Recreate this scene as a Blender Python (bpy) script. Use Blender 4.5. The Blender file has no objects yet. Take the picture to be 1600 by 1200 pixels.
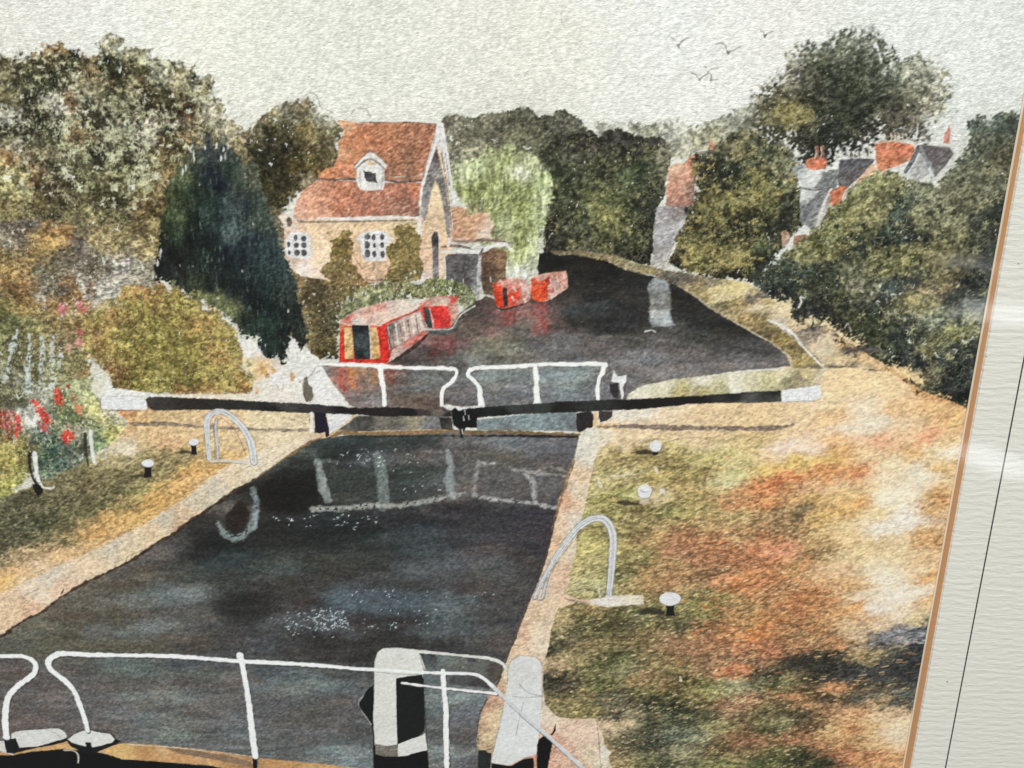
import bpy, math, random
import numpy as np

# ------------------------------------------------------------------ camera, world, lamps, exposure
scene = bpy.context.scene
F_PX = 1155.0                 # focal length in photo pixels (photo is 1600 x 1200)
DIST = 0.36                   # metres from lens to the middle of the painting
TILT = math.radians(14.7)
ROLL = math.radians(1.3)

cam_data = bpy.data.cameras.new('camera')
cam = bpy.data.objects.new('camera', cam_data)
scene.collection.objects.link(cam)
cam_data.sensor_width = 36.0
cam_data.lens = 36.0 * F_PX / 1600.0
cam_data.clip_start = 0.01
cam_data.clip_end = 50.0
cam.location = (0.0, DIST * math.sin(TILT), DIST * math.cos(TILT))
from mathutils import Matrix, Vector
CAM_R = Matrix.Rotation(-TILT, 3, 'X') @ Matrix.Rotation(ROLL, 3, 'Z')
cam.rotation_euler = CAM_R.to_euler()
scene.camera = cam

world = bpy.data.worlds.new('World')
scene.world = world
world.use_nodes = True
bg = world.node_tree.nodes['Background']
bg.inputs['Color'].default_value = (0.93, 0.97, 1.0, 1)
bg.inputs['Strength'].default_value = 0.14


def area_lamp(name, loc, target, sx, sy, power, col=(1, 1, 1)):
    d = bpy.data.lights.new(name, 'AREA')
    d.shape = 'RECTANGLE'
    d.size = sx
    d.size_y = sy
    d.energy = power
    d.color = col
    o = bpy.data.objects.new(name, d)
    o.location = loc
    o.rotation_euler = (Vector(target) - Vector(loc)).to_track_quat('-Z', 'Y').to_euler()
    scene.collection.objects.link(o)
    return o


# daylight from a window high above the picture, raking over the paper
area_lamp('window_light', (-0.9, 3.6, 2.7), (0, 0, 0), 1.3, 1.3, 362.0, (1.0, 0.985, 0.95))


def glint_lamp(name, u0, v0, u1, v1, thick, radiance, dist=1.3, glass_z=0.0042):
    """unseen lamp added so that the glass mirrors it along a short line"""
    ends = []
    for u, v in ((u0, v0), (u1, v1)):
        d = CAM_R @ Vector(((u - 800.0) / F_PX, -(v - 600.0) / F_PX, -1.0)).normalized()
        t = (glass_z - cam.location.z) / d.z
        hit = Vector(cam.location) + d * t
        ends.append((hit, hit + Vector((d.x, d.y, -d.z)) * dist, t))
    a_, b_ = ends[0][1], ends[1][1]
    mid = (a_ + b_) / 2
    aim = (ends[0][0] + ends[1][0]) / 2
    L = (b_ - a_).length
    T = thick / F_PX * (ends[0][2] + dist)
    d_ = bpy.data.lights.new(name, 'AREA')
    d_.shape = 'ELLIPSE'; d_.size = L; d_.size_y = T
    d_.energy = radiance * math.pi * (math.pi / 4 * L * T)
    d_.color = (0.93, 0.97, 1.0)
    o = bpy.data.objects.new(name, d_)
    zc = (mid - aim).normalized()
    xc = (b_ - a_).normalized()
    yc = zc.cross(xc).normalized(); xc = yc.cross(zc).normalized()
    o.matrix_world = Matrix(((xc.x, yc.x, zc.x, mid.x), (xc.y, yc.y, zc.y, mid.y), (xc.z, yc.z, zc.z, mid.z), (0, 0, 0, 1)))
    scene.collection.objects.link(o)


# lamps added out of view to make soft glints in the glass
glint_lamp('added_glint', 1490, 700, 1620, 742, 30, 6.0)
glint_lamp('added_glint', 1500, 484, 1640, 496, 26, 6.0)
glint_lamp('added_glint', 1455, 402, 1580, 422, 9, 4.0)
glint_lamp('added_glint', 1370, 450, 1530, 500, 70, 0.5)

scene.view_settings.view_transform = 'Standard'
scene.view_settings.look = 'None'
scene.view_settings.exposure = 0.0
scene.view_settings.gamma = 1.0
scene.view_settings.use_curve_mapping = False
scene.cycles.max_bounces = 5
scene.cycles.transparent_max_bounces = 8

PAINT_GAIN = 1.0              # how bright a white reflector renders under the lamps above
# ------------------------------------------------------------------ PAINT ENGINE
# The sheet is laid out in "sheet units" (1 unit = U_M metres); X right, Y down, origin in the middle.
# Traced points are written as they were read off and are carried to the flat sheet by to_sheet().
U_M = DIST / F_PX
_ct, _st = math.cos(TILT), math.sin(TILT)
_cr, _sr = math.cos(ROLL), math.sin(ROLL)


def to_sheet(u, v, h=0.0):
    """photo position -> sheet position on a plane h metres above the paper"""
    a = (u - 800.0) / F_PX
    b = -(v - 600.0) / F_PX
    x, y, z = _cr * a - _sr * b, _sr * a + _cr * b, -1.0
    # rotation about X by -TILT
    wy = _ct * y + _st * z
    wz = -_st * y + _ct * z
    t = (DIST * _ct - h) / -wz
    return (x * t) / U_M, -(DIST * _st + wy * t) / U_M


STEP = 1.4
X0, X1, Y0, Y1 = -980.0, 745.0, -640.0, 790.0
NX = int((X1 - X0) / STEP)
NY = int((Y1 - Y0) / STEP)
XS = (X0 + np.arange(NX) * STEP).astype(np.float32)
YS = (Y0 + np.arange(NY) * STEP).astype(np.float32)
CAN = np.zeros((NY, NX, 3), np.float32)
IDM = np.zeros((NY, NX), np.int16)
_rt = np.random.RandomState(7).rand(512, 512).astype(np.float32)


def vn(X, Y, sx, sy=None, ang=0.0, seed=0):
    """value noise -1..1"""
    sy = sy or sx
    c, s = math.cos(math.radians(ang)), math.sin(math.radians(ang))
    A = (X * c + Y * s) / sx + seed * 17.31 + 200
    B = (-X * s + Y * c) / sy + seed * 9.17 + 200
    ia = np.floor(A).astype(np.int32); ib = np.floor(B).astype(np.int32)
    fa = A - ia; fb = B - ib
    fa = fa * fa * (3 - 2 * fa); fb = fb * fb * (3 - 2 * fb)
    ia &= 511; ib &= 511
    ja = (ia + 1) & 511; jb = (ib + 1) & 511
    v = (_rt[ib, ia] * (1 - fa) + _rt[ib, ja] * fa) * (1 - fb) + (_rt[jb, ia] * (1 - fa) + _rt[jb, ja] * fa) * fb
    return (v * 2 - 1).astype(np.float32)


def fbm(X, Y, sx, sy=None, ang=0.0, seed=0, o=3):
    sy = sy or sx
    t = 0; a = 1.0; n = 0
    for k in range(o):
        t = t + a * vn(X, Y, sx / 2**k, sy / 2**k, ang + 13 * k, seed + 5 * k)
        n += a; a *= 0.6
    return t / n * 1.3


def ridge(X, Y, sx, sy=None, ang=0.0, seed=0):
    return 1 - np.abs(fbm(X, Y, sx, sy, ang, seed, 2)) * 2.2


def ss(a, b, x):
    t = np.clip((x - a) / (b - a), 0, 1)
    return t * t * (3 - 2 * t)


RAW = [False]
TINT = [None]      # extra dilution of the pigments being mixed, per plant


def lin(c):
    """a pigment as it looks when brushed thinly over white paper -> linear reflectance"""
    c = np.asarray(c, np.float32)
    if not RAW[0]:
        m = c.max(); sat = (m - c.min()) / max(m, 1)
        hi = min(max((m - 150) / 70, 0), 1); gate = min(max((m - 62) / 55, 0), 1)
        w = np.array([192, 177, 157]) * (1 - hi) + np.array([224, 220, 210]) * hi
        c = c + (0.52 * sat * gate * (1 - 0.55 * hi)) * (w - c)
        l = c.mean()
        c = c * (1 + 0.09 * min(max((l - 140) / 55, 0), 1)) * (1 - 0.15 * min(max((52 - l) / 20, 0), 1))
    c = c / 255.0
    return np.where(c <= 0.04045, c / 12.92, ((c + 0.055) / 1.055) ** 2.4)


def bbox(P, pad):
    i0 = max(0, int((P[:, 0].min() - pad - X0) / STEP)); i1 = min(NX, int((P[:, 0].max() + pad - X0) / STEP) + 2)
    j0 = max(0, int((P[:, 1].min() - pad - Y0) / STEP)); j1 = min(NY, int((P[:, 1].max() + pad - Y0) / STEP) + 2)
    return i0, max(i1, i0), j0, max(j1, j0)


def conv(pts):
    return np.array([to_sheet(p[0], p[1]) for p in pts], np.float32)


def smooth_pts(P, closed, n=4):
    out = []
    N = len(P)
    rng = range(N) if closed else range(N - 1)
    for i in rng:
        if closed:
            p0, p1, p2, p3 = P[i - 1], P[i], P[(i + 1) % N], P[(i + 2) % N]
        else:
            p0, p1, p2, p3 = P[max(i - 1, 0)], P[i], P[i + 1], P[min(i + 2, N - 1)]
        for k in range(n):
            t = k / n
            out.append(0.5 * ((2 * p1) + (-p0 + p2) * t + (2 * p0 - 5 * p1 + 4 * p2 - p3) * t * t + (-p0 + 3 * p1 - 3 * p2 + p3) * t**3))
    if not closed:
        out.append(P[-1])
    return np.array(out, np.float32)


def sdf(P, X, Y):
    """signed distance, positive inside"""
    d2 = np.full(X.shape, 1e12, np.float32)
    ins = np.zeros(X.shape, bool)
    N = len(P)
    for i in range(N):
        ax, ay = P[i]; bx, by = P[(i + 1) % N]
        ex, ey = bx - ax, by - ay
        px, py = X - ax, Y - ay
        t = np.clip((px * ex + py * ey) / (ex * ex + ey * ey + 1e-9), 0, 1)
        d2 = np.minimum(d2, (px - t * ex) ** 2 + (py - t * ey) ** 2)
        if ay != by:
            c = ((ay > Y) != (by > Y)) & (X < ex * (Y - ay) / ey + ax)
            ins ^= c
    d = np.sqrt(d2)
    return np.where(ins, d, -d)


def ctrl_colour(ctrl, X, Y, r=14.0, warp=9.0, seed=0, p=2.0, an=1.0, ang=0.0, jit=0.8):
    """blend of pigments laid at control spots, their borders bled by a wandering warp"""
    if len(ctrl) == 1:
        return np.broadcast_to(lin(ctrl[0][2]), X.shape + (3,)).copy()
    wx = X + warp * fbm(X, Y, 22, seed=seed + 3) + warp * jit * (vn(X, Y, 5, seed=seed + 31) + .7 * vn(X, Y, 2.6, seed=seed + 33))
    wy = Y + warp * fbm(X, Y, 22, seed=seed + 4) + warp * jit * (vn(X, Y, 5, seed=seed + 32) + .7 * vn(X, Y, 2.6, seed=seed + 34))
    ca, sa = math.cos(math.radians(ang)), math.sin(math.radians(ang))
    acc = np.zeros(X.shape + (3,), np.float32); sw = np.zeros(X.shape, np.float32)
    for c in ctrl:
        cx, cy = to_sheet(c[0], c[1])
        dx, dy = wx - cx, wy - cy
        w = 1.0 / (((dx * ca + dy * sa) * an) ** 2 + ((-dx * sa + dy * ca)) ** 2 + r * r) ** p
        if len(c) > 3:
            w = w * c[3]
        acc += w[..., None] * lin(c[2]); sw += w
    return acc / sw[..., None]


# ------------ registry of painted parts
ITEMS = [dict(name='painted_sky', label='pale grey watercolour sky left as bare textured paper', par=None, mat='paper')]


def item(name, label=None, par=None, mat='wash'):
    ITEMS.append(dict(name=name, label=label, par=par, mat=mat))
    return len(ITEMS) - 1


def tooth(X, Y):
    """the paper's tooth: short slanting ridges"""
    return 0.6 * vn(X, Y, 9, 3.2, -24, 90) + 0.4 * vn(X, Y, 5, 2.6, -40, 91)


# ------------ brushwork textures: col (linear) -> col
def T_wash(c, X, Y, seed, k=1.0):
    g = 1 + k * (0.10 * fbm(X, Y, 16, seed=seed) + 0.09 * vn(X, Y, 3.2, seed=seed + 1) + 0.09 * tooth(X, Y))
    return c * g[..., None]


def T_leaf(c, X, Y, seed, k=1.0, light=(176, 172, 130), la=0.5, dark=0.55, white=0.02, ang=0, sx=1.0, sc=1.0):
    n1 = fbm(X, Y, 17 * sc, 17 * sc * sx, ang, seed)
    n2 = fbm(X, Y, 6 * sc, 6 * sc * sx, ang, seed + 1, 2)
    n3 = vn(X, Y, 2.6, 2.6 * max(1, sx * .7), ang, seed + 9)
    n4 = fbm(X, Y, 4.6 * sc, 3.8 * sc * sx, ang + 20, seed + 15, 2)
    two = ss(-0.32, 0.36, n4 + 0.35 * n1)
    g = np.exp(k * (0.5 * n1 + 0.55 * n2 + 0.18 * n3) + k * 1.15 * (two - 0.56))
    out = 0.86 * c * g[..., None]
    r = ridge(X, Y, 5.0 * sc, 4.0 * sc * sx, ang + 25, seed + 2)
    cl = ss(-0.25, 0.4, fbm(X, Y, 24 * sc, seed=seed + 3))
    m = ss(0.5, 0.85, r) * cl * la
    L = lin(light)
    # the light touches follow the hue beneath
    Lc = 0.55 * L + 0.45 * np.minimum(c * 3.0, 0.6)
    out = out * (1 - m[..., None]) + Lc * m[..., None]
    d = ss(0.35, 0.75, fbm(X, Y, 8 * sc, 7 * sc * sx, ang, seed + 6, 2)) * dark
    out = out * (1 - d[..., None] * 0.62)
    if white:
        w = ss(0.80 - white * 2, 0.9 - white * 2, vn(X, Y, 3.2, 4.4, 20, seed + 11)) * ss(0.0, 0.45, fbm(X, Y, 30, seed=seed + 12)) * 0.85
        out = out * (1 - w[..., None]) + lin((200, 202, 196)) * w[..., None]
    return out


def T_grass(c, X, Y, seed, k=1.0, ang=-6, light=(222, 198, 156), la=0.35):
    lum = c.mean(-1)
    k = k * np.interp(lum, [.08, .25, .45, .65], [1.1, .8, .38, .22]).astype(np.float32)
    n1 = fbm(X, Y, 34, 9, ang, seed)
    n2 = fbm(X, Y, 11, 3.6, ang - 8, seed + 1, 2)
    n3 = vn(X, Y, 4.5, 2.4, ang - 25, seed + 2)
    n4 = ss(-.3, .35, fbm(X, Y, 8, 3.4, ang - 14, seed + 15, 2) + .3 * n1)
    g = np.exp(k * (0.26 * n1 + 0.42 * n2 + 0.2 * n3) + k * .75 * (n4 - .53))
    out = c * g[..., None]
    m = ss(0.35, 0.75, fbm(X, Y, 7, 3.2, ang - 18, seed + 3, 2)) * ss(-.1, .5, fbm(X, Y, 30, 14, seed=seed + 4)) * la * np.interp(lum, [.1, .4, .6], [1, .7, .2]).astype(np.float32)
    out = out * (1 - m[..., None]) + (0.5 * lin(light) + 0.5 * np.minimum(c * 2, .8)) * m[..., None]
    return out


def T_water(c, X, Y, seed, k=1.0, ang=-4):
    n1 = fbm(X, Y, 60, 9, ang, seed)
    n2 = vn(X, Y, 26, 3.0, ang, seed + 1)
    n3 = vn(X, Y, 3.0, 2.6, -24, seed + 2)
    n4 = fbm(X, Y, 40, 16, ang, seed + 7)
    g = np.exp(k * (0.34 * n1 + 0.14 * n2 + 0.16 * n3 + 0.16 * tooth(X, Y)))
    out = c * g[..., None]
    gm = out.mean(-1, keepdims=True); out = gm + (out - gm) * 0.6
    tint = np.stack([1 - 0.08 * n4, 1 + 0.01 * n4, 1 + 0.08 * n4], -1)
    return out * tint


def T_streak(c, X, Y, seed, k=1.0):       # hanging foliage, vertical strokes
    n1 = fbm(X, Y, 6, 26, 4, seed)
    n2 = vn(X, Y, 2.8, 12, -3, seed + 1)
    n3 = vn(X, Y, 2.8, seed=seed + 2)
    g = np.exp(k * (0.55 * n1 + 0.5 * n2 + 0.35 * n3))
    return c * g[..., None]


def T_roof(c, X, Y, seed, k=1.0):
    n1 = fbm(X, Y, 26, 5, -10, seed); n2 = vn(X, Y, 6, 2.6, -22, seed + 1); n3 = vn(X, Y, 2.6, seed=seed + 2)
    out = c * np.exp(k * (0.20 * n1 + 0.16 * n2 + 0.12 * n3))[..., None]
    m = ss(.55, .85, vn(X, Y, 7, 3, -20, seed + 4)) * .3 * k
    return out * (1 - m[..., None]) + lin((220, 190, 165)) * m[..., None]


def T_none(c, X, Y, seed, k=1.0):
    return c * (1 + 0.05 * k * vn(X, Y, 3.0, seed=seed) + 0.06 * k * fbm(X, Y, 10, seed=seed + 3))[..., None]


_sd = [100]


def paint(pid, pts, ctrl, tex=T_wash, edge=2.0, rag=0.0, rs=7.0, alpha=1.0, r=14.0, warp=9.0, smooth=False, rim=0.0, p=2.0, dry=0.0, con=None, mul=None, **kw):
    """lay one wash.  pts: outline; ctrl: [(x, y, colour)] or one colour; rag: raggedness of the edge"""
    _sd[0] += 7
    seed = _sd[0]
    P = conv(pts)
    if smooth:
        P = smooth_pts(P, True, 3)
    i0, i1, j0, j1 = bbox(P, 3 + rag * 1.6 + edge)
    if i1 - i0 < 1 or j1 - j0 < 1:
        return
    X, Y = np.meshgrid(XS[i0:i1], YS[j0:j1])
    d = sdf(P, X, Y)
    if rag:
        d = d + rag * (0.75 * fbm(X, Y, rs * 2.4, seed=seed + 40) + 0.55 * vn(X, Y, rs * .6, seed=seed + 41))
    d = d + 0.5 * vn(X, Y, 5, seed=seed + 43)
    a = np.clip(d / edge + 0.5, 0, 1)
    if rag >= 3.3:                            # feathered, broken edge
        a = a * np.clip(0.62 + d / (rag * 1.9) + 1.15 * vn(X, Y, 3.4, 2.6, -25, seed + 61) + .5 * fbm(X, Y, 14, 9, -25, seed + 62), 0, 1)
    if dry:                                   # dry brush: the tooth of the paper shows through
        t = 0.6 * vn(X, Y, 4, 2.8, -25, seed + 50) + 0.4 * vn(X, Y, 9, 4, -20, seed + 51)
        a = a * ss(-0.9 + dry * 1.2, -0.5 + dry * 1.2, t)
    a = a * alpha
    m = a > 0.002
    if not m.any():
        return
    if not isinstance(ctrl, list):
        ctrl = [(0, 0, ctrl)]
    an_, ag_ = (0.42, -3) if tex is T_water else (0.5, -10) if tex is T_grass else (1.0, 0)
    c = ctrl_colour(ctrl, X, Y, r, warp, seed, p, an_, ag_, 0.8 if tex in (T_leaf, T_grass) else 0.4)
    if TINT[0] is not None and tex in (T_leaf, T_streak, T_grass):
        c = c * np.array(TINT[0], np.float32)
    if con is None:
        con = 0.14 if tex is T_leaf else 0.0
    if con:
        lm = c.mean(-1, keepdims=True)
        c = c * np.clip(lm / 0.15, 0.2, 1.5) ** con
    if mul is not None:
        c = c * np.array(mul, np.float32)
    c = tex(c, X, Y, seed, **kw)
    if rim:                                   # pigment gathered at the edge of the wash
        c = c * (1 - rim * np.exp(-np.maximum(d, 0) / 1.6))[..., None]
    S = CAN[j0:j1, i0:i1]
    S[:] = S * (1 - a[..., None]) + np.clip(c, 0.003, 0.95) * a[..., None]
    if pid is not None:
        IDM[j0:j1, i0:i1][a > 0.5 * min(1, alpha * 1.0)] = pid


def stroke(pid, pts, w, col, alpha=1.0, edge=1.5, wob=0.5, smooth=True, tex=T_none, dry=0.0, k=1.0, taper=False):
    """one brush or pencil line; w may be a list of widths, one per point"""
    _sd[0] += 7
    seed = _sd[0]
    P = conv(pts)
    W = np.array(w if isinstance(w, (list, tuple)) else [w] * len(P), np.float32)
    if smooth and len(P) > 2:
        W = np.interp(np.linspace(0, len(P) - 1, (len(P) - 1) * 4 + 1), np.arange(len(P)), W)
        P = smooth_pts(P, False, 4)
    i0, i1, j0, j1 = bbox(P, float(W.max()) + 3)
    if i1 - i0 < 1 or j1 - j0 < 1:
        return
    X, Y = np.meshgrid(XS[i0:i1], YS[j0:j1])
    d = np.full(X.shape, -1e6, np.float32)
    for i in range(len(P) - 1):
        ax, ay = P[i]; ex, ey = P[i + 1] - P[i]
        px, py = X - ax, Y - ay
        t = np.clip((px * ex + py * ey) / (ex * ex + ey * ey + 1e-9), 0, 1)
        w_ = W[i] + (W[i + 1] - W[i]) * t
        d = np.maximum(d, w_ / 2 - np.sqrt((px - t * ex) ** 2 + (py - t * ey) ** 2))
    d = d + wob * vn(X, Y, 6, seed=seed)
    a = np.clip(d / edge + 0.5, 0, 1)
    if dry:
        t = vn(X, Y, 4, 2.8, -25, seed + 50)
        a = a * ss(-0.9 + dry * 1.2, -0.5 + dry * 1.2, t)
    a = a * alpha
    c = np.broadcast_to(lin(col), X.shape + (3,)).copy()
    c = tex(c, X, Y, seed, k)
    S = CAN[j0:j1, i0:i1]
    S[:] = S * (1 - a[..., None]) + np.clip(c, 0.003, 0.95) * a[..., None]
    if pid is not None:
        IDM[j0:j1, i0:i1][a > 0.5 * alpha] = pid


def sprigs(n, pts, cols, size=(3, 8), num=(4, 9), wd=(1.0, 1.9), alpha=0.85, spread=180, seed=0, keep=None, pid=None):
    """clusters of small leaf touches fanning from a point, light over dark"""
    rg = random.Random(seed * 91 + 7)
    P = conv(pts)
    x0, y0 = P.min(0); x1, y1 = P.max(0)
    xs = np.array([rg.uniform(x0, x1) for _ in range(n)], np.float32)
    ys = np.array([rg.uniform(y0, y1) for _ in range(n)], np.float32)
    ok = sdf(P, xs, ys) > 0
    if keep is not None:
        ok &= fbm(xs, ys, keep[0], seed=seed + 3) > keep[1]
    R = 5
    for cx, cy in zip(xs[ok], ys[ok]):
        col = lin(rg.choice(cols)) * rg.uniform(.75, 1.15)
        sz = rg.uniform(*size); a0 = rg.uniform(0, 360)
        for _ in range(rg.randint(*num)):
            a = math.radians(a0 + rg.uniform(-spread, spread)); q = sz * rg.random() ** .6
            x, y = cx + q * math.cos(a), cy + q * math.sin(a) * .8
            ci = int((x - X0) / STEP); cj = int((y - Y0) / STEP)
            if ci < R or cj < R or ci > NX - R - 1 or cj > NY - R - 1:
                continue
            X = XS[ci - R:ci + R + 1][None, :] - x; Y = YS[cj - R:cj + R + 1][:, None] - y
            b = a + rg.uniform(-.6, .6); L = rg.uniform(.4, 2.6); Wd = rg.uniform(*wd) / 2
            u = X * math.cos(b) + Y * math.sin(b); v = -X * math.sin(b) + Y * math.cos(b)
            d = Wd - np.sqrt(np.maximum(np.abs(u) - L, 0) ** 2 + v * v)
            m = (np.clip(d / 1.3 + 0.5, 0, 1) * alpha * rg.uniform(.6, 1))[..., None]
            S = CAN[cj - R:cj + R + 1, ci - R:ci + R + 1]
            S[:] = S * (1 - m) + col * rg.uniform(.85, 1.15) * m


def dabs(n, pts, cols, ln=(3, 7), wd=(1.2, 2.4), ang=(0, 180), alpha=0.9, pid=None, curve=0.25, seed=0, keep=None):
    """many separate little touches of the brush inside an outline"""
    rg = random.Random(seed * 77 + 5)
    P = conv(pts)
    x0, y0 = P.min(0); x1, y1 = P.max(0)
    xs = np.array([rg.uniform(x0, x1) for _ in range(n)], np.float32)
    ys = np.array([rg.uniform(y0, y1) for _ in range(n)], np.float32)
    ok = sdf(P, xs, ys) > 0
    if keep is not None:
        ok &= fbm(xs, ys, keep[0], seed=seed + 3) > keep[1]
    R = 8
    for x, y in zip(xs[ok], ys[ok]):
        ci = int((x - X0) / STEP); cj = int((y - Y0) / STEP)
        if ci < R or cj < R or ci > NX - R - 1 or cj > NY - R - 1:
            continue
        X = XS[ci - R:ci + R + 1][None, :] - x; Y = YS[cj - R:cj + R + 1][:, None] - y
        a = math.radians(rg.uniform(*ang)); L = rg.uniform(*ln) / 2; Wd = rg.uniform(*wd) / 2
        u = X * math.cos(a) + Y * math.sin(a); v = -X * math.sin(a) + Y * math.cos(a)
        v = v - rg.uniform(-curve, curve) * u * u / (L + 1)
        d = Wd - np.sqrt(np.maximum(np.abs(u) - L, 0) ** 2 + v * v)
        m = (np.clip(d / 1.4 + 0.5, 0, 1) * alpha * rg.uniform(.6, 1))[..., None]
        c = lin(rg.choice(cols)) * rg.uniform(.8, 1.2)
        S = CAN[cj - R:cj + R + 1, ci - R:ci + R + 1]
        S[:] = S * (1 - m) + c * m
        if pid is not None:
            IDM[cj - R:cj + R + 1, ci - R:ci + R + 1][m[..., 0] > .5] = pid
# ------------------------------------------------------------------ THE PICTURE
# ---- sky: bare paper with the faintest washes
GX, GY = np.meshgrid(XS, YS)
sky = [(0, 0, (203, 201, 192)), (60, 60, (203, 202, 198)), (230, 70, (209, 209, 206)), (430, 10, (198, 205, 194)), (340, 8, (215, 212, 190)),
       (560, 30, (198, 198, 188)), (700, 90, (205, 204, 196)), (850, 70, (210, 209, 193)), (1050, 50, (206, 209, 212)), (1230, 20, (212, 208, 200)),
       (1200, 120, (212, 212, 208)), (1400, 60, (204, 208, 206)), (1540, 100, (203, 208, 207)), (600, 160, (207, 206, 199)), (950, 150, (210, 209, 201)),
       (20, 300, (190, 185, 160)), (800, 300, (180, 180, 165)), (1500, 300, (190, 190, 180))]
CAN[:] = T_none(ctrl_colour([(a_, b_, tuple(0.55 * v_ + 0.45 * (sum(q_) / 3 + o_) for v_, o_ in zip(q_, (1, 2, -2)))) for a_, b_, q_ in sky], GX, GY, 110, 40, 1), GX, GY, 3, 0.5)
CAN *= (1 + 0.05 * tooth(GX, GY))[..., None]

# ---- pencil lines in the sky
PENCIL = (120, 116, 110)
def pencil(label, pts, w=0.9, col=PENCIL, a=0.75):
    stroke(item('painted_pencil_line', label), pts, w, col, a)
pencil('looped pencil arc over the round tree left of the cottage', [(473, 160), (476, 150), (484, 145), (492, 147), (498, 157), (501, 168), (510, 172), (522, 178)])
pencil('small pencil arc above the left end of the cottage ridge', [(547, 182), (553, 172), (563, 169), (573, 172), (579, 183)])
pencil('faint pencil tick in the top middle of the sky', [(877, 20), (878, 34), (884, 45)], .8, (150, 146, 140), .6)
pencil('short pencil arc right of the cottage gable peak', [(690, 182), (700, 178), (712, 180)])

# ---- birds
def bird(label, strokes):
    b = item('painted_bird', label)
    ITEMS[b]['group'] = 'painted birds flying in the sky'
    for pts, w in strokes:
        stroke(b, pts, w, (112, 110, 108), 0.9, wob=.2)
bird('small painted bird with one raised wing, left of the birds in the sky', [([(1060, 72), (1064, 66), (1070, 61), (1077, 59)], [2.6, 1.6, 1.3, .8]), ([(1049, 59), (1055, 62)], 1.3), ([(1059, 70), (1061, 74)], 2.6)])
bird('largest painted bird with a wide wingspan, middle of the sky flock', [([(1118, 69), (1126, 67), (1133, 70), (1135, 77)], [1, 1.6, 1.8, 1]), ([(1137, 82), (1145, 79), (1155, 74), (1166, 69)], [2.5, 1.5, 1.2, .8]), ([(1136, 80), (1138, 84)], 2.8)])
bird('painted bird nearest the big tree, at the right of the flock', [([(1188, 49), (1193, 51), (1195, 58)], [1, 1.5, 2.6]), ([(1195, 57), (1200, 52), (1209, 48)], [2.6, 1.4, .8])])
bird('painted bird of the low pair, the left one', [([(1080, 114), (1086, 116), (1090, 121), (1094, 126)], [1.6, 1.6, 1.6, 2.6]), ([(1094, 124), (1099, 119), (1107, 115)], [2, 1.3, 1])])
bird('painted bird of the low pair, the right one', [([(1106, 112), (1111, 117), (1111, 126)], [1.2, 1.6, 3]), ([(1110, 125), (1117, 125), (1123, 124)], [2, 1.2, .8]), ([(1100, 104), (1104, 105)], 1.6), ([(1106, 113), (1112, 108), (1122, 107)], [.8, 1.4, .8])])

TINT[0] = (1.02, 1.06, 1.07)
# ================= far trees
t = item('painted_tree', 'pale sage distant trees painted faintly behind the red house ruin')
paint(t, [(925, 190), (945, 184), (975, 196), (1000, 192), (1030, 188), (1060, 190), (1080, 196), (1110, 190), (1140, 170), (1190, 150), (1200, 230), (1120, 260), (1040, 250), (930, 235)],
      [(950, 195, (160, 158, 146)), (1010, 195, (158, 156, 132)), (1045, 225, (148, 145, 122)), (1080, 200, (156, 152, 122)), (1110, 215, (150, 146, 116)), (1150, 180, (165, 163, 146)), (1150, 215, (112, 112, 92)), (1050, 210, (190, 188, 178))],
      T_leaf, edge=5, rag=7, alpha=.92, la=.3, dark=.2, k=.6, white=.05)
t = item('painted_tree', 'grey olive distant trees painted right behind the cottage gable and willow')
paint(t, [(684, 195), (695, 182), (712, 178), (728, 182), (745, 184), (755, 176), (764, 178), (775, 176), (790, 172), (800, 173), (812, 166), (824, 167), (832, 173), (843, 184), (852, 178),
          (862, 180), (868, 173), (882, 172), (890, 178), (905, 184), (915, 200), (915, 300), (700, 300)],
      [(715, 195, (128, 124, 108)), (740, 205, (120, 117, 98)), (775, 190, (96, 93, 80)), (805, 182, (84, 82, 70)), (830, 200, (92, 90, 74)), (860, 195, (98, 95, 82)), (885, 185, (82, 80, 72)),
       (900, 200, (104, 101, 88)), (760, 225, (122, 118, 98)), (720, 235, (132, 128, 108)), (810, 215, (112, 110, 88)), (850, 230, (92, 92, 74)), (880, 220, (80, 78, 66))],
      T_leaf, edge=2.0, rag=2.6, rs=4, la=.25, dark=.3, k=.6, white=.03, rim=.15)
t = item('painted_tree', 'dark green bank of trees behind the far bend of the painted canal')
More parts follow.
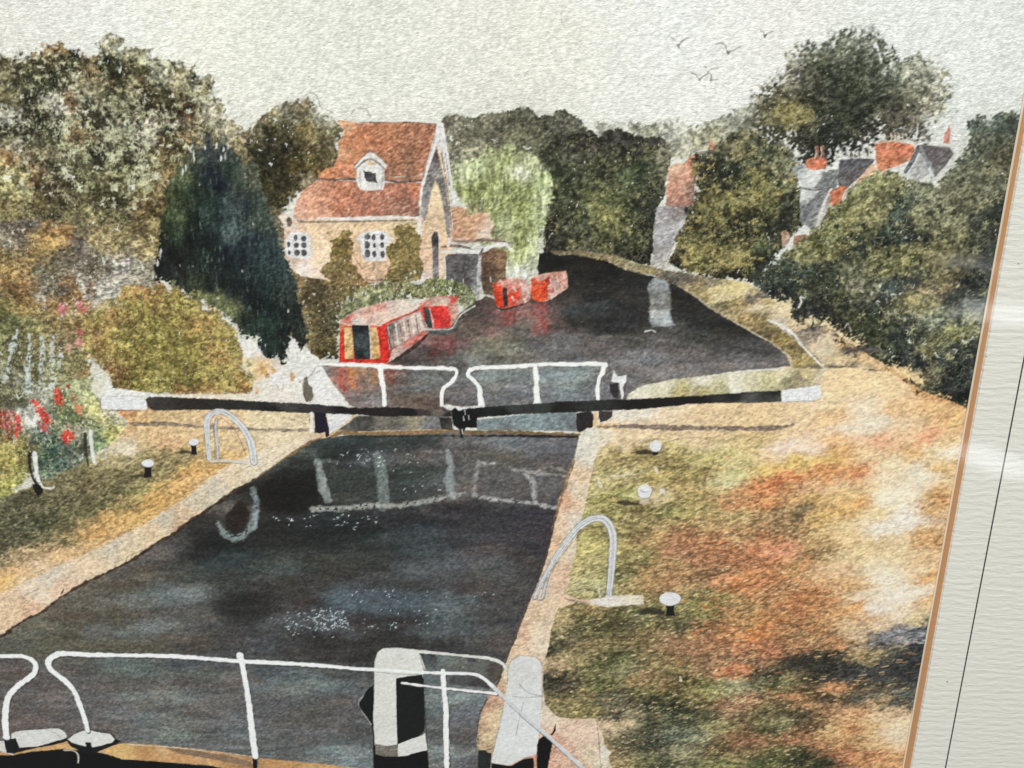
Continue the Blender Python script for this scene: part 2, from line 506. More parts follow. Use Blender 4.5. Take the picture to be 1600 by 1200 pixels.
paint(t, [(842, 240), (860, 222), (880, 215), (905, 206), (920, 203), (935, 212), (950, 204), (970, 200), (985, 208), (1005, 214), (1030, 214), (1042, 222), (1048, 240), (1045, 262), (1040, 300), (1026, 330),
          (1022, 370), (1018, 414), (1000, 416), (985, 408), (960, 402), (930, 397), (895, 396), (850, 398), (848, 350), (860, 300)],
      [(870, 240, (76, 76, 62)), (900, 225, (70, 66, 60)), (925, 220, (62, 58, 54)), (960, 215, (74, 70, 64)), (990, 225, (60, 56, 52)), (1025, 225, (64, 61, 56)), (1035, 250, (110, 106, 88)),
       (950, 250, (74, 74, 56)), (885, 270, (72, 80, 56)), (920, 270, (80, 80, 60)), (980, 270, (70, 80, 56)), (1015, 260, (66, 76, 56)), (880, 310, (76, 80, 60)), (930, 320, (92, 94, 56)), (950, 340, (122, 120, 66)),
       (980, 320, (74, 78, 54)), (1010, 300, (58, 62, 48)), (1005, 350, (50, 52, 42)), (870, 350, (62, 60, 50)), (900, 370, (72, 70, 58)), (920, 345, (70, 76, 60)), (990, 375, (64, 66, 52)), (960, 385, (56, 56, 44)),
       (1000, 405, (46, 44, 40)), (870, 388, (54, 52, 46)), (1020, 330, (60, 62, 54)), (970, 360, (100, 100, 62))],
      T_leaf, edge=2.2, rag=3.2, rs=5, la=.4, dark=.45, k=.85, white=.006, light=(160, 156, 100))

# ================= big tree right
t = item('painted_tree', 'tall dark round tree painted against the sky above the red chimneys')
G = [(1168, 165), (1176, 145), (1195, 130), (1215, 118), (1226, 104), (1228, 88), (1240, 82), (1265, 68), (1285, 60), (1300, 50), (1320, 43), (1345, 42), (1365, 50), (1380, 62), (1390, 74), (1400, 88),
     (1415, 84), (1425, 92), (1440, 88), (1460, 95), (1476, 110), (1484, 130), (1488, 150), (1482, 170), (1470, 185), (1455, 195), (1450, 212), (1430, 224), (1400, 222), (1370, 220), (1360, 235),
     (1340, 250), (1310, 250), (1290, 262), (1250, 260), (1240, 235), (1200, 225), (1180, 215), (1165, 195)]
GC = [(1240, 98, (150, 145, 130)), (1235, 125, (112, 108, 92)), (1300, 66, (140, 143, 128)), (1340, 55, (134, 138, 124)), (1325, 75, (106, 110, 92)), (1280, 95, (76, 80, 62)), (1300, 130, (56, 58, 48)),
      (1340, 105, (78, 82, 70)), (1350, 130, (70, 74, 58)), (1375, 85, (98, 100, 86)), (1390, 80, (84, 88, 76)), (1400, 125, (100, 106, 92)), (1380, 120, (84, 86, 72)), (1440, 110, (160, 158, 140)), (1460, 140, (176, 171, 152)),
      (1430, 150, (120, 117, 98)), (1470, 170, (176, 172, 152)), (1200, 150, (106, 102, 84)), (1180, 165, (128, 124, 106)), (1215, 175, (112, 106, 66)), (1245, 178, (128, 120, 72)), (1250, 145, (74, 72, 60)), (1270, 165, (56, 58, 48)),
      (1320, 160, (58, 62, 50)), (1340, 180, (52, 58, 46)), (1370, 165, (62, 66, 52)), (1400, 150, (84, 84, 70)), (1400, 190, (84, 76, 66)), (1380, 210, (66, 62, 54)), (1250, 210, (50, 48, 44)), (1290, 200, (48, 52, 46)),
      (1320, 225, (50, 54, 48)), (1350, 212, (58, 54, 48)), (1180, 200, (62, 60, 50)), (1205, 212, (56, 54, 48)), (1450, 180, (148, 138, 122)), (1435, 205, (90, 84, 76)), (1430, 128, (130, 130, 114)), (1280, 245, (50, 50, 46))]
paint(t, G, GC, T_leaf, edge=9, rag=13, rs=7, la=.3, dark=.45, k=.75, white=.008, light=(150, 150, 120), ang=-25, sx=.7)
dabs(500, [(1165, 120), (1230, 70), (1320, 35), (1400, 70), (1490, 80), (1500, 200), (1450, 225), (1400, 120), (1300, 80), (1200, 150)], [(128, 124, 104), (104, 104, 84), (150, 148, 130)], ln=(2, 6), wd=(1, 2), ang=(-50, 0), alpha=.55, pid=t, keep=(14, .1), seed=1)
dabs(300, [(1210, 165), (1235, 160), (1275, 175), (1265, 195), (1240, 200), (1215, 190)], [(150, 142, 80), (130, 122, 70)], ln=(1, 4), wd=(1, 2), alpha=.8, seed=2)

# ================= the ruin-like red house right of the far trees
h = item('painted_house', 'narrow red brick house end painted between two dark trees at the canal bend')
paint(h, [(1045, 262), (1056, 255), (1068, 256), (1074, 246), (1084, 242), (1098, 243), (1101, 258), (1092, 266), (1086, 285), (1084, 320), (1075, 325), (1040, 325), (1041, 290)],
      [(1055, 265, (205, 165, 140)), (1050, 300, (186, 136, 116)), (1085, 250, (186, 120, 90)), (1065, 280, (190, 140, 118)), (1078, 300, (146, 112, 100)), (1060, 318, (160, 112, 98))], T_roof, edge=2, rag=1.2, r=6, warp=3, k=.8)
h2 = item('painted_chimney', 'small pale red chimney above the brick house end', par=h)
paint(h2, [(1107, 226), (1112, 219), (1117, 224), (1118, 236), (1112, 247), (1109, 236)], (180, 126, 104), T_wash, edge=1.8, rag=.7)
stroke(h2, [(1084, 240), (1095, 235), (1105, 234)], 2.4, (205, 203, 198), .9)
h3 = item('painted_wall', 'grey white lower wall running down to the towpath', par=h)
paint(h3, [(1026, 325), (1038, 321), (1078, 322), (1074, 345), (1074, 355), (1060, 365), (1054, 380), (1046, 400), (1044, 418), (1036, 426), (1020, 420), (1016, 414), (1020, 405), (1021, 370), (1024, 345)],
      [(1035, 335, (165, 162, 164)), (1060, 335, (132, 122, 120)), (1035, 370, (168, 166, 168)), (1068, 350, (185, 185, 185)), (1030, 400, (160, 157, 155)), (1035, 416, (180, 176, 168))], T_wash, edge=2, rag=2, rs=4, r=8, warp=3)

# ================= mid right tree
t = item('painted_tree', 'broad olive tree with yellow touches painted beside the towpath')
paint(t, [(1078, 255), (1086, 238), (1098, 240), (1112, 236), (1116, 222), (1135, 212), (1150, 204), (1165, 198), (1182, 204), (1200, 216), (1225, 222), (1243, 240), (1250, 258), (1246, 285), (1255, 305), (1262, 320), (1260, 345),
          (1245, 362), (1228, 385), (1205, 408), (1192, 428), (1176, 440), (1160, 440), (1140, 438), (1120, 436), (1098, 432), (1080, 428), (1055, 420), (1045, 410), (1050, 395), (1058, 370), (1070, 345), (1084, 310), (1090, 275)],
      [(1125, 235, (80, 82, 66)), (1160, 215, (104, 102, 82)), (1145, 225, (112, 108, 82)), (1200, 240, (84, 86, 66)), (1100, 265, (52, 54, 48)), (1150, 270, (62, 66, 50)), (1130, 290, (52, 54, 46)), (1190, 290, (100, 98, 56)),
       (1225, 270, (122, 120, 92)), (1240, 250, (138, 138, 112)), (1235, 300, (76, 78, 62)), (1110, 320, (92, 88, 54)), (1145, 315, (104, 100, 60)), (1150, 345, (54, 56, 46)), (1180, 320, (100, 98, 56)), (1180, 345, (48, 48, 42)), (1205, 330, (90, 88, 54)),
       (1090, 370, (74, 72, 52)), (1085, 395, (130, 120, 62)), (1080, 415, (126, 116, 60)), (1110, 400, (100, 94, 56)), (1140, 395, (110, 104, 60)), (1158, 400, (116, 108, 62)), (1130, 370, (62, 64, 48)), (1170, 370, (58, 62, 48)), (1190, 385, (76, 82, 58)),
       (1205, 355, (52, 54, 46)), (1185, 415, (52, 56, 48)), (1235, 335, (60, 62, 52)), (1222, 375, (58, 60, 50)), (1060, 410, (46, 42, 38)), (1110, 430, (48, 46, 42)), (1150, 430, (46, 44, 40)), (1245, 345, (60, 60, 54)), (1175, 245, (70, 72, 56))],
      T_leaf, edge=2, rag=3.4, rs=5, la=.6, dark=.6, k=.8, white=.012, light=(172, 158, 84), warp=7, r=10)
dabs(420, [(1070, 375), (1110, 375), (1175, 370), (1175, 415), (1140, 420), (1085, 430)], [(160, 146, 74), (140, 126, 64), (176, 164, 96)], ln=(1, 5), wd=(1, 1.8), ang=(-70, 70), alpha=.75, keep=(16, .0), seed=3)
dabs(300, [(1130, 300), (1230, 260), (1215, 340), (1150, 330)], [(150, 142, 84), (130, 124, 72)], ln=(1, 4), wd=(1, 1.8), alpha=.7, keep=(16, .1), seed=4)

# ================= houses at right
h = item('painted_house', 'white house with grey slate roof and red chimney painted at the right')
paint(h, [(1236, 262), (1250, 258), (1262, 262), (1290, 268), (1310, 268), (1308, 292), (1298, 330), (1282, 358), (1274, 368), (1262, 355), (1250, 345), (1250, 300), (1254, 290)],
      [(1270, 278, (196, 198, 196)), (1262, 300, (186, 188, 186)), (1295, 280, (132, 134, 134)), (1275, 320, (130, 131, 132)), (1260, 335, (128, 130, 130)), (1290, 330, (176, 172, 168)), (1240, 265, (150, 154, 152))],
      T_wash, edge=1.6, rag=.6, r=6, warp=2)
h2 = item('painted_roof', 'pale grey shaded roof plane', par=h)
paint(h2, [(1296, 266), (1310, 264), (1306, 290), (1282, 294), (1272, 294), (1284, 278)], (124, 127, 127), T_wash, edge=1.4)
stroke(h, [(1250, 293), (1275, 297), (1302, 293)], 2.6, (88, 90, 92))
paint(h, [(1284, 295), (1300, 295), (1288, 318), (1275, 330), (1258, 345), (1252, 340), (1262, 318)], (126, 128, 130), T_wash, edge=1.6)
stroke(h, [(1299, 296), (1290, 312), (1282, 335), (1276, 360)], [4, 4, 5, 6], (196, 192, 186))
paint(h, [(1296, 328), (1300, 330), (1286, 352), (1279, 358), (1286, 340)], (84, 86, 88))
h2 = item('painted_chimney', 'red brick chimney with two small pots', par=h)
paint(h2, [(1259, 250), (1268, 247), (1280, 246), (1291, 248), (1291, 262), (1280, 265), (1264, 266), (1258, 258)], [(1270, 252, (196, 94, 58)), (1285, 258, (184, 84, 56)), (1262, 262, (176, 80, 54))], T_roof, edge=1.4, r=5, warp=2)
for x in (1277, 1286):
    stroke(h2, [(x, 229), (x, 240), (x + 1, 247)], 3.2, (132, 62, 48))
    stroke(h2, [(x - 3, 230), (x - 2, 240), (x - 4, 247)], 1.2, (190, 176, 160))
h = item('painted_house', 'house with dark slate roof and long orange brick chimney stack at the right')
paint(h, [(1312, 250), (1330, 246), (1366, 248), (1362, 262), (1345, 276), (1332, 286), (1322, 296), (1312, 296), (1308, 280)],
      [(1330, 258, (98, 98, 102)), (1355, 252, (92, 92, 96)), (1335, 275, (96, 90, 92)), (1316, 290, (110, 108, 108))], T_wash, edge=1.6, r=6, warp=2)
h2 = item('painted_wall', 'pale brick gable wall below the slate roof', par=h)
paint(h2, [(1362, 256), (1368, 256), (1385, 262), (1372, 272), (1345, 284), (1320, 292), (1312, 300), (1300, 300), (1318, 294), (1335, 286), (1350, 270)], [(1360, 265, (212, 180, 155)), (1325, 290, (200, 150, 120))], T_wash, edge=1.6, rag=.6)
paint(h2, [(1296, 300), (1310, 292), (1325, 290), (1318, 305), (1314, 318), (1303, 322), (1295, 318), (1298, 308)], [(1305, 305, (196, 98, 62)), (1312, 300, (186, 88, 58))], T_roof, edge=1.6, rag=.8)
paint(h2, [(1220, 362), (1228, 360), (1234, 365), (1232, 380), (1222, 386)], (178, 148, 128), edge=1.6, rag=.6)
paint(h2, [(1240, 368), (1260, 366), (1266, 372), (1256, 380), (1240, 384)], (164, 118, 100), edge=1.6, rag=.8)
h2 = item('painted_chimney', 'wide orange red brick chimney stack', par=h)
paint(h2, [(1367, 226), (1374, 221), (1400, 222), (1426, 226), (1430, 234), (1424, 250), (1405, 258), (1388, 264), (1374, 270), (1370, 262), (1368, 245)],
      [(1380, 232, (186, 96, 66)), (1410, 232, (196, 100, 66)), (1390, 250, (194, 104, 68)), (1415, 245, (186, 104, 76)), (1378, 262, (204, 128, 92))], T_roof, edge=1.6, r=6, warp=2, k=1.2)
for x in (1381, 1392, 1398, 1404, 1410, 1416):
    stroke(h2, [(x, 209), (x + 1, 215), (x, 221)], 2.0, (186, 176, 158), .85)
stroke(h2, [(1370, 224), (1400, 220), (1428, 226)], 1.6, (205, 185, 165), .8)
for x in (1326, 1333, 1340, 1350, 1358):
    stroke(h, [(x, 238 - (x - 1326) * .1), (x + 1, 246)], 2.2, (188, 186, 180), .85)
stroke(h, [(1318, 249), (1345, 246), (1366, 247)], 1.6, (200, 198, 192), .8)
stroke(h, [(1434, 196), (1433, 206), (1432, 214)], [3, 2, 1.4], (206, 206, 202))
h = item('painted_house', 'small steep gabled house with dark grey roof painted beside the picture edge')
paint(h, [(1430, 230), (1440, 226), (1460, 228), (1484, 230), (1490, 240), (1480, 256), (1462, 276), (1452, 270), (1446, 255), (1438, 240)],
      [(1465, 238, (104, 98, 100)), (1480, 245, (112, 106, 106)), (1455, 262, (118, 116, 114))], T_wash, edge=1.6, r=6)
h2 = item('painted_wall', 'pale grey gable wall', par=h)
paint(h2, [(1439, 240), (1446, 252), (1455, 270), (1446, 276), (1436, 284), (1426, 276), (1420, 272), (1430, 255)], (166, 166, 166), edge=1.4)
stroke(h, [(1435, 230), (1426, 250), (1415, 268)], [6, 7, 5], (96, 98, 106))
stroke(h, [(1438, 230), (1448, 250), (1456, 268), (1458, 278)], [3, 6, 7, 5], (140, 142, 146))
stroke(h, [(1452, 264), (1459, 278)], 4, (198, 198, 196))
stroke(h, [(1430, 226), (1450, 222), (1480, 226)], 1.8, (205, 205, 200), .8)
h2 = item('painted_chimney', 'thin pale red chimney rising into the sky', par=h)
paint(h2, [(1480, 205), (1483, 194), (1485, 204), (1484, 224), (1474, 224), (1476, 208)], [(1482, 205, (190, 110, 96)), (1478, 220, (196, 128, 110))], T_wash, edge=1.4)

# ================= right trees and shrubs
rg_ = item('painted_field', 'sandy ground washed with orange and olive grass at the right of the lock')
paint(rg_, [(1190, 470), (1240, 440), (1640, 420), (1640, 700), (1200, 640), (1230, 560)], [(1250, 500, (206, 188, 150)), (1400, 590, (212, 182, 136)), (1500, 640, (206, 166, 110))], T_grass, edge=2, k=.6)
t = item('painted_tree', 'grey green tree painted at the right edge beside the mount')
paint(t, [(1500, 245), (1512, 228), (1508, 206), (1512, 190), (1530, 180), (1545, 182), (1562, 174), (1580, 174), (1600, 182), (1660, 180), (1660, 420), (1470, 420), (1455, 300), (1478, 268)],
      [(1520, 195, (98, 106, 96)), (1560, 188, (88, 96, 86)), (1580, 185, (76, 84, 74)), (1540, 230, (92, 94, 78)), (1570, 260, (82, 82, 70)), (1505, 255, (98, 104, 88)), (1500, 280, (110, 108, 88)), (1550, 300, (98, 98, 82)),
       (1562, 260, (116, 110, 82)), (1520, 320, (108, 106, 84)), (1570, 330, (58, 64, 58)), (1535, 345, (64, 68, 60)), (1480, 330, (128, 126, 98)), (1490, 380, (120, 116, 82)), (1560, 380, (70, 72, 60)), (1600, 300, (72, 72, 62)), (1640, 300, (72, 72, 62))],
      T_leaf, edge=3, rag=5, la=.3, dark=.35, k=.62, white=.004, light=(156, 150, 118))
t = item('painted_bush', 'rounded light olive bush painted under the orange chimney stack')
paint(t, [(1222, 425), (1214, 408), (1232, 386), (1262, 366), (1282, 350), (1290, 330), (1310, 312), (1328, 292), (1345, 282), (1362, 270), (1385, 264), (1402, 270), (1420, 284), (1450, 286), (1480, 300), (1500, 420), (1300, 440)],
      [(1385, 278, (142, 140, 94)), (1360, 290, (128, 128, 84)), (1335, 308, (112, 112, 76)), (1310, 330, (96, 98, 64)), (1345, 330, (128, 124, 82)), (1370, 330, (142, 136, 92)), (1400, 300, (122, 122, 86)), (1400, 335, (66, 80, 74)), (1415, 320, (60, 74, 68)),
       (1440, 300, (120, 122, 96)), (1445, 340, (132, 130, 98)), (1470, 320, (128, 128, 104)), (1300, 355, (104, 106, 66)), (1350, 350, (140, 134, 88)), (1320, 345, (126, 124, 78)), (1280, 385, (90, 90, 58)), (1320, 375, (78, 78, 58)), (1355, 378, (60, 66, 56)), (1380, 370, (48, 58, 54)),
       (1420, 370, (42, 50, 50)), (1445, 375, (48, 52, 50)), (1275, 400, (128, 122, 72)), (1305, 400, (130, 124, 74)), (1250, 400, (112, 110, 74)), (1240, 415, (98, 98, 70)), (1380, 395, (46, 54, 52)), (1480, 360, (128, 124, 92)), (1465, 385, (104, 100, 72))],
      T_leaf, edge=3, rag=4, la=.5, dark=.45, k=.7, white=.004, light=(178, 168, 112), ang=-20, warp=8, r=10)
t = item('painted_bush', 'large mass of dark green bushes painted along the right of the towpath')
paint(t, [(1168, 436), (1180, 420), (1205, 410), (1225, 405), (1260, 410), (1300, 405), (1340, 395), (1380, 385), (1440, 378), (1500, 380), (1560, 372), (1660, 360), (1660, 640), (1520, 640), (1510, 632), (1496, 640), (1480, 626), (1455, 618),
          (1425, 622), (1412, 605), (1440, 595), (1425, 578), (1400, 574), (1375, 578), (1355, 560), (1330, 548), (1345, 535), (1320, 525), (1300, 512), (1290, 500), (1262, 496), (1240, 502), (1232, 490), (1236, 470), (1215, 472), (1190, 462)],
      [(1185, 440, (66, 72, 62)), (1215, 435, (74, 80, 64)), (1250, 432, (58, 64, 58)), (1220, 455, (54, 60, 60)), (1200, 462, (46, 52, 54)), (1270, 450, (70, 74, 56)), (1300, 440, (66, 72, 58)), (1290, 480, (50, 50, 46)), (1275, 490, (48, 48, 48)), (1310, 470, (70, 70, 50)),
       (1340, 450, (128, 124, 104)), (1340, 435, (112, 112, 86)), (1360, 460, (104, 102, 84)), (1330, 500, (82, 82, 50)), (1310, 508, (50, 48, 46)), (1380, 420, (112, 108, 64)), (1410, 412, (118, 114, 70)), (1395, 445, (62, 74, 80)), (1375, 440, (98, 100, 76)), (1420, 440, (66, 70, 56)),
       (1440, 425, (78, 80, 56)), (1460, 400, (124, 116, 76)), (1470, 425, (112, 104, 70)), (1495, 410, (90, 84, 64)), (1480, 440, (114, 100, 66)), (1450, 455, (148, 132, 92)), (1465, 450, (140, 116, 80)), (1430, 470, (128, 116, 66)), (1405, 480, (104, 98, 56)), (1440, 485, (120, 112, 60)),
       (1525, 425, (36, 42, 40)), (1510, 440, (42, 48, 44)), (1540, 410, (66, 70, 62)), (1545, 450, (48, 54, 48)), (1490, 465, (48, 54, 48)), (1370, 475, (52, 60, 58)), (1350, 490, (60, 62, 46)), (1380, 465, (60, 66, 62)), (1355, 510, (66, 74, 56)), (1390, 505, (78, 80, 58)), (1420, 505, (68, 76, 68)),
       (1460, 500, (104, 112, 96)), (1500, 490, (104, 108, 100)), (1520, 480, (96, 100, 98)), (1490, 515, (126, 126, 68)), (1510, 510, (112, 112, 64)), (1535, 500, (116, 112, 96)), (1510, 500, (146, 146, 116)), (1470, 530, (102, 98, 60)), (1450, 545, (100, 92, 60)), (1425, 525, (48, 56, 52)), (1400, 530, (52, 60, 58)),
       (1380, 540, (72, 74, 52)), (1370, 560, (58, 62, 52)), (1410, 560, (46, 52, 52)), (1440, 570, (54, 56, 56)), (1480, 560, (60, 66, 60)), (1500, 545, (54, 60, 56)), (1530, 540, (70, 74, 70)), (1520, 570, (62, 66, 64)), (1500, 590, (48, 52, 50)), (1480, 600, (42, 46, 46)), (1510, 615, (44, 48, 46)), (1540, 600, (56, 58, 56)),
       (1450, 590, (104, 98, 76)), (1600, 500, (60, 64, 58))],
      T_leaf, edge=2.5, rag=5, rs=6, la=.35, dark=.55, k=.72, white=.006, light=(160, 164, 130), ang=-25, warp=8, r=9)
dabs(500, [(1330, 440), (1400, 400), (1540, 460), (1530, 540), (1440, 560), (1380, 500)], [(172, 168, 130), (150, 146, 96), (186, 184, 160)], ln=(1, 7), wd=(.9, 1.6), ang=(20, 130), alpha=.75, keep=(16, .15), seed=5)
stroke(t, [(1461, 551), (1466, 558), (1475, 560), (1481, 553)], 2, (198, 198, 192), .9)
stroke(t, [(1250, 465), (1252, 472), (1248, 480)], 2.4, (205, 203, 196), .9)
stroke(t, [(1320, 512), (1325, 506), (1330, 518)], 2.6, (178, 172, 160), .9)

# ================= willow
RB = [(1230, 400), (1290, 335), (1385, 275), (1480, 290), (1560, 240), (1570, 400), (1540, 560), (1440, 590), (1380, 560), (1290, 490), (1200, 450)]
sprigs(520, RB, [(38, 46, 42), (44, 50, 44), (34, 40, 42), (50, 54, 40)], size=(4, 10), wd=(1.6, 3.2), num=(6, 12), alpha=.65, keep=(26, -.02), seed=64)
sprigs(480, RB, [(158, 158, 118), (146, 148, 108), (170, 168, 130), (128, 136, 108)], size=(3, 8), alpha=.8, keep=(20, -.02), seed=65)
sprigs(70, [(1340, 430), (1400, 450), (1480, 520), (1530, 480), (1540, 540), (1440, 560)], [(196, 198, 180)], size=(2, 7), num=(3, 7), wd=(.9, 1.5), alpha=.8, seed=66)
MT = [(1085, 250), (1160, 205), (1235, 240), (1250, 330), (1190, 420), (1060, 410)]
sprigs(220, MT, [(36, 38, 32), (44, 46, 36)], size=(4, 9), wd=(1.6, 3), num=(6, 12), alpha=.65, keep=(22, 0), seed=67)
sprigs(240, MT, [(166, 150, 84), (150, 140, 78), (140, 136, 92), (124, 122, 80)], size=(3, 7), alpha=.8, keep=(18, -.02), seed=68)
sprigs(150, [(870, 240), (1030, 230), (1010, 400), (860, 390)], [(120, 120, 76), (104, 110, 76), (134, 130, 88)], size=(3, 7), alpha=.7, keep=(20, .02), seed=69)
sprigs(130, [(850, 200), (1030, 215), (1020, 400), (860, 390)], [(40, 42, 34), (46, 44, 38)], size=(4, 8), wd=(1.5, 3), alpha=.6, keep=(20, .0), seed=70)
sprigs(170, [(1200, 120), (1300, 60), (1400, 90), (1440, 200), (1280, 240), (1180, 200)], [(36, 40, 34), (44, 46, 38)], size=(4, 9), wd=(1.5, 3), alpha=.55, keep=(22, .0), seed=71)
sprigs(150, [(1190, 120), (1300, 55), (1420, 90), (1470, 180), (1400, 210), (1200, 210)], [(134, 134, 110), (120, 122, 98)], size=(3, 8), alpha=.6, keep=(20, .0), seed=72)
TINT[0] = (.94, .91, .90)
t = item('painted_willow', 'bright pale green willow painted with hanging strokes behind the cottage')
paint(t, [(703, 268), (712, 252), (725, 246), (742, 250), (752, 240), (764, 226), (780, 230), (800, 226), (822, 236), (842, 246), (856, 262), (864, 285), (862, 315), (855, 345), (849, 372), (843, 395), (838, 420), (826, 434), (800, 434), (780, 420), (786, 400),
          (762, 385), (730, 375), (708, 340)],
      [(720, 262, (176, 186, 150)), (740, 260, (168, 182, 140)), (765, 240, (140, 148, 108)), (785, 250, (132, 146, 98)), (810, 250, (130, 142, 96)), (830, 262, (158, 166, 128)), (815, 262, (190, 194, 176)), (845, 285, (160, 178, 128)), (725, 300, (124, 138, 84)), (745, 310, (112, 126, 74)),
       (770, 285, (116, 130, 76)), (800, 290, (108, 124, 66)), (825, 300, (128, 142, 88)), (850, 300, (172, 184, 146)), (735, 330, (150, 150, 112)), (775, 330, (126, 140, 86)), (790, 345, (160, 170, 130)), (815, 330, (120, 136, 76)), (845, 340, (166, 180, 136)), (820, 360, (112, 126, 68)),
       (810, 380, (118, 132, 74)), (840, 375, (170, 182, 140)), (815, 400, (160, 172, 120)), (835, 405, (184, 192, 164)), (815, 422, (196, 201, 190)), (790, 370, (140, 146, 112)), (712, 330, (190, 192, 180))],
      T_streak, edge=4, rag=6, rs=6, warp=6, r=8, k=.85, con=.3)
dabs(260, [(715, 250), (860, 250), (862, 400), (820, 425), (720, 340)], [(206, 212, 186), (196, 206, 170)], ln=(3, 9), wd=(.9, 1.6), ang=(75, 110), alpha=.6, keep=(22, .05), seed=6)
dabs(220, [(715, 280), (860, 260), (862, 380), (820, 405), (720, 330)], [(96, 110, 60), (84, 100, 54)], ln=(3, 8), wd=(1, 2), ang=(80, 105), alpha=.5, keep=(18, .1), seed=7)
pencil('dark hooked brush line at the upper right of the willow', [(835, 240), (843, 248), (847, 262), (846, 276)], [2.4, 1.6, 1.2, .8], (70, 70, 58))

stroke(t, [(762, 256), (767, 266), (769, 275)], .9, (120, 116, 100), .8)
stroke(t, [(818, 229), (824, 233), (829, 230)], 1.8, (200, 200, 190), .8)

TINT[0] = (.74, .73, .66)
# ================= left big trees
t = item('painted_tree', 'big mottled olive and brown tree painted filling the upper left')
paint(t, [(-200, 90), (-60, 78), (0, 80), (8, 88), (22, 92), (40, 88), (55, 80), (58, 70), (75, 70), (92, 64), (102, 70), (115, 78), (132, 84), (148, 88), (152, 78), (146, 66), (158, 66), (164, 48), (172, 50), (182, 56), (200, 62),
          (190, 74), (212, 72), (240, 76), (232, 90), (262, 92), (285, 96), (302, 104), (310, 116), (328, 118), (335, 128), (325, 142), (340, 152), (355, 165), (352, 182), (366, 192), (384, 204), (398, 196), (402, 212), (408, 260), (400, 330), (250, 380), (240, 460), (120, 400), (-200, 480)],
      [(30, 100, (112, 106, 78)), (-60, 110, (110, 106, 74)), (70, 82, (156, 128, 88)), (92, 76, (142, 116, 76)), (100, 95, (88, 84, 56)), (120, 92, (78, 78, 60)), (60, 105, (86, 86, 60)), (80, 130, (62, 66, 48)), (20, 130, (128, 126, 100)), (50, 155, (74, 76, 58)), (10, 160, (104, 100, 72)), (42, 185, (82, 80, 62)),
       (85, 155, (198, 196, 192), .7), (95, 165, (196, 194, 190), .7), (15, 185, (194, 194, 188), .7), (14, 193, (205, 203, 200), .7), (140, 105, (134, 112, 76)), (172, 100, (60, 62, 42)), (165, 62, (176, 174, 152), .8), (180, 60, (166, 162, 138)), (178, 78, (184, 184, 160), .7), (200, 85, (178, 176, 150), .7), (225, 80, (170, 168, 138)),
       (185, 115, (62, 60, 38)), (175, 125, (66, 62, 42)), (205, 110, (108, 102, 74)), (160, 130, (142, 136, 114)), (130, 140, (146, 144, 122)), (132, 155, (172, 170, 156)), (105, 155, (106, 78, 52)), (120, 165, (96, 76, 50)), (75, 130, (76, 78, 60)), (100, 120, (74, 74, 54)), (60, 175, (62, 66, 50)), (55, 190, (62, 66, 52)),
       (95, 180, (78, 76, 56)), (140, 175, (78, 78, 56)), (205, 152, (176, 176, 150), .7), (190, 160, (150, 150, 120)), (220, 135, (88, 70, 46)), (245, 150, (98, 92, 60)), (232, 165, (78, 62, 38)), (215, 185, (88, 68, 38)), (260, 140, (120, 116, 84)), (265, 122, (166, 164, 144), .7), (285, 115, (150, 146, 120)), (262, 128, (190, 190, 180)),
       (250, 105, (186, 186, 172), .7), (295, 112, (134, 130, 100)), (290, 140, (140, 132, 98)), (300, 130, (192, 192, 186), .7), (320, 120, (164, 158, 130)), (325, 140, (120, 112, 78)), (300, 155, (102, 108, 88)), (285, 165, (84, 66, 42)), (300, 175, (98, 72, 46)), (325, 170, (188, 186, 176), .7), (310, 185, (158, 150, 126)), (345, 162, (148, 136, 106)),
       (215, 205, (204, 200, 190), 1), (235, 208, (200, 196, 186), .7), (270, 195, (182, 180, 168), .8), (255, 178, (66, 54, 36)), (260, 210, (72, 66, 46)), (265, 225, (92, 78, 46)), (295, 215, (142, 116, 72)), (350, 180, (170, 166, 146)), (365, 205, (176, 170, 150)), (380, 215, (160, 148, 118)), (395, 240, (138, 128, 98)),
       (10, 205, (58, 60, 34)), (-60, 200, (80, 80, 54)), (35, 200, (70, 72, 50)), (75, 205, (86, 88, 70)), (115, 198, (156, 130, 92)), (110, 180, (150, 148, 124)), (150, 195, (74, 74, 54)), (130, 215, (148, 126, 92)), (165, 188, (148, 146, 128)), (150, 235, (66, 66, 50)), (175, 215, (156, 154, 136)), (195, 205, (140, 138, 120)), (95, 235, (98, 96, 70)),
       (55, 225, (94, 96, 76)), (25, 230, (182, 176, 160), .8), (60, 240, (150, 142, 118)), (15, 245, (140, 104, 64)), (50, 255, (118, 92, 64)), (90, 265, (72, 70, 52)), (20, 275, (184, 180, 132)), (-50, 270, (168, 164, 120)), (60, 285, (120, 94, 68)), (35, 290, (176, 172, 126)), (110, 280, (96, 90, 64)), (130, 250, (120, 122, 94)),
       (175, 250, (140, 138, 114)), (200, 235, (86, 82, 58)), (220, 250, (112, 110, 84)), (245, 240, (118, 104, 70)), (265, 250, (126, 102, 58)), (230, 270, (150, 148, 112)), (190, 275, (150, 150, 112)), (250, 285, (122, 102, 64)), (140, 290, (110, 108, 76)), (285, 240, (130, 108, 66)), (320, 215, (110, 106, 88)),
       (20, 320, (128, 118, 78)), (60, 315, (100, 90, 60)), (90, 330, (92, 86, 58)), (110, 350, (118, 112, 84)), (150, 320, (106, 98, 70)), (180, 310, (84, 78, 52)), (190, 330, (110, 106, 80)), (130, 345, (150, 144, 108)), (220, 325, (124, 104, 68)), (245, 345, (108, 94, 56)), (-60, 350, (110, 104, 70)), (170, 360, (140, 132, 88))],
      T_leaf, edge=2.5, rag=5.5, rs=6, la=.4, dark=.5, k=.8, white=.03, con=.5, light=(190, 190, 156), warp=9, r=7, p=2.2)
t_left = t
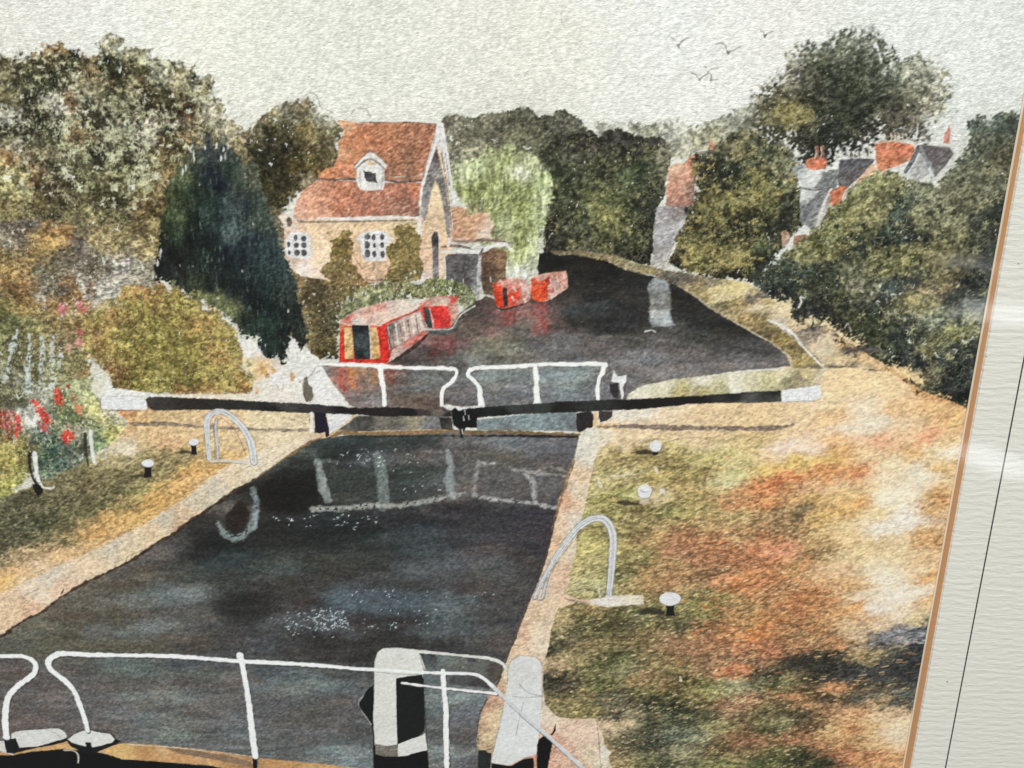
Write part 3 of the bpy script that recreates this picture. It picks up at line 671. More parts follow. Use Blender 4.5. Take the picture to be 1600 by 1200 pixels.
dabs(1500, [(0, 90), (150, 90), (300, 110), (300, 250), (250, 300), (0, 300)], [(176, 176, 146), (160, 160, 128), (196, 194, 170)], ln=(.5, 5), wd=(1, 2.2), ang=(0, 180), alpha=.75, keep=(18, .12), seed=8)
dabs(800, [(0, 90), (150, 90), (300, 120), (300, 220), (250, 280), (0, 290)], [(50, 52, 36), (60, 48, 30), (44, 48, 40)], ln=(.5, 5), wd=(1.2, 2.6), ang=(0, 180), alpha=.65, keep=(22, .1), seed=9)
LT = [(0, 90), (60, 75), (150, 85), (250, 90), (320, 120), (345, 165), (300, 240), (250, 300), (200, 330), (0, 300)]
sprigs(420, LT, [(46, 50, 34), (54, 44, 28), (40, 44, 36), (62, 58, 36)], size=(4, 9), wd=(1.6, 3.2), num=(6, 12), alpha=.7, keep=(26, -.05), seed=60)
sprigs(380, LT, [(190, 190, 160), (176, 176, 140), (160, 162, 126), (206, 204, 184)], size=(3, 8), alpha=.8, keep=(20, -.08), seed=61)
sprigs(120, [(110, 170), (190, 160), (250, 220), (240, 300), (120, 310), (80, 240)], [(196, 198, 170), (180, 184, 150)], size=(4, 9), num=(6, 12), alpha=.85, seed=62)
sprigs(30, LT, [(214, 212, 204)], size=(2, 6), num=(4, 9), wd=(1.4, 2.6), alpha=.9, keep=(20, .1), seed=63)
dabs(160, [(150, 50), (250, 70), (340, 110), (400, 190), (380, 215), (300, 130), (200, 90)], [(150, 144, 112), (120, 114, 80), (170, 166, 140)], ln=(3, 10), wd=(1, 2), ang=(-45, -15), alpha=.6, pid=t, seed=10)

TINT[0] = (.86, .84, .78)
t = item('painted_bush', 'mass of autumn ochre and purple grey shrubs painted at the left below the big tree')
paint(t, [(-200, 350), (0, 345), (40, 340), (90, 345), (130, 340), (170, 350), (240, 340), (268, 350), (262, 400), (250, 440), (245, 455), (190, 462), (150, 480), (140, 620), (-200, 640)],
      [(20, 355, (112, 104, 100)), (50, 350, (104, 100, 96)), (-60, 400, (140, 120, 76)), (90, 362, (132, 100, 58)), (70, 372, (166, 124, 66)), (55, 382, (188, 148, 84)), (85, 380, (190, 158, 92)), (100, 365, (150, 104, 54)), (15, 380, (178, 172, 156)), (30, 375, (112, 102, 92)), (120, 352, (130, 122, 92)),
       (120, 370, (116, 108, 98)), (130, 385, (130, 122, 118)), (100, 400, (112, 104, 92)), (60, 395, (118, 100, 58)), (20, 420, (168, 134, 78)), (40, 410, (150, 118, 66)), (10, 400, (120, 96, 52)), (60, 425, (112, 110, 90)), (90, 420, (108, 106, 88)), (120, 410, (118, 114, 100)), (150, 400, (112, 106, 100)), (170, 385, (150, 136, 96)),
       (150, 370, (160, 144, 104)), (190, 370, (126, 116, 76)), (220, 355, (116, 102, 66)), (240, 365, (136, 124, 82)), (200, 400, (148, 134, 106)), (225, 395, (170, 156, 112)), (185, 415, (186, 184, 182), .6), (205, 410, (194, 192, 192), .6), (165, 425, (134, 128, 120)), (215, 430, (170, 166, 154)), (235, 420, (170, 164, 150)),
       (140, 420, (110, 104, 92)), (120, 438, (206, 205, 202), .6), (133, 448, (206, 205, 202), .6), (158, 455, (204, 203, 200), .6), (180, 445, (190, 188, 182)), (145, 448, (106, 72, 50)), (70, 440, (112, 110, 104)), (95, 448, (112, 108, 102)), (60, 462, (186, 180, 168)), (110, 440, (136, 96, 48)), (110, 455, (128, 88, 44)), (120, 465, (150, 112, 64)),
       (45, 450, (148, 104, 52)), (20, 450, (116, 82, 40)), (5, 460, (170, 148, 104)), (30, 465, (96, 70, 36)), (60, 475, (144, 106, 54)), (85, 470, (146, 108, 58)), (40, 480, (150, 116, 60)), (10, 480, (130, 126, 72)), (50, 500, (140, 140, 96)), (20, 500, (110, 118, 78)), (80, 500, (140, 124, 76)), (110, 505, (150, 126, 78)), (140, 500, (150, 126, 76)),
       (60, 520, (140, 134, 92)), (10, 540, (120, 124, 84)), (110, 530, (160, 142, 108)), (140, 540, (166, 130, 84)), (120, 560, (128, 124, 84)), (140, 580, (120, 100, 62)), (90, 580, (140, 142, 108)), (30, 570, (110, 108, 80)), (20, 610, (98, 98, 78)), (60, 610, (120, 122, 92)), (-60, 560, (110, 112, 80)), (100, 610, (150, 152, 112))],
      T_leaf, edge=3, rag=4, la=.45, dark=.35, k=.65, white=.05, light=(200, 188, 140), warp=7, r=7, p=2.2, ang=-15, sx=.7)
dabs(500, [(0, 380), (240, 380), (230, 450), (0, 460)], [(120, 112, 110), (92, 84, 78), (176, 172, 160), (130, 92, 44)], ln=(.5, 4), wd=(1, 2.2), alpha=.6, keep=(16, .05), seed=11)

# ================= tree left of cottage
t = item('painted_tree', 'dark round tree painted touching the left end of the cottage roof')
paint(t, [(383, 225), (390, 200), (402, 185), (420, 170), (440, 160), (462, 156), (480, 150), (492, 158), (500, 172), (508, 178), (520, 180), (530, 190), (536, 204), (532, 215), (539, 208), (541, 218), (528, 228), (532, 240), (526, 252), (524, 262), (512, 270),
          (500, 280), (492, 292), (482, 296), (470, 302), (462, 312), (452, 318), (446, 332), (446, 345), (420, 350), (405, 340), (398, 300), (390, 260)],
      [(425, 180, (150, 142, 112)), (455, 168, (116, 106, 82)), (440, 195, (80, 76, 54)), (475, 170, (118, 108, 84)), (470, 190, (104, 100, 68)), (480, 200, (128, 112, 66)), (450, 178, (150, 150, 140)), (420, 215, (54, 54, 38)), (400, 240, (60, 60, 44)), (450, 225, (46, 46, 34)), (460, 240, (44, 42, 32)), (500, 180, (160, 158, 144)),
       (505, 188, (168, 170, 156), 1.4), (500, 205, (104, 96, 62)), (515, 215, (100, 96, 76)), (530, 205, (86, 82, 60)), (510, 228, (120, 112, 90)), (500, 245, (76, 74, 44)), (485, 240, (88, 80, 44)), (470, 260, (68, 60, 34)), (455, 265, (76, 66, 36)), (430, 260, (50, 50, 36)), (410, 280, (58, 58, 40)), (440, 285, (64, 62, 44)),
       (480, 275, (84, 80, 50)), (500, 265, (96, 78, 46)), (460, 300, (84, 78, 54)), (430, 310, (72, 68, 50)), (410, 320, (74, 72, 54)), (480, 285, (170, 160, 140)), (430, 335, (84, 78, 58)), (400, 210, (112, 108, 84))],
      T_leaf, edge=3, rag=4, la=.35, dark=.4, k=.62, white=.03, light=(150, 140, 86), r=8)
t = item('painted_bush', 'brown green shrub growth painted between the conifer and the cottage wall')
paint(t, [(398, 300), (420, 330), (446, 325), (440, 345), (447, 362), (446, 405), (470, 425), (500, 430), (520, 425), (560, 430), (585, 438), (560, 460), (535, 480), (530, 500), (528, 560), (500, 562), (470, 560), (440, 560), (420, 460), (410, 380)],
      [(420, 330, (92, 86, 64)), (440, 350, (110, 104, 84)), (425, 365, (146, 142, 118)), (435, 390, (156, 150, 120)), (420, 345, (88, 82, 76)), (450, 420, (138, 134, 104)), (440, 430, (100, 100, 76)), (470, 440, (122, 102, 70)), (490, 440, (100, 84, 60)), (510, 435, (112, 92, 52)), (540, 440, (116, 96, 46)), (565, 445, (112, 92, 46)),
       (500, 455, (72, 66, 52)), (480, 460, (88, 78, 54)), (515, 465, (108, 96, 64)), (455, 460, (150, 142, 108)), (470, 480, (128, 112, 76)), (500, 480, (76, 68, 48)), (515, 490, (88, 84, 62)), (475, 500, (136, 122, 88)), (495, 510, (88, 78, 54)), (520, 515, (80, 76, 54)), (480, 525, (140, 128, 82)), (500, 530, (84, 78, 50)), (520, 540, (84, 76, 44)),
       (490, 550, (100, 88, 54)), (512, 556, (72, 66, 42)), (470, 545, (150, 140, 104)), (545, 460, (120, 112, 66))],
      T_leaf, edge=2.5, rag=4, la=.3, dark=.3, k=.55, white=.025, light=(190, 180, 140), r=7, warp=5)

TINT[0] = None
# ================= COTTAGE
c = item('painted_cottage', 'cream walled cottage with red tiled roof painted by the canal')
paint(c, [(444, 345), (470, 342), (560, 345), (660, 340), (662, 300), (672, 250), (682, 226), (694, 250), (702, 300), (707, 370), (706, 440), (692, 445), (660, 438), (600, 442), (560, 440), (520, 438), (470, 432), (450, 415), (446, 400)],
      [(460, 348, (206, 176, 146)), (500, 355, (214, 186, 142)), (560, 352, (212, 182, 138)), (630, 350, (206, 184, 138)), (500, 385, (216, 190, 150)), (520, 370, (210, 180, 136)), (490, 405, (220, 196, 158)), (600, 425, (208, 172, 130)), (570, 420, (206, 170, 128)), (475, 415, (215, 200, 182)), (470, 400, (206, 176, 140)), (590, 415, (210, 176, 132)),
       (680, 310, (212, 190, 146)), (670, 340, (204, 176, 136)), (665, 400, (206, 172, 134)), (690, 380, (210, 180, 140)), (690, 350, (206, 178, 138)), (695, 430, (212, 184, 146)), (510, 360, (212, 184, 140)), (650, 440, (205, 195, 180))],
      T_wash, edge=1.5, rag=.8, r=6, warp=3, k=1.6, mul=(.95, .97, 1.12))
dabs(90, [(448, 345), (655, 345), (650, 440), (450, 420)], [(226, 222, 212), (222, 206, 184)], ln=(1, 5), wd=(1.2, 2.4), ang=(-30, 10), alpha=.7, keep=(18, .1), seed=90)
g = item('painted_wall', 'shaded grey upper gable of the cottage', par=c)
paint(g, [(682, 228), (687, 250), (696, 285), (702, 330), (704, 370), (699, 372), (694, 330), (685, 290), (680, 282), (674, 300), (668, 330), (664, 345), (657, 335), (659, 300), (668, 270), (675, 245)],
      [(682, 240, (88, 74, 78)), (672, 270, (118, 112, 114)), (665, 300, (140, 136, 136)), (690, 280, (112, 108, 108)), (696, 320, (128, 122, 118)), (702, 360, (140, 136, 132)), (662, 330, (150, 146, 144)), (682, 275, (150, 146, 142))], T_wash, edge=2, r=5, warp=2, k=1.3)
rf = item('painted_roof', 'rust red tiled cottage roof in two slopes', par=c)
paint(rf, [(527, 188), (545, 189), (560, 192), (600, 191), (640, 191), (682, 193), (680, 212), (672, 240), (664, 262), (660, 284), (640, 284), (600, 281), (560, 278), (530, 279), (500, 280), (497, 274), (508, 265), (520, 262), (526, 250), (530, 235), (528, 225), (534, 215), (538, 205)],
      [(540, 196, (196, 146, 110)), (575, 200, (172, 96, 62)), (620, 200, (160, 94, 62)), (665, 200, (162, 98, 72)), (560, 215, (178, 98, 58)), (600, 220, (166, 90, 54)), (640, 225, (142, 84, 58)), (670, 225, (158, 90, 64)), (535, 240, (206, 150, 112)), (545, 225, (186, 112, 72)), (610, 240, (160, 88, 56)), (655, 240, (160, 94, 66)), (640, 248, (126, 82, 60)),
       (540, 260, (190, 110, 72)), (620, 265, (158, 98, 72)), (640, 268, (134, 86, 66)), (655, 262, (164, 98, 72)), (510, 272, (192, 112, 72)), (535, 272, (180, 108, 78)), (505, 276, (196, 120, 80))],
      T_roof, edge=1.6, rag=.7, r=7, warp=4)
paint(rf, [(480, 292), (497, 280), (540, 283), (560, 284), (600, 285), (640, 285), (659, 286), (656, 310), (655, 340), (630, 339), (600, 339), (560, 341), (520, 342), (480, 343), (460, 342), (458, 335), (462, 315), (470, 302)],
      [(490, 295, (196, 140, 114)), (475, 315, (206, 152, 126)), (465, 332, (206, 160, 136)), (510, 300, (188, 122, 92)), (540, 300, (178, 104, 76)), (580, 300, (160, 96, 76)), (620, 296, (168, 100, 78)), (650, 295, (196, 112, 78)), (500, 325, (200, 138, 108)), (530, 325, (178, 106, 78)), (570, 322, (156, 92, 72)), (600, 325, (168, 104, 84)), (630, 315, (140, 92, 78)), (645, 325, (146, 96, 84)), (570, 335, (186, 112, 86)), (620, 334, (164, 112, 96)), (500, 338, (206, 158, 134))],
      T_roof, edge=1.6, rag=.7, r=7, warp=4)
stroke(rf, [(499, 279), (520, 281), (545, 280), (560, 281)], [2, 3, 3.4, 2.4], (104, 84, 76))
stroke(rf, [(600, 281), (620, 284), (640, 284), (661, 281)], [2.6, 3.4, 3.4, 3], (96, 82, 76))
stroke(rf, [(610, 276), (640, 276), (660, 272)], 2, (200, 186, 176), .7, dry=.4)
stroke(rf, [(560, 190), (600, 192), (640, 191), (684, 194)], [1.2, 1.8, 1.6, 1.6], (104, 84, 76), .85)
dabs(100, [(560, 200), (680, 200), (655, 280), (600, 280)], [(110, 70, 52), (98, 70, 56)], ln=(2, 7), wd=(1, 2), ang=(-20, 5), alpha=.55, keep=(16, .1), seed=12)
ev = item('painted_gutter', 'white eaves board with grey shadow line under the cottage roof', par=c)
stroke(ev, [(495, 341), (540, 341), (580, 340), (620, 339), (656, 341)], [2.5, 3.4, 3.4, 3.4, 4], (205, 200, 196), wob=.9)
stroke(ev, [(464, 345), (480, 347), (540, 346), (600, 345), (650, 344)], [1.6, 2.8, 2.6, 2.4, 1.6], (112, 98, 92), .9)
stroke(ev, [(655, 345), (655, 360), (656, 366)], 6, (206, 203, 200), .9)
bb = item('painted_bargeboard', 'white bargeboards on the cottage gable', par=c)
stroke(bb, [(686, 192), (683, 212), (676, 235), (668, 262), (660, 290), (656, 320)], [5, 7, 6, 5, 3.5, 3], (206, 204, 204), wob=.8)
stroke(bb, [(688, 196), (693, 225), (700, 262), (705, 295), (708, 330)], [8, 9, 7, 5, 3.5], (200, 198, 198), wob=.9)
stroke(bb, [(704, 330), (706, 360), (708, 380)], 3, (202, 200, 198))
stroke(bb, [(696, 240), (702, 285), (707, 318)], 1.2, (120, 116, 116), .8)
stroke(bb, [(690, 240), (698, 290), (703, 330), (706, 368)], 1.6, (104, 98, 100), .8)
stroke(bb, [(682, 196), (678, 222), (668, 252), (660, 282)], 1.1, (110, 98, 96), .8)
paint(bb, [(700, 290), (712, 300), (722, 318), (728, 325), (710, 325)], (196, 197, 192), edge=3)
# dormer
dm = item('painted_dormer', 'white dormer with a dark pane set in the red roof', par=c)
paint(dm, [(553, 262), (560, 252), (570, 243), (578, 237), (588, 242), (598, 250), (604, 258), (603, 264), (600, 262), (601, 290), (598, 296), (572, 298), (560, 294), (557, 280), (558, 266)], (204, 203, 200), T_wash, edge=1.4)
stroke(dm, [(554, 266), (564, 256), (577, 248), (590, 254), (602, 265)], [2, 2.6, 2.4, 2.6, 2], (122, 108, 104), .95)
stroke(dm, [(553, 260), (565, 247), (578, 236), (592, 245), (605, 257)], 1.2, (128, 120, 116), .9)
paint(dm, [(572, 256), (578, 250), (586, 256), (580, 259)], (204, 170, 132), edge=2)
paint(dm, [(568, 266), (572, 268), (578, 267), (582, 271), (587, 270), (588, 280), (590, 286), (580, 284), (572, 284), (569, 276)], (74, 70, 72), T_none, edge=1.2, rag=.6, rs=3)
stroke(dm, [(598, 264), (598, 280), (596, 292)], 1.2, (150, 148, 146), .8)
stroke(dm, [(563, 266), (562, 280), (563, 292)], 1, (160, 158, 156), .8)
# windows
def panes(w, spots, col=(84, 80, 84)):
    for (x, y, a, b) in spots:
        q = [(x + a * math.cos(k * .785), y + b * math.sin(k * .785)) for k in range(8)]
        paint(w, q, col, T_wash, edge=1.2, rag=.5, rs=3, smooth=True)
w = item('painted_window', 'white lattice window at the left end of the cottage', par=c)
paint(w, [(447, 375), (453, 365), (460, 362), (480, 364), (485, 368), (486, 400), (482, 406), (452, 402), (446, 392)], (202, 202, 204), T_wash, edge=1.4)
panes(w, [(462, 371, 3.2, 5), (475, 373, 4.4, 4.6), (451, 382, 2.8, 4.6), (463, 383, 4.4, 4.6), (475, 383, 5, 5), (452, 395, 2.4, 4), (464, 395, 4.4, 5), (475, 395, 4.8, 5)])
w = item('painted_window', 'white arched lattice window between the two ivy clumps', par=c)
paint(w, [(556, 372), (566, 364), (585, 360), (602, 362), (610, 370), (612, 378), (604, 384), (603, 404), (600, 408), (572, 408), (564, 400), (563, 382)], (202, 201, 202), T_wash, edge=1.6, rag=.6)
panes(w, [(574, 370, 4.4, 5), (584, 371, 3.2, 5), (597, 370, 3.4, 5), (574, 383, 4.4, 6), (585, 383, 2.6, 4), (597, 383, 3, 4.4), (574, 396, 5, 6.5), (585, 397, 3.4, 5), (598, 397, 3.8, 5.6)])
stroke(w, [(570, 365), (570, 405)], 1.1, (140, 138, 138), .8)
stroke(w, [(562, 388), (568, 402)], 1, (150, 146, 140), .8)
w = item('painted_window', 'dark oval opening in the white left end of the cottage', par=c)
paint(w, [(434, 338), (442, 332), (450, 335), (456, 345), (462, 352), (464, 360), (456, 362), (448, 356), (440, 346)], (204, 190, 178), T_wash, edge=2, rag=.8)
panes(w, [(452, 347, 4.6, 8)], (100, 88, 82))
# door
d = item('painted_door', 'tall narrow grey door in the cottage gable', par=c)
paint(d, [(674, 372), (678, 362), (684, 362), (686, 376), (685, 400), (686, 436), (676, 436), (676, 400)], [(680, 366, (74, 68, 74)), (679, 395, (112, 108, 112)), (681, 425, (140, 138, 140)), (682, 372, (64, 58, 62))], T_wash, edge=1.6, r=4, warp=2)
stroke(d, [(686, 364), (687, 400), (687, 436)], 1.2, (196, 192, 186), .8)
# ivy
iv = item('painted_ivy', 'olive brown ivy climbing left of the arched window', par=c)
IVC = [(535, 368, (112, 94, 40)), (525, 385, (110, 92, 40)), (545, 385, (104, 84, 34)), (540, 410, (112, 92, 42)), (520, 415, (130, 112, 62)), (550, 425, (118, 92, 46)), (560, 438, (130, 100, 56)), (535, 435, (112, 92, 48))]
paint(iv, [(530, 368), (534, 358), (540, 360), (552, 364), (545, 370), (552, 380), (550, 398), (546, 408), (556, 416), (562, 428), (572, 440), (575, 446), (556, 446), (530, 444), (512, 436), (500, 425), (506, 412), (518, 408), (514, 396), (522, 382), (516, 376)], IVC, T_leaf, edge=1.6, rag=3, rs=4, la=.2, dark=.3, k=.4, white=.02, r=5)
iv2 = item('painted_ivy', 'olive brown ivy climbing right of the arched window', par=c)
paint(iv2, [(612, 358), (622, 352), (636, 350), (648, 356), (656, 368), (658, 384), (654, 396), (660, 410), (662, 426), (655, 436), (630, 444), (612, 440), (600, 432), (606, 420), (612, 410), (604, 398), (606, 386), (616, 380), (622, 372), (616, 368)],
      [(630, 358, (124, 104, 50)), (640, 372, (118, 100, 42)), (625, 385, (106, 88, 36)), (645, 395, (122, 104, 46)), (625, 410, (116, 98, 40)), (645, 420, (112, 96, 46)), (612, 425, (126, 108, 58)), (635, 438, (106, 96, 56))], T_leaf, edge=1.6, rag=3, rs=4, la=.25, dark=.3, k=.4, white=.04, r=5)
dabs(60, [(500, 350), (660, 350), (660, 440), (500, 440)], [(110, 92, 42), (124, 106, 56)], ln=(.5, 2.5), wd=(1.4, 3), alpha=.8, keep=(14, .2), seed=13)
stroke(iv, [(548, 372), (552, 390), (556, 405), (566, 420), (574, 436)], 1, (90, 70, 44), .8)
stroke(c, [(575, 438), (590, 438), (598, 436)], [3, 4, 2], (112, 92, 84), .8)

# ---- lean-to and boathouse
o = item('painted_outbuilding', 'low flat roofed dark outbuilding painted at the right end of the cottage')
paint(o, [(694, 402), (700, 397), (740, 396), (752, 398), (752, 440), (746, 460), (735, 450), (715, 445), (696, 440)],
      [(700, 405, (96, 92, 94)), (725, 420, (84, 80, 82)), (745, 410, (98, 94, 96)), (735, 438, (80, 74, 74)), (748, 450, (150, 150, 152)), (742, 430, (120, 120, 122))], T_wash, edge=1.5, r=5, k=1.4)
paint(o, [(752, 390), (766, 386), (786, 390), (792, 396), (790, 440), (786, 455), (770, 462), (756, 460), (752, 445)],
      [(765, 395, (104, 78, 58)), (780, 410, (112, 82, 56)), (760, 425, (78, 60, 48)), (785, 440, (110, 88, 68)), (765, 450, (92, 74, 60)), (772, 435, (108, 88, 72))], T_wash, edge=1.6, rag=.6, r=5, k=1.4)
stroke(o, [(750, 398), (748, 430), (746, 470), (744, 482)], [4, 5, 5, 4], (168, 168, 170), wob=.8)
o2 = item('painted_roof', 'pinkish brown tiled lean to roof above the outbuilding', par=o)
paint(o2, [(704, 325), (714, 323), (728, 326), (730, 336), (742, 334), (752, 330), (764, 334), (768, 346), (772, 352), (766, 364), (768, 372), (740, 374), (706, 374), (707, 350)],
      [(715, 330, (186, 142, 112)), (710, 345, (178, 132, 102)), (730, 350, (190, 148, 118)), (750, 345, (196, 152, 122)), (762, 350, (200, 176, 158)), (730, 365, (186, 140, 112)), (760, 368, (202, 186, 170)), (712, 368, (180, 132, 104))], T_roof, edge=1.8, rag=1.2, rs=4, r=5, warp=3, k=.7)
o3 = item('painted_slab', 'white and grey flat roof edge of the outbuilding', par=o)
stroke(o3, [(700, 376), (730, 377), (760, 375), (790, 378)], [3, 5, 5, 3], (140, 110, 94), .95)
stroke(o3, [(745, 375), (770, 376), (800, 380)], 2, (104, 96, 92))
stroke(o3, [(690, 386), (705, 384), (720, 385), (735, 388)], [3, 5, 4, 3], (112, 92, 84))
stroke(o3, [(692, 393), (720, 392), (748, 393), (772, 384), (790, 382), (800, 392)], [4, 4.5, 5, 6, 5, 3], (204, 203, 200), wob=.9)
stroke(o3, [(694, 399), (696, 420), (696, 436)], 1.6, (196, 194, 190))
stroke(o3, [(700, 384), (703, 374)], 5, (202, 200, 198), .8)
stroke(o3, [(750, 397), (754, 390)], 3, (90, 80, 76))
stroke(o, [(706, 436), (707, 444)], 1.6, (200, 198, 194)); stroke(o, [(724, 437), (724, 446)], 1.4, (196, 194, 190)); stroke(o, [(766, 433), (767, 440)], 1.6, (190, 186, 180))

# ---- hedge in front of the cottage
t = item('painted_hedge', 'light green hedge painted behind the two red boats')
paint(t, [(528, 500), (534, 478), (545, 462), (560, 450), (585, 444), (605, 436), (635, 438), (655, 446), (668, 436), (690, 434), (706, 440), (725, 445), (738, 452), (744, 466), (742, 480), (730, 488), (720, 480), (708, 464), (660, 466), (622, 468), (600, 478), (560, 492), (545, 498)],
      [(545, 470, (118, 124, 88)), (550, 488, (112, 120, 88)), (575, 460, (136, 142, 104)), (600, 450, (130, 134, 96)), (590, 470, (104, 110, 74)), (620, 445, (104, 96, 56)), (625, 460, (98, 98, 62)), (645, 455, (110, 110, 66)), (665, 448, (126, 128, 86)), (690, 445, (94, 106, 60)), (710, 452, (90, 102, 58)), (725, 460, (110, 120, 78)), (735, 470, (130, 138, 104)), (715, 465, (112, 112, 84)), (565, 445, (148, 140, 96)), (728, 482, (160, 158, 128))],
      T_leaf, edge=2, rag=3, rs=4, la=.45, dark=.2, k=.5, white=.06, light=(196, 204, 166), r=6, warp=4)
dabs(70, [(530, 470), (600, 440), (740, 450), (740, 480), (600, 470)], [(196, 200, 176), (206, 206, 196)], ln=(2, 6), wd=(.9, 1.6), ang=(60, 120), alpha=.75, seed=14)

# ================= CANAL beyond the gates
wt = item('painted_canal_water', 'dark brown grey upper canal water with soft colour reflections', mat='water')
UW = [(843, 396), (870, 397), (900, 398), (930, 405), (955, 412), (975, 418), (1000, 427), (1030, 434), (1060, 446), (1085, 462), (1110, 480), (1140, 498), (1170, 516), (1195, 530), (1215, 540), (1228, 552), (1238, 562), (1236, 572),
      (1200, 576), (1150, 580), (1100, 588), (1050, 594), (1010, 604), (990, 612), (978, 626), (930, 632), (820, 640), (730, 650), (660, 655), (560, 640), (545, 632), (525, 605), (505, 580), (502, 570), (530, 568), (600, 570), (606, 560), (640, 530), (670, 508), (705, 503),
      (720, 488), (740, 474), (760, 462), (780, 470), (830, 460), (842, 440), (840, 420)]
UC = [(870, 410, (30, 28, 25)), (910, 420, (40, 37, 31)), (950, 430, (36, 33, 29)), (980, 440, (44, 42, 38)), (900, 450, (46, 42, 36)), (940, 460, (44, 42, 38)), (980, 480, (48, 46, 42)), (1000, 465, (52, 50, 48)), (1000, 500, (46, 46, 44)),
      (1070, 460, (46, 42, 38)), (1090, 490, (48, 46, 40)), (1120, 505, (44, 44, 40)), (1160, 520, (48, 46, 42)), (1200, 545, (70, 66, 64)), (1100, 525, (60, 58, 52)), (1150, 540, (68, 64, 62)), (1050, 525, (80, 78, 74)), (1030, 535, (92, 86, 88)), (1000, 530, (72, 68, 62)),
      (895, 485, (56, 66, 66)), (930, 480, (52, 62, 62)), (900, 505, (46, 46, 42)), (860, 510, (62, 58, 52)), (950, 510, (44, 44, 42)), (880, 470, (62, 54, 48)), (860, 460, (56, 50, 44)), (860, 485, (92, 66, 62)),
      (790, 490, (134, 58, 58)), (800, 500, (124, 60, 60)), (770, 485, (86, 62, 58)), (835, 490, (146, 64, 60)), (840, 505, (136, 76, 72)), (845, 515, (126, 70, 68)), (820, 505, (108, 96, 74)), (810, 520, (92, 88, 74)), (740, 490, (70, 64, 58)), (755, 505, (98, 72, 66)), (770, 515, (112, 72, 68)),
      (730, 520, (88, 74, 66)), (710, 535, (104, 52, 54)), (690, 532, (118, 52, 56)), (705, 545, (96, 62, 60)), (750, 545, (110, 112, 90)), (775, 535, (112, 112, 84)), (800, 545, (114, 114, 94)), (740, 560, (116, 120, 112)), (710, 562, (76, 72, 70)), (660, 560, (74, 56, 54)), (640, 565, (54, 48, 46)), (680, 550, (64, 54, 52)),
      (840, 540, (88, 84, 84)), (880, 530, (96, 92, 92)), (870, 555, (92, 90, 92)), (930, 545, (88, 82, 82)), (960, 560, (98, 94, 96)), (1000, 560, (104, 102, 104)), (1020, 580, (116, 112, 112)), (980, 585, (104, 100, 100)), (990, 600, (100, 96, 96)), (1080, 560, (98, 92, 92)), (1070, 580, (104, 98, 98)),
      (1120, 560, (88, 82, 80)), (1160, 570, (104, 98, 98)), (1210, 568, (98, 92, 92)), (820, 555, (86, 82, 78)), (780, 560, (80, 80, 70)),
      (540, 590, (148, 62, 52)), (530, 580, (138, 76, 66)), (535, 605, (140, 84, 76)), (548, 585, (186, 116, 48)), (550, 600, (170, 96, 60)), (565, 595, (104, 74, 62)), (580, 590, (132, 96, 52)), (588, 600, (118, 84, 56)), (570, 620, (108, 98, 96)), (590, 625, (112, 106, 106)), (545, 620, (116, 92, 90)), (515, 580, (112, 108, 110)),
      (610, 580, (112, 52, 50)), (620, 600, (78, 60, 58)), (650, 585, (76, 72, 72)), (640, 605, (92, 96, 96)), (670, 595, (96, 102, 102)), (690, 605, (88, 84, 82)), (660, 590, (112, 118, 114)), (620, 620, (88, 72, 62)), (650, 622, (92, 72, 60)), (680, 628, (82, 62, 52)),
      (725, 600, (96, 92, 92)), (720, 580, (80, 74, 72)), (725, 620, (92, 88, 90)), (760, 590, (118, 126, 120)), (790, 590, (104, 110, 106)), (815, 600, (104, 106, 108)), (780, 620, (98, 98, 100)), (820, 625, (96, 94, 96)), (860, 590, (108, 118, 122)), (890, 600, (110, 132, 138)), (900, 590, (112, 130, 134)), (880, 620, (96, 104, 110)), (925, 605, (92, 90, 92)), (850, 615, (100, 104, 108)), (955, 590, (94, 90, 90)), (950, 620, (96, 92, 94))]
UC = [(x_, y_, tuple(min(255, v_ * (1.0 + .16 * min(max((y_ - 505) / 50, 0), 1))) for v_ in q_)) for x_, y_, q_ in UC]
paint(wt, UW, UC, T_water, edge=1.6, rag=.8, r=7, warp=6, p=2.2)
rf_ = item('painted_reflection', 'pale vertical reflection of the house wall in the dark canal water', mat='water')
paint(rf_, [(1022, 434), (1042, 436), (1046, 455), (1048, 475), (1048, 500), (1054, 508), (1046, 512), (1020, 510), (1014, 500), (1016, 470), (1012, 450)],
      [(1030, 440, (150, 152, 156)), (1035, 465, (120, 130, 130)), (1020, 470, (128, 132, 132)), (1030, 490, (158, 166, 168)), (1040, 500, (164, 172, 174)), (1044, 470, (140, 144, 144)), (1022, 505, (140, 144, 148)), (1032, 478, (118, 122, 124))], T_water, edge=4, rag=2, rs=4, r=5, warp=3)
stroke(rf_, [(1008, 518), (1018, 516), (1024, 519)], 2.2, (190, 190, 190), .85)
stroke(wt, [(1022, 512), (1040, 512), (1052, 509)], 2, (72, 70, 70), .8)
dabs(140, [(870, 520), (1080, 540), (1200, 570), (1000, 600), (760, 560)], [(136, 134, 136), (150, 150, 152)], ln=(4, 12), wd=(.9, 1.5), ang=(-12, 8), alpha=.35, curve=.1, seed=15)
dabs(60, [(870, 420), (1010, 440), (1000, 520), (880, 510)], [(84, 92, 92), (96, 92, 86)], ln=(3, 8), wd=(.9, 1.4), ang=(-12, 8), alpha=.35, curve=.1, seed=16)
stroke(wt, [(848, 397), (880, 395), (910, 400), (950, 410), (980, 420), (1008, 428)], [4, 4, 4, 5, 4, 2], (26, 24, 22))

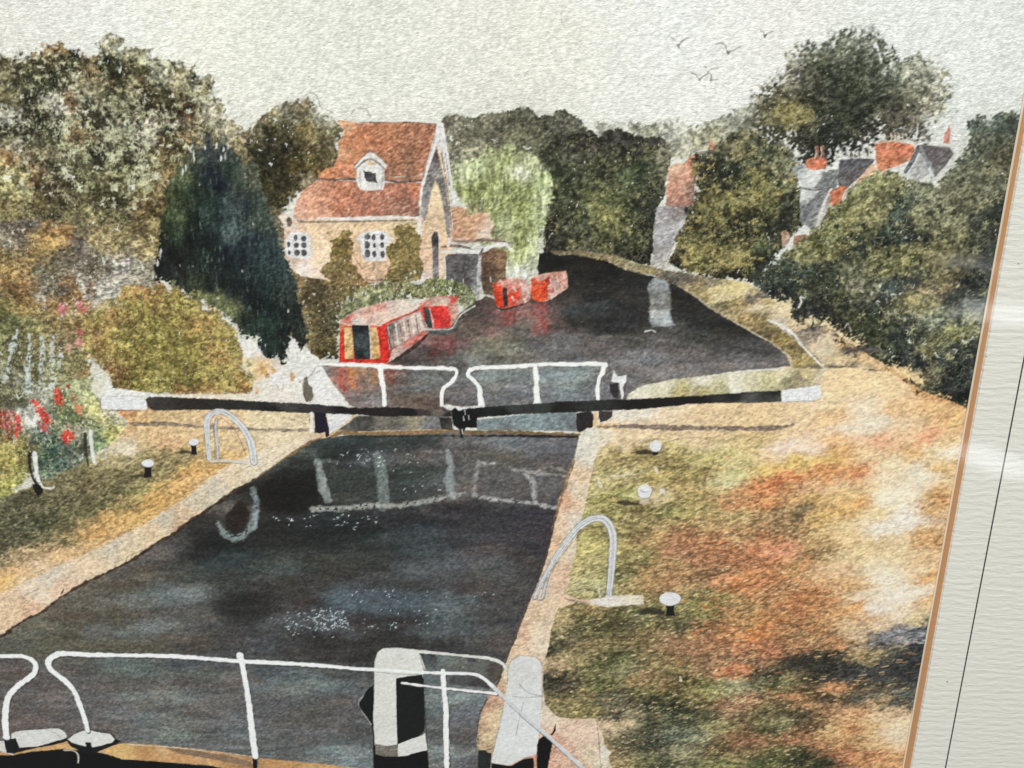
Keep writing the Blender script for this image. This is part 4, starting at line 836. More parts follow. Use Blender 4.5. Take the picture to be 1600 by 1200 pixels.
RAW[0] = True
for (pts_, cols_, n_) in (([(776, 480), (806, 478), (804, 508), (784, 508)], [(150, 44, 42), (120, 50, 48)], 50), ([(828, 474), (858, 470), (856, 522), (832, 522)], [(164, 66, 62), (140, 54, 52), (176, 96, 92)], 80), ([(680, 526), (716, 520), (712, 556), (668, 556)], [(120, 36, 38), (96, 46, 46)], 70),
                         ([(526, 574), (542, 574), (544, 614), (532, 606)], [(176, 56, 46), (150, 60, 52), (186, 84, 66)], 60), ([(543, 576), (556, 576), (556, 606), (545, 606)], [(204, 130, 50), (190, 104, 50)], 34), ([(580, 578), (592, 578), (592, 604), (582, 604)], [(176, 128, 60), (150, 96, 54)], 24), ([(602, 576), (618, 576), (616, 600), (602, 600)], [(124, 44, 44), (104, 50, 48)], 34), ([(556, 578), (580, 578), (580, 610), (558, 610)], [(90, 60, 50), (76, 58, 52)], 24)):
    dabs(n_, pts_, cols_, ln=(3, 9), wd=(2.6, 5), ang=(80, 100), alpha=.26, curve=.1, seed=91 + n_)
RAW[0] = False
# ================= far bank, towpath and lawn
bk = item('painted_towpath', 'pale sandy towpath with white edge line curving along the canal')
paint(bk, [(856, 392), (900, 390), (935, 396), (960, 398), (985, 408), (1005, 414), (1030, 420), (1060, 424), (1100, 432), (1170, 442), (1200, 462), (1240, 500), (1300, 515), (1350, 550), (1400, 580), (1440, 610), (1520, 640), (1640, 650), (1640, 700), (1400, 660), (1285, 640), (1280, 600), (1240, 585), (1230, 556), (1200, 532), (1160, 510),
           (1110, 480), (1080, 458), (1058, 446), (1020, 430), (985, 424), (950, 408), (900, 398), (868, 398)],
      [(890, 392, (110, 100, 74)), (920, 396, (124, 112, 84)), (950, 402, (128, 116, 84)), (975, 402, (150, 138, 102)), (965, 412, (128, 118, 88)), (985, 418, (170, 160, 132)), (1000, 420, (140, 128, 92)), (1015, 424, (158, 142, 94)), (1030, 428, (130, 120, 96)), (1045, 433, (96, 92, 86)), (1070, 440, (92, 86, 80)), (1090, 444, (122, 108, 76)), (1110, 443, (104, 98, 88)),
       (1085, 450, (166, 150, 104)), (1105, 462, (150, 134, 88)), (1120, 452, (212, 196, 146)), (1150, 448, (206, 188, 134)), (1160, 458, (210, 194, 148)), (1130, 466, (206, 192, 152)), (1170, 466, (120, 112, 100)), (1145, 474, (150, 132, 84)), (1130, 476, (112, 104, 82)), (1165, 478, (166, 136, 78)), (1180, 480, (206, 196, 170)), (1195, 472, (186, 166, 122)), (1190, 490, (124, 110, 80)), (1175, 500, (136, 118, 76)), (1200, 500, (158, 134, 84)),
       (1230, 480, (212, 196, 162)), (1240, 490, (206, 186, 152)), (1210, 500, (196, 188, 172)), (1260, 505, (200, 178, 144)), (1290, 530, (204, 186, 160)), (1270, 520, (116, 108, 100)), (1300, 510, (186, 160, 122)), (1320, 535, (196, 160, 118)), (1340, 540, (150, 120, 88)), (1290, 548, (196, 184, 158)), (1310, 560, (206, 184, 144)), (1350, 560, (210, 176, 130)), (1350, 548, (112, 100, 92)), (1330, 547, (98, 88, 84)),
       (1380, 585, (212, 172, 124)), (1400, 590, (206, 156, 108)), (1340, 580, (206, 186, 150)), (1300, 580, (178, 164, 138)), (1330, 575, (120, 108, 92)), (1420, 600, (206, 158, 104)), (1380, 605, (216, 192, 152)), (1450, 620, (200, 150, 98))],
      T_grass, edge=2, rag=1.6, rs=4, r=6, warp=4, k=.6, la=.25, p=2.2)
gs = item('painted_grass_strip', 'olive ochre grass strip curving between the water and the towpath')
paint(gs, [(1150, 505), (1160, 488), (1178, 490), (1205, 500), (1222, 515), (1240, 530), (1256, 545), (1270, 560), (1284, 570), (1288, 578), (1262, 578), (1240, 580), (1238, 560), (1228, 550), (1212, 538), (1190, 526)],
      [(1170, 495, (150, 128, 80)), (1190, 505, (122, 106, 64)), (1205, 520, (88, 78, 56)), (1220, 522, (150, 130, 78)), (1225, 535, (136, 116, 62)), (1245, 545, (98, 86, 62)), (1240, 555, (146, 128, 74)), (1260, 560, (150, 132, 76)), (1250, 572, (140, 126, 82)), (1275, 572, (98, 90, 74)), (1215, 508, (152, 136, 86)), (1160, 500, (152, 132, 86))],
      T_grass, edge=2, rag=1.5, rs=4, r=5, warp=4, k=.7, la=.15)
stroke(bk, [(1200, 500), (1222, 510), (1240, 524), (1258, 545), (1280, 568), (1290, 578)], [3, 6, 5, 3, 2.4, 2], (206, 204, 198), .95, wob=1)
stroke(bk, [(1060, 446), (1085, 462), (1110, 481), (1140, 499), (1170, 516), (1200, 533)], [1.6, 1.4, 1.6, 2, 1.6, 1], (176, 168, 148), .8, wob=.8)
stroke(bk, [(1225, 515), (1245, 530), (1265, 548), (1284, 568)], 1.2, (92, 88, 80), .8)
for a in ([(1168, 466), (1185, 462), (1200, 464)], [(1245, 520), (1265, 514), (1290, 510)], [(1320, 552), (1350, 546), (1385, 550)], [(1290, 572), (1310, 574), (1340, 578), (1375, 580)]):
    stroke(bk, a, [3, 7, 4] if len(a) == 3 else [4, 6, 6, 3], (92, 86, 86), .8, wob=1.4)
# lawn by the lock
lw = item('painted_lawn', 'cream and pale olive lock side lawn beyond the right balance beam')
paint(lw, [(976, 628), (984, 614), (1000, 604), (1030, 597), (1060, 592), (1100, 588), (1140, 582), (1200, 578), (1240, 575), (1290, 576), (1330, 575), (1330, 640), (1230, 640), (970, 640)],
      [(1000, 612, (206, 202, 184)), (1040, 600, (206, 200, 180)), (1100, 595, (208, 204, 188)), (1150, 592, (208, 204, 186)), (1220, 583, (206, 196, 164)), (1260, 585, (200, 180, 136)), (1290, 590, (196, 186, 162)), (1060, 612, (166, 156, 104)), (1100, 608, (168, 158, 108)), (1130, 608, (176, 170, 130)), (1030, 618, (200, 194, 170)), (1150, 612, (208, 206, 192)),
       (1200, 598, (182, 176, 138)), (1230, 596, (150, 144, 112)), (1255, 590, (146, 138, 112)), (1170, 602, (196, 190, 160)), (1000, 625, (205, 200, 184)), (1300, 600, (206, 188, 150)), (1300, 630, (206, 184, 140))], T_wash, edge=2, rag=1, r=7, warp=4, k=1)

# ================= left gardens
gd = item('painted_flower_bed', 'pale green and yellow cottage flower bed painted at the left')
paint(gd, [(-200, 560), (0, 560), (60, 600), (140, 590), (165, 600), (200, 615), (180, 640), (200, 660), (190, 690), (160, 710), (140, 725), (60, 770), (50, 740), (0, 790), (-200, 850)],
      [(20, 620, (96, 94, 72)), (60, 625, (150, 152, 136)), (50, 650, (190, 190, 182)), (90, 610, (160, 164, 128)), (110, 620, (130, 146, 100)), (100, 645, (92, 108, 72)), (115, 655, (98, 112, 74)), (130, 620, (186, 190, 142)), (145, 640, (190, 186, 122)), (160, 660, (180, 172, 118)), (150, 670, (128, 136, 98)), (170, 680, (164, 162, 92)), (185, 690, (184, 178, 112)), (125, 680, (160, 160, 140)),
       (60, 680, (96, 110, 98)), (80, 700, (62, 88, 76)), (70, 720, (66, 92, 78)), (95, 730, (70, 96, 86)), (110, 710, (104, 114, 106)), (60, 740, (90, 104, 90)), (85, 750, (96, 110, 98)), (130, 700, (90, 92, 78)), (150, 700, (100, 128, 94)), (155, 690, (112, 136, 100)), (160, 715, (170, 176, 150)), (120, 730, (98, 106, 92)), (100, 750, (160, 162, 148)),
       (10, 670, (100, 90, 56)), (30, 690, (112, 100, 50)), (10, 700, (160, 148, 72)), (20, 720, (148, 140, 62)), (30, 740, (150, 150, 66)), (10, 760, (186, 186, 82)), (5, 740, (150, 134, 66)), (35, 720, (104, 96, 52)), (20, 770, (178, 176, 96)), (-60, 720, (150, 142, 70)), (40, 760, (110, 106, 66)), (15, 785, (150, 148, 88)), (45, 700, (100, 94, 52)), (175, 640, (206, 200, 180)), (190, 620, (206, 204, 198))],
      T_leaf, edge=4, rag=4, la=.45, dark=.3, k=.55, white=.05, light=(216, 214, 160), r=7, warp=6, p=2.2)
dabs(260, [(120, 610), (190, 640), (190, 700), (110, 740), (60, 720), (60, 620)], [(140, 160, 100), (196, 196, 130), (80, 108, 74), (120, 140, 110)], ln=(.5, 5), wd=(1, 2.2), alpha=.7, seed=17)
dabs(200, [(0, 680), (50, 690), (45, 770), (0, 800)], [(186, 186, 84), (120, 110, 50), (160, 150, 66)], ln=(.5, 4), wd=(1, 2.4), alpha=.6, seed=18)
fl = item('painted_white_flowers', 'tall white flower spikes painted in the left garden')
for (x0_, x1_, y0_, y1_, w_) in ((26, 16, 518, 545, 11), (18, 4, 545, 600, 6), (46, 42, 522, 612, 8), (66, 64, 520, 600, 8), (82, 80, 528, 620, 9), (96, 92, 545, 575, 5), (70, 58, 600, 640, 5), (38, 50, 570, 615, 5)):
    stroke(fl, [(x0_, y0_), ((x0_ + x1_) / 2 + 1, (y0_ + y1_) / 2), (x1_, y1_)], [w_ * .5, w_, w_ * .7], (186, 194, 192), .8, wob=2.4, dry=.42, edge=2.5)
dabs(160, [(0, 520), (100, 520), (95, 610), (0, 640)], [(200, 204, 202), (180, 190, 180)], ln=(1, 4), wd=(1.2, 2.4), ang=(70, 110), alpha=.7, keep=(12, .1), seed=19)
dabs(160, [(0, 530), (100, 540), (95, 620), (0, 640)], [(90, 100, 70), (110, 116, 76)], ln=(1, 5), wd=(1, 2), ang=(70, 110), alpha=.6, keep=(12, .0), seed=20)
pk = item('painted_pink_flowers', 'four small pink blooms painted beside the golden bush')
for (x, y, a, b, cc) in ((97, 483, 8, 10, (176, 98, 96)), (123, 474, 7, 6, (184, 104, 104)), (129, 484, 8, 6, (166, 84, 74)), (127, 519, 7, 7, (168, 78, 80)), (123, 535, 6, 7, (188, 130, 122)), (108, 543, 4, 6, (184, 140, 130))):
    paint(pk, [(x + a * math.cos(k * .785), y + b * math.sin(k * .785)) for k in range(8)], cc, T_wash, edge=2.5, rag=2, rs=4, k=1.5)
dabs(40, [(85, 470), (140, 462), (142, 490), (90, 500)], [(212, 206, 200), (206, 170, 164)], ln=(.5, 3), wd=(1.2, 2.2), alpha=.85, seed=21)

TINT[0] = (.9, .97, .8)
gb = item('painted_golden_bush', 'rounded golden olive bush with yellow squiggled leaves above the left balance beam')
GB = [(143, 560), (132, 535), (128, 505), (140, 488), (160, 470), (180, 462), (190, 448), (212, 444), (235, 452), (250, 440), (262, 450), (275, 448), (290, 458), (310, 466), (318, 478), (340, 482), (352, 498), (368, 512), (374, 535), (382, 556), (380, 575), (396, 592), (402, 612), (380, 620), (340, 618), (250, 618), (200, 616), (175, 606), (172, 585), (155, 575)]
paint(gb, GB,
      [(190, 450, (188, 140, 100)), (205, 455, (160, 118, 70)), (225, 455, (176, 104, 64)), (240, 462, (140, 88, 50)), (200, 475, (116, 100, 46)), (170, 475, (186, 168, 140)), (150, 490, (160, 144, 92)), (165, 500, (148, 112, 66)), (140, 515, (158, 112, 74)), (180, 490, (140, 92, 54)), (215, 480, (112, 96, 42)), (250, 480, (122, 92, 46)), (275, 475, (140, 122, 62)),
       (290, 490, (146, 120, 64)), (200, 505, (108, 86, 42)), (235, 505, (112, 98, 42)), (270, 500, (110, 94, 44)), (300, 500, (156, 112, 66)), (320, 510, (158, 120, 68)), (340, 505, (150, 116, 66)), (350, 530, (150, 124, 66)), (365, 545, (120, 110, 58)), (150, 535, (158, 118, 72)), (170, 530, (156, 124, 64)), (160, 555, (140, 108, 60)), (200, 530, (120, 104, 44)), (240, 530, (122, 112, 48)),
       (275, 530, (118, 106, 46)), (310, 530, (146, 124, 64)), (330, 550, (160, 104, 60)), (350, 560, (168, 118, 72)), (370, 570, (166, 130, 82)), (190, 560, (140, 112, 52)), (220, 560, (118, 100, 42)), (260, 560, (122, 110, 48)), (290, 565, (116, 104, 44)), (320, 570, (126, 108, 48)), (190, 590, (86, 66, 38)), (180, 580, (112, 60, 50)), (220, 590, (104, 92, 40)), (260, 595, (112, 102, 46)), (300, 595, (108, 96, 42)),
       (340, 590, (118, 104, 52)), (375, 595, (160, 124, 70)), (250, 612, (140, 124, 74)), (330, 612, (148, 92, 52)), (290, 614, (146, 98, 56)), (380, 612, (156, 84, 50))],
      T_leaf, edge=3, rag=3.5, la=.55, dark=.35, k=.5, white=.01, light=(186, 172, 84), r=7, warp=6)
dabs(1700, GB, [(176, 162, 80), (160, 148, 70), (190, 178, 98), (150, 134, 60)], ln=(1, 6), wd=(.9, 1.8), ang=(0, 180), alpha=.75, curve=1.4, keep=(26, -.12), seed=22)
dabs(600, GB, [(96, 70, 34), (84, 72, 30), (120, 70, 36)], ln=(1, 5), wd=(1, 2), ang=(0, 180), alpha=.6, curve=1.4, keep=(20, 0), seed=23)

TINT[0] = None
sprigs(420, GB, [(188, 174, 88), (172, 158, 76), (200, 188, 108)], size=(3, 7), num=(4, 9), wd=(.9, 1.6), alpha=.85, keep=(24, -.1), seed=73)
sprigs(220, GB, [(92, 68, 30), (84, 70, 30)], size=(3, 7), wd=(1.2, 2.4), alpha=.6, keep=(20, 0), seed=74)
# white gap and left lock garden: bare paper with scribbles
gp = item('painted_bare_path', 'unpainted white paper patch with thin twig lines beside the lock')
paint(gp, [(378, 530), (392, 526), (402, 545), (412, 560), (430, 558), (444, 570), (450, 524), (462, 530), (470, 548), (478, 535), (486, 552), (498, 560), (505, 575), (520, 600), (538, 630), (545, 634), (400, 640), (210, 620), (150, 622), (140, 600), (165, 590), (176, 606), (250, 616), (330, 616), (392, 616), (396, 596), (380, 570)],
      [(390, 545, (210, 208, 204)), (430, 590, (206, 205, 203)), (470, 560, (202, 202, 198)), (500, 600, (208, 207, 206)), (410, 580, (206, 170, 120)), (415, 610, (204, 200, 190)), (180, 618, (206, 206, 204)), (150, 605, (200, 198, 184)), (440, 620, (205, 200, 192)), (385, 570, (206, 190, 150))], T_wash, edge=2, rag=1.4, rs=4, r=6, warp=4, k=.35)
for x, y, c_, l_ in ((408, 578, (186, 140, 74), 10), (415, 585, (170, 120, 50), 8), (425, 580, (206, 160, 84), 8), (456, 588, (196, 146, 84), 10), (400, 610, (200, 150, 96), 8)):
    stroke(gp, [(x, y - l_ / 2), (x + 2, y), (x + 1, y + l_ / 2)], [3, 8, 4], c_, .8, wob=2)
for pts in ([(440, 590), (443, 600), (440, 612)], [(432, 600), (436, 609)], [(466, 598), (480, 590), (500, 580)], [(478, 595), (490, 580), (494, 572)], [(448, 532), (450, 545), (452, 552)], [(462, 545), (465, 556)], [(492, 575), (500, 572), (508, 575)]):
    stroke(gp, pts, 1.0, (120, 116, 108), .7)
# conifer
cf = item('painted_conifer', 'tall dark blue green conifer painted left of the cottage')
CF = [(325, 192), (328, 210), (332, 218), (334, 226), (345, 216), (351, 206), (354, 218), (358, 230), (364, 232), (368, 245), (376, 244), (386, 262), (392, 250), (402, 260), (406, 282), (413, 300), (420, 325), (430, 345), (436, 372), (445, 395), (456, 418), (464, 440), (468, 468), (476, 495), (484, 520), (480, 540), (470, 548),
      (462, 530), (455, 524), (450, 540), (449, 560), (442, 570), (434, 556), (422, 562), (410, 556), (404, 542), (402, 528), (390, 530), (376, 528), (368, 512), (358, 500), (345, 490), (330, 480), (318, 472), (300, 466), (288, 455), (270, 448), (258, 440), (242, 440), (238, 424), (240, 408), (246, 395), (248, 380), (248, 364), (252, 338), (264, 318),
      (258, 300), (264, 284), (276, 270), (274, 270), (276, 256), (284, 250), (290, 240), (298, 234), (304, 222), (316, 230), (320, 214), (322, 200)]
paint(cf, CF,
      [(325, 205, (74, 74, 78)), (330, 235, (60, 66, 66)), (350, 215, (92, 98, 78)), (352, 240, (66, 74, 70)), (300, 250, (76, 82, 62)), (285, 275, (92, 104, 74)), (310, 265, (52, 62, 56)), (330, 270, (36, 44, 54)), (345, 290, (32, 40, 50)), (365, 265, (60, 76, 66)), (390, 275, (88, 92, 76)), (378, 290, (66, 76, 66)), (275, 310, (62, 70, 46)), (290, 300, (58, 72, 50)),
       (310, 305, (44, 56, 46)), (280, 335, (74, 92, 60)), (275, 365, (58, 72, 54)), (300, 340, (34, 44, 36)), (320, 330, (48, 64, 58)), (340, 330, (40, 56, 54)), (360, 330, (74, 88, 88)), (370, 310, (58, 68, 66)), (365, 360, (76, 92, 92)), (385, 330, (48, 60, 62)), (400, 340, (70, 80, 70)), (255, 370, (40, 42, 32)), (258, 400, (34, 36, 34)), (245, 415, (40, 42, 44)),
       (290, 375, (28, 34, 30)), (275, 400, (38, 42, 38)), (280, 430, (48, 50, 48)), (310, 370, (36, 46, 40)), (330, 375, (34, 44, 44)), (320, 410, (40, 50, 46)), (345, 400, (34, 42, 46)), (370, 400, (40, 48, 56)), (390, 380, (42, 52, 56)), (300, 450, (60, 70, 52)), (320, 470, (104, 112, 70)), (330, 450, (38, 46, 44)), (350, 440, (34, 44, 42)), (345, 475, (92, 102, 68)), (365, 490, (100, 108, 70)),
       (370, 450, (36, 44, 46)), (390, 430, (42, 52, 54)), (410, 400, (50, 64, 66)), (410, 440, (44, 60, 58)), (400, 470, (36, 44, 44)), (430, 430, (54, 70, 68)), (440, 460, (56, 66, 62)), (420, 480, (36, 48, 48)), (380, 500, (40, 48, 44)), (400, 510, (52, 70, 62)), (425, 510, (44, 60, 54)), (450, 490, (44, 52, 50)), (465, 510, (50, 56, 50)), (445, 520, (34, 40, 40)), (420, 540, (42, 54, 50)), (440, 550, (40, 52, 46))],
      T_streak, edge=2, rag=3.4, rs=4, r=7, warp=5, k=.8, con=.25)
dabs(260, CF, [(112, 126, 116), (96, 110, 96), (128, 138, 128)], ln=(2, 9), wd=(.9, 1.6), ang=(78, 102), alpha=.4, curve=.2, keep=(26, .05), seed=24)
dabs(160, CF, [(24, 30, 32), (30, 34, 44)], ln=(3, 9), wd=(1.4, 3), ang=(78, 102), alpha=.5, curve=.2, keep=(26, .0), seed=25)
dabs(26, CF, [(196, 200, 196)], ln=(.5, 3), wd=(1, 1.8), ang=(70, 100), alpha=.9, seed=26)
for x, y in ((302, 240), (320, 232), (338, 226), (349, 232), (290, 262), (303, 250), (356, 228), (285, 268), (345, 246), (246, 410), (250, 400), (251, 392)):
    stroke(cf, [(x, y - 4), (x + .6, y), (x, y + 5)], [1.2, 2.4, 1], (205, 206, 204), .85, wob=.8)
dabs(420, CF, [(84, 98, 96), (72, 88, 84), (100, 112, 104)], ln=(3, 10), wd=(1, 2), ang=(80, 104), alpha=.5, curve=.2, keep=(14, .05), seed=80)
sprigs(90, [(236, 436), (262, 436), (300, 452), (345, 482), (392, 530), (398, 600), (372, 560), (350, 500), (300, 466), (250, 450)], [(134, 132, 74), (112, 118, 78), (150, 144, 86), (96, 104, 72)], size=(3, 8), wd=(1.2, 2.4), num=(5, 10), alpha=.85, seed=81)
dabs(60, [(300, 200), (350, 200), (400, 250), (435, 370), (400, 330), (330, 220), (262, 300), (240, 400), (232, 380), (262, 270)], [(200, 200, 190), (150, 142, 112)], ln=(3, 9), wd=(1.2, 2.4), ang=(75, 105), alpha=.8, keep=(14, .1), seed=82)
stroke(cf, [(377, 225), (379, 250), (378, 280)], 1.6, (120, 110, 92), .5)

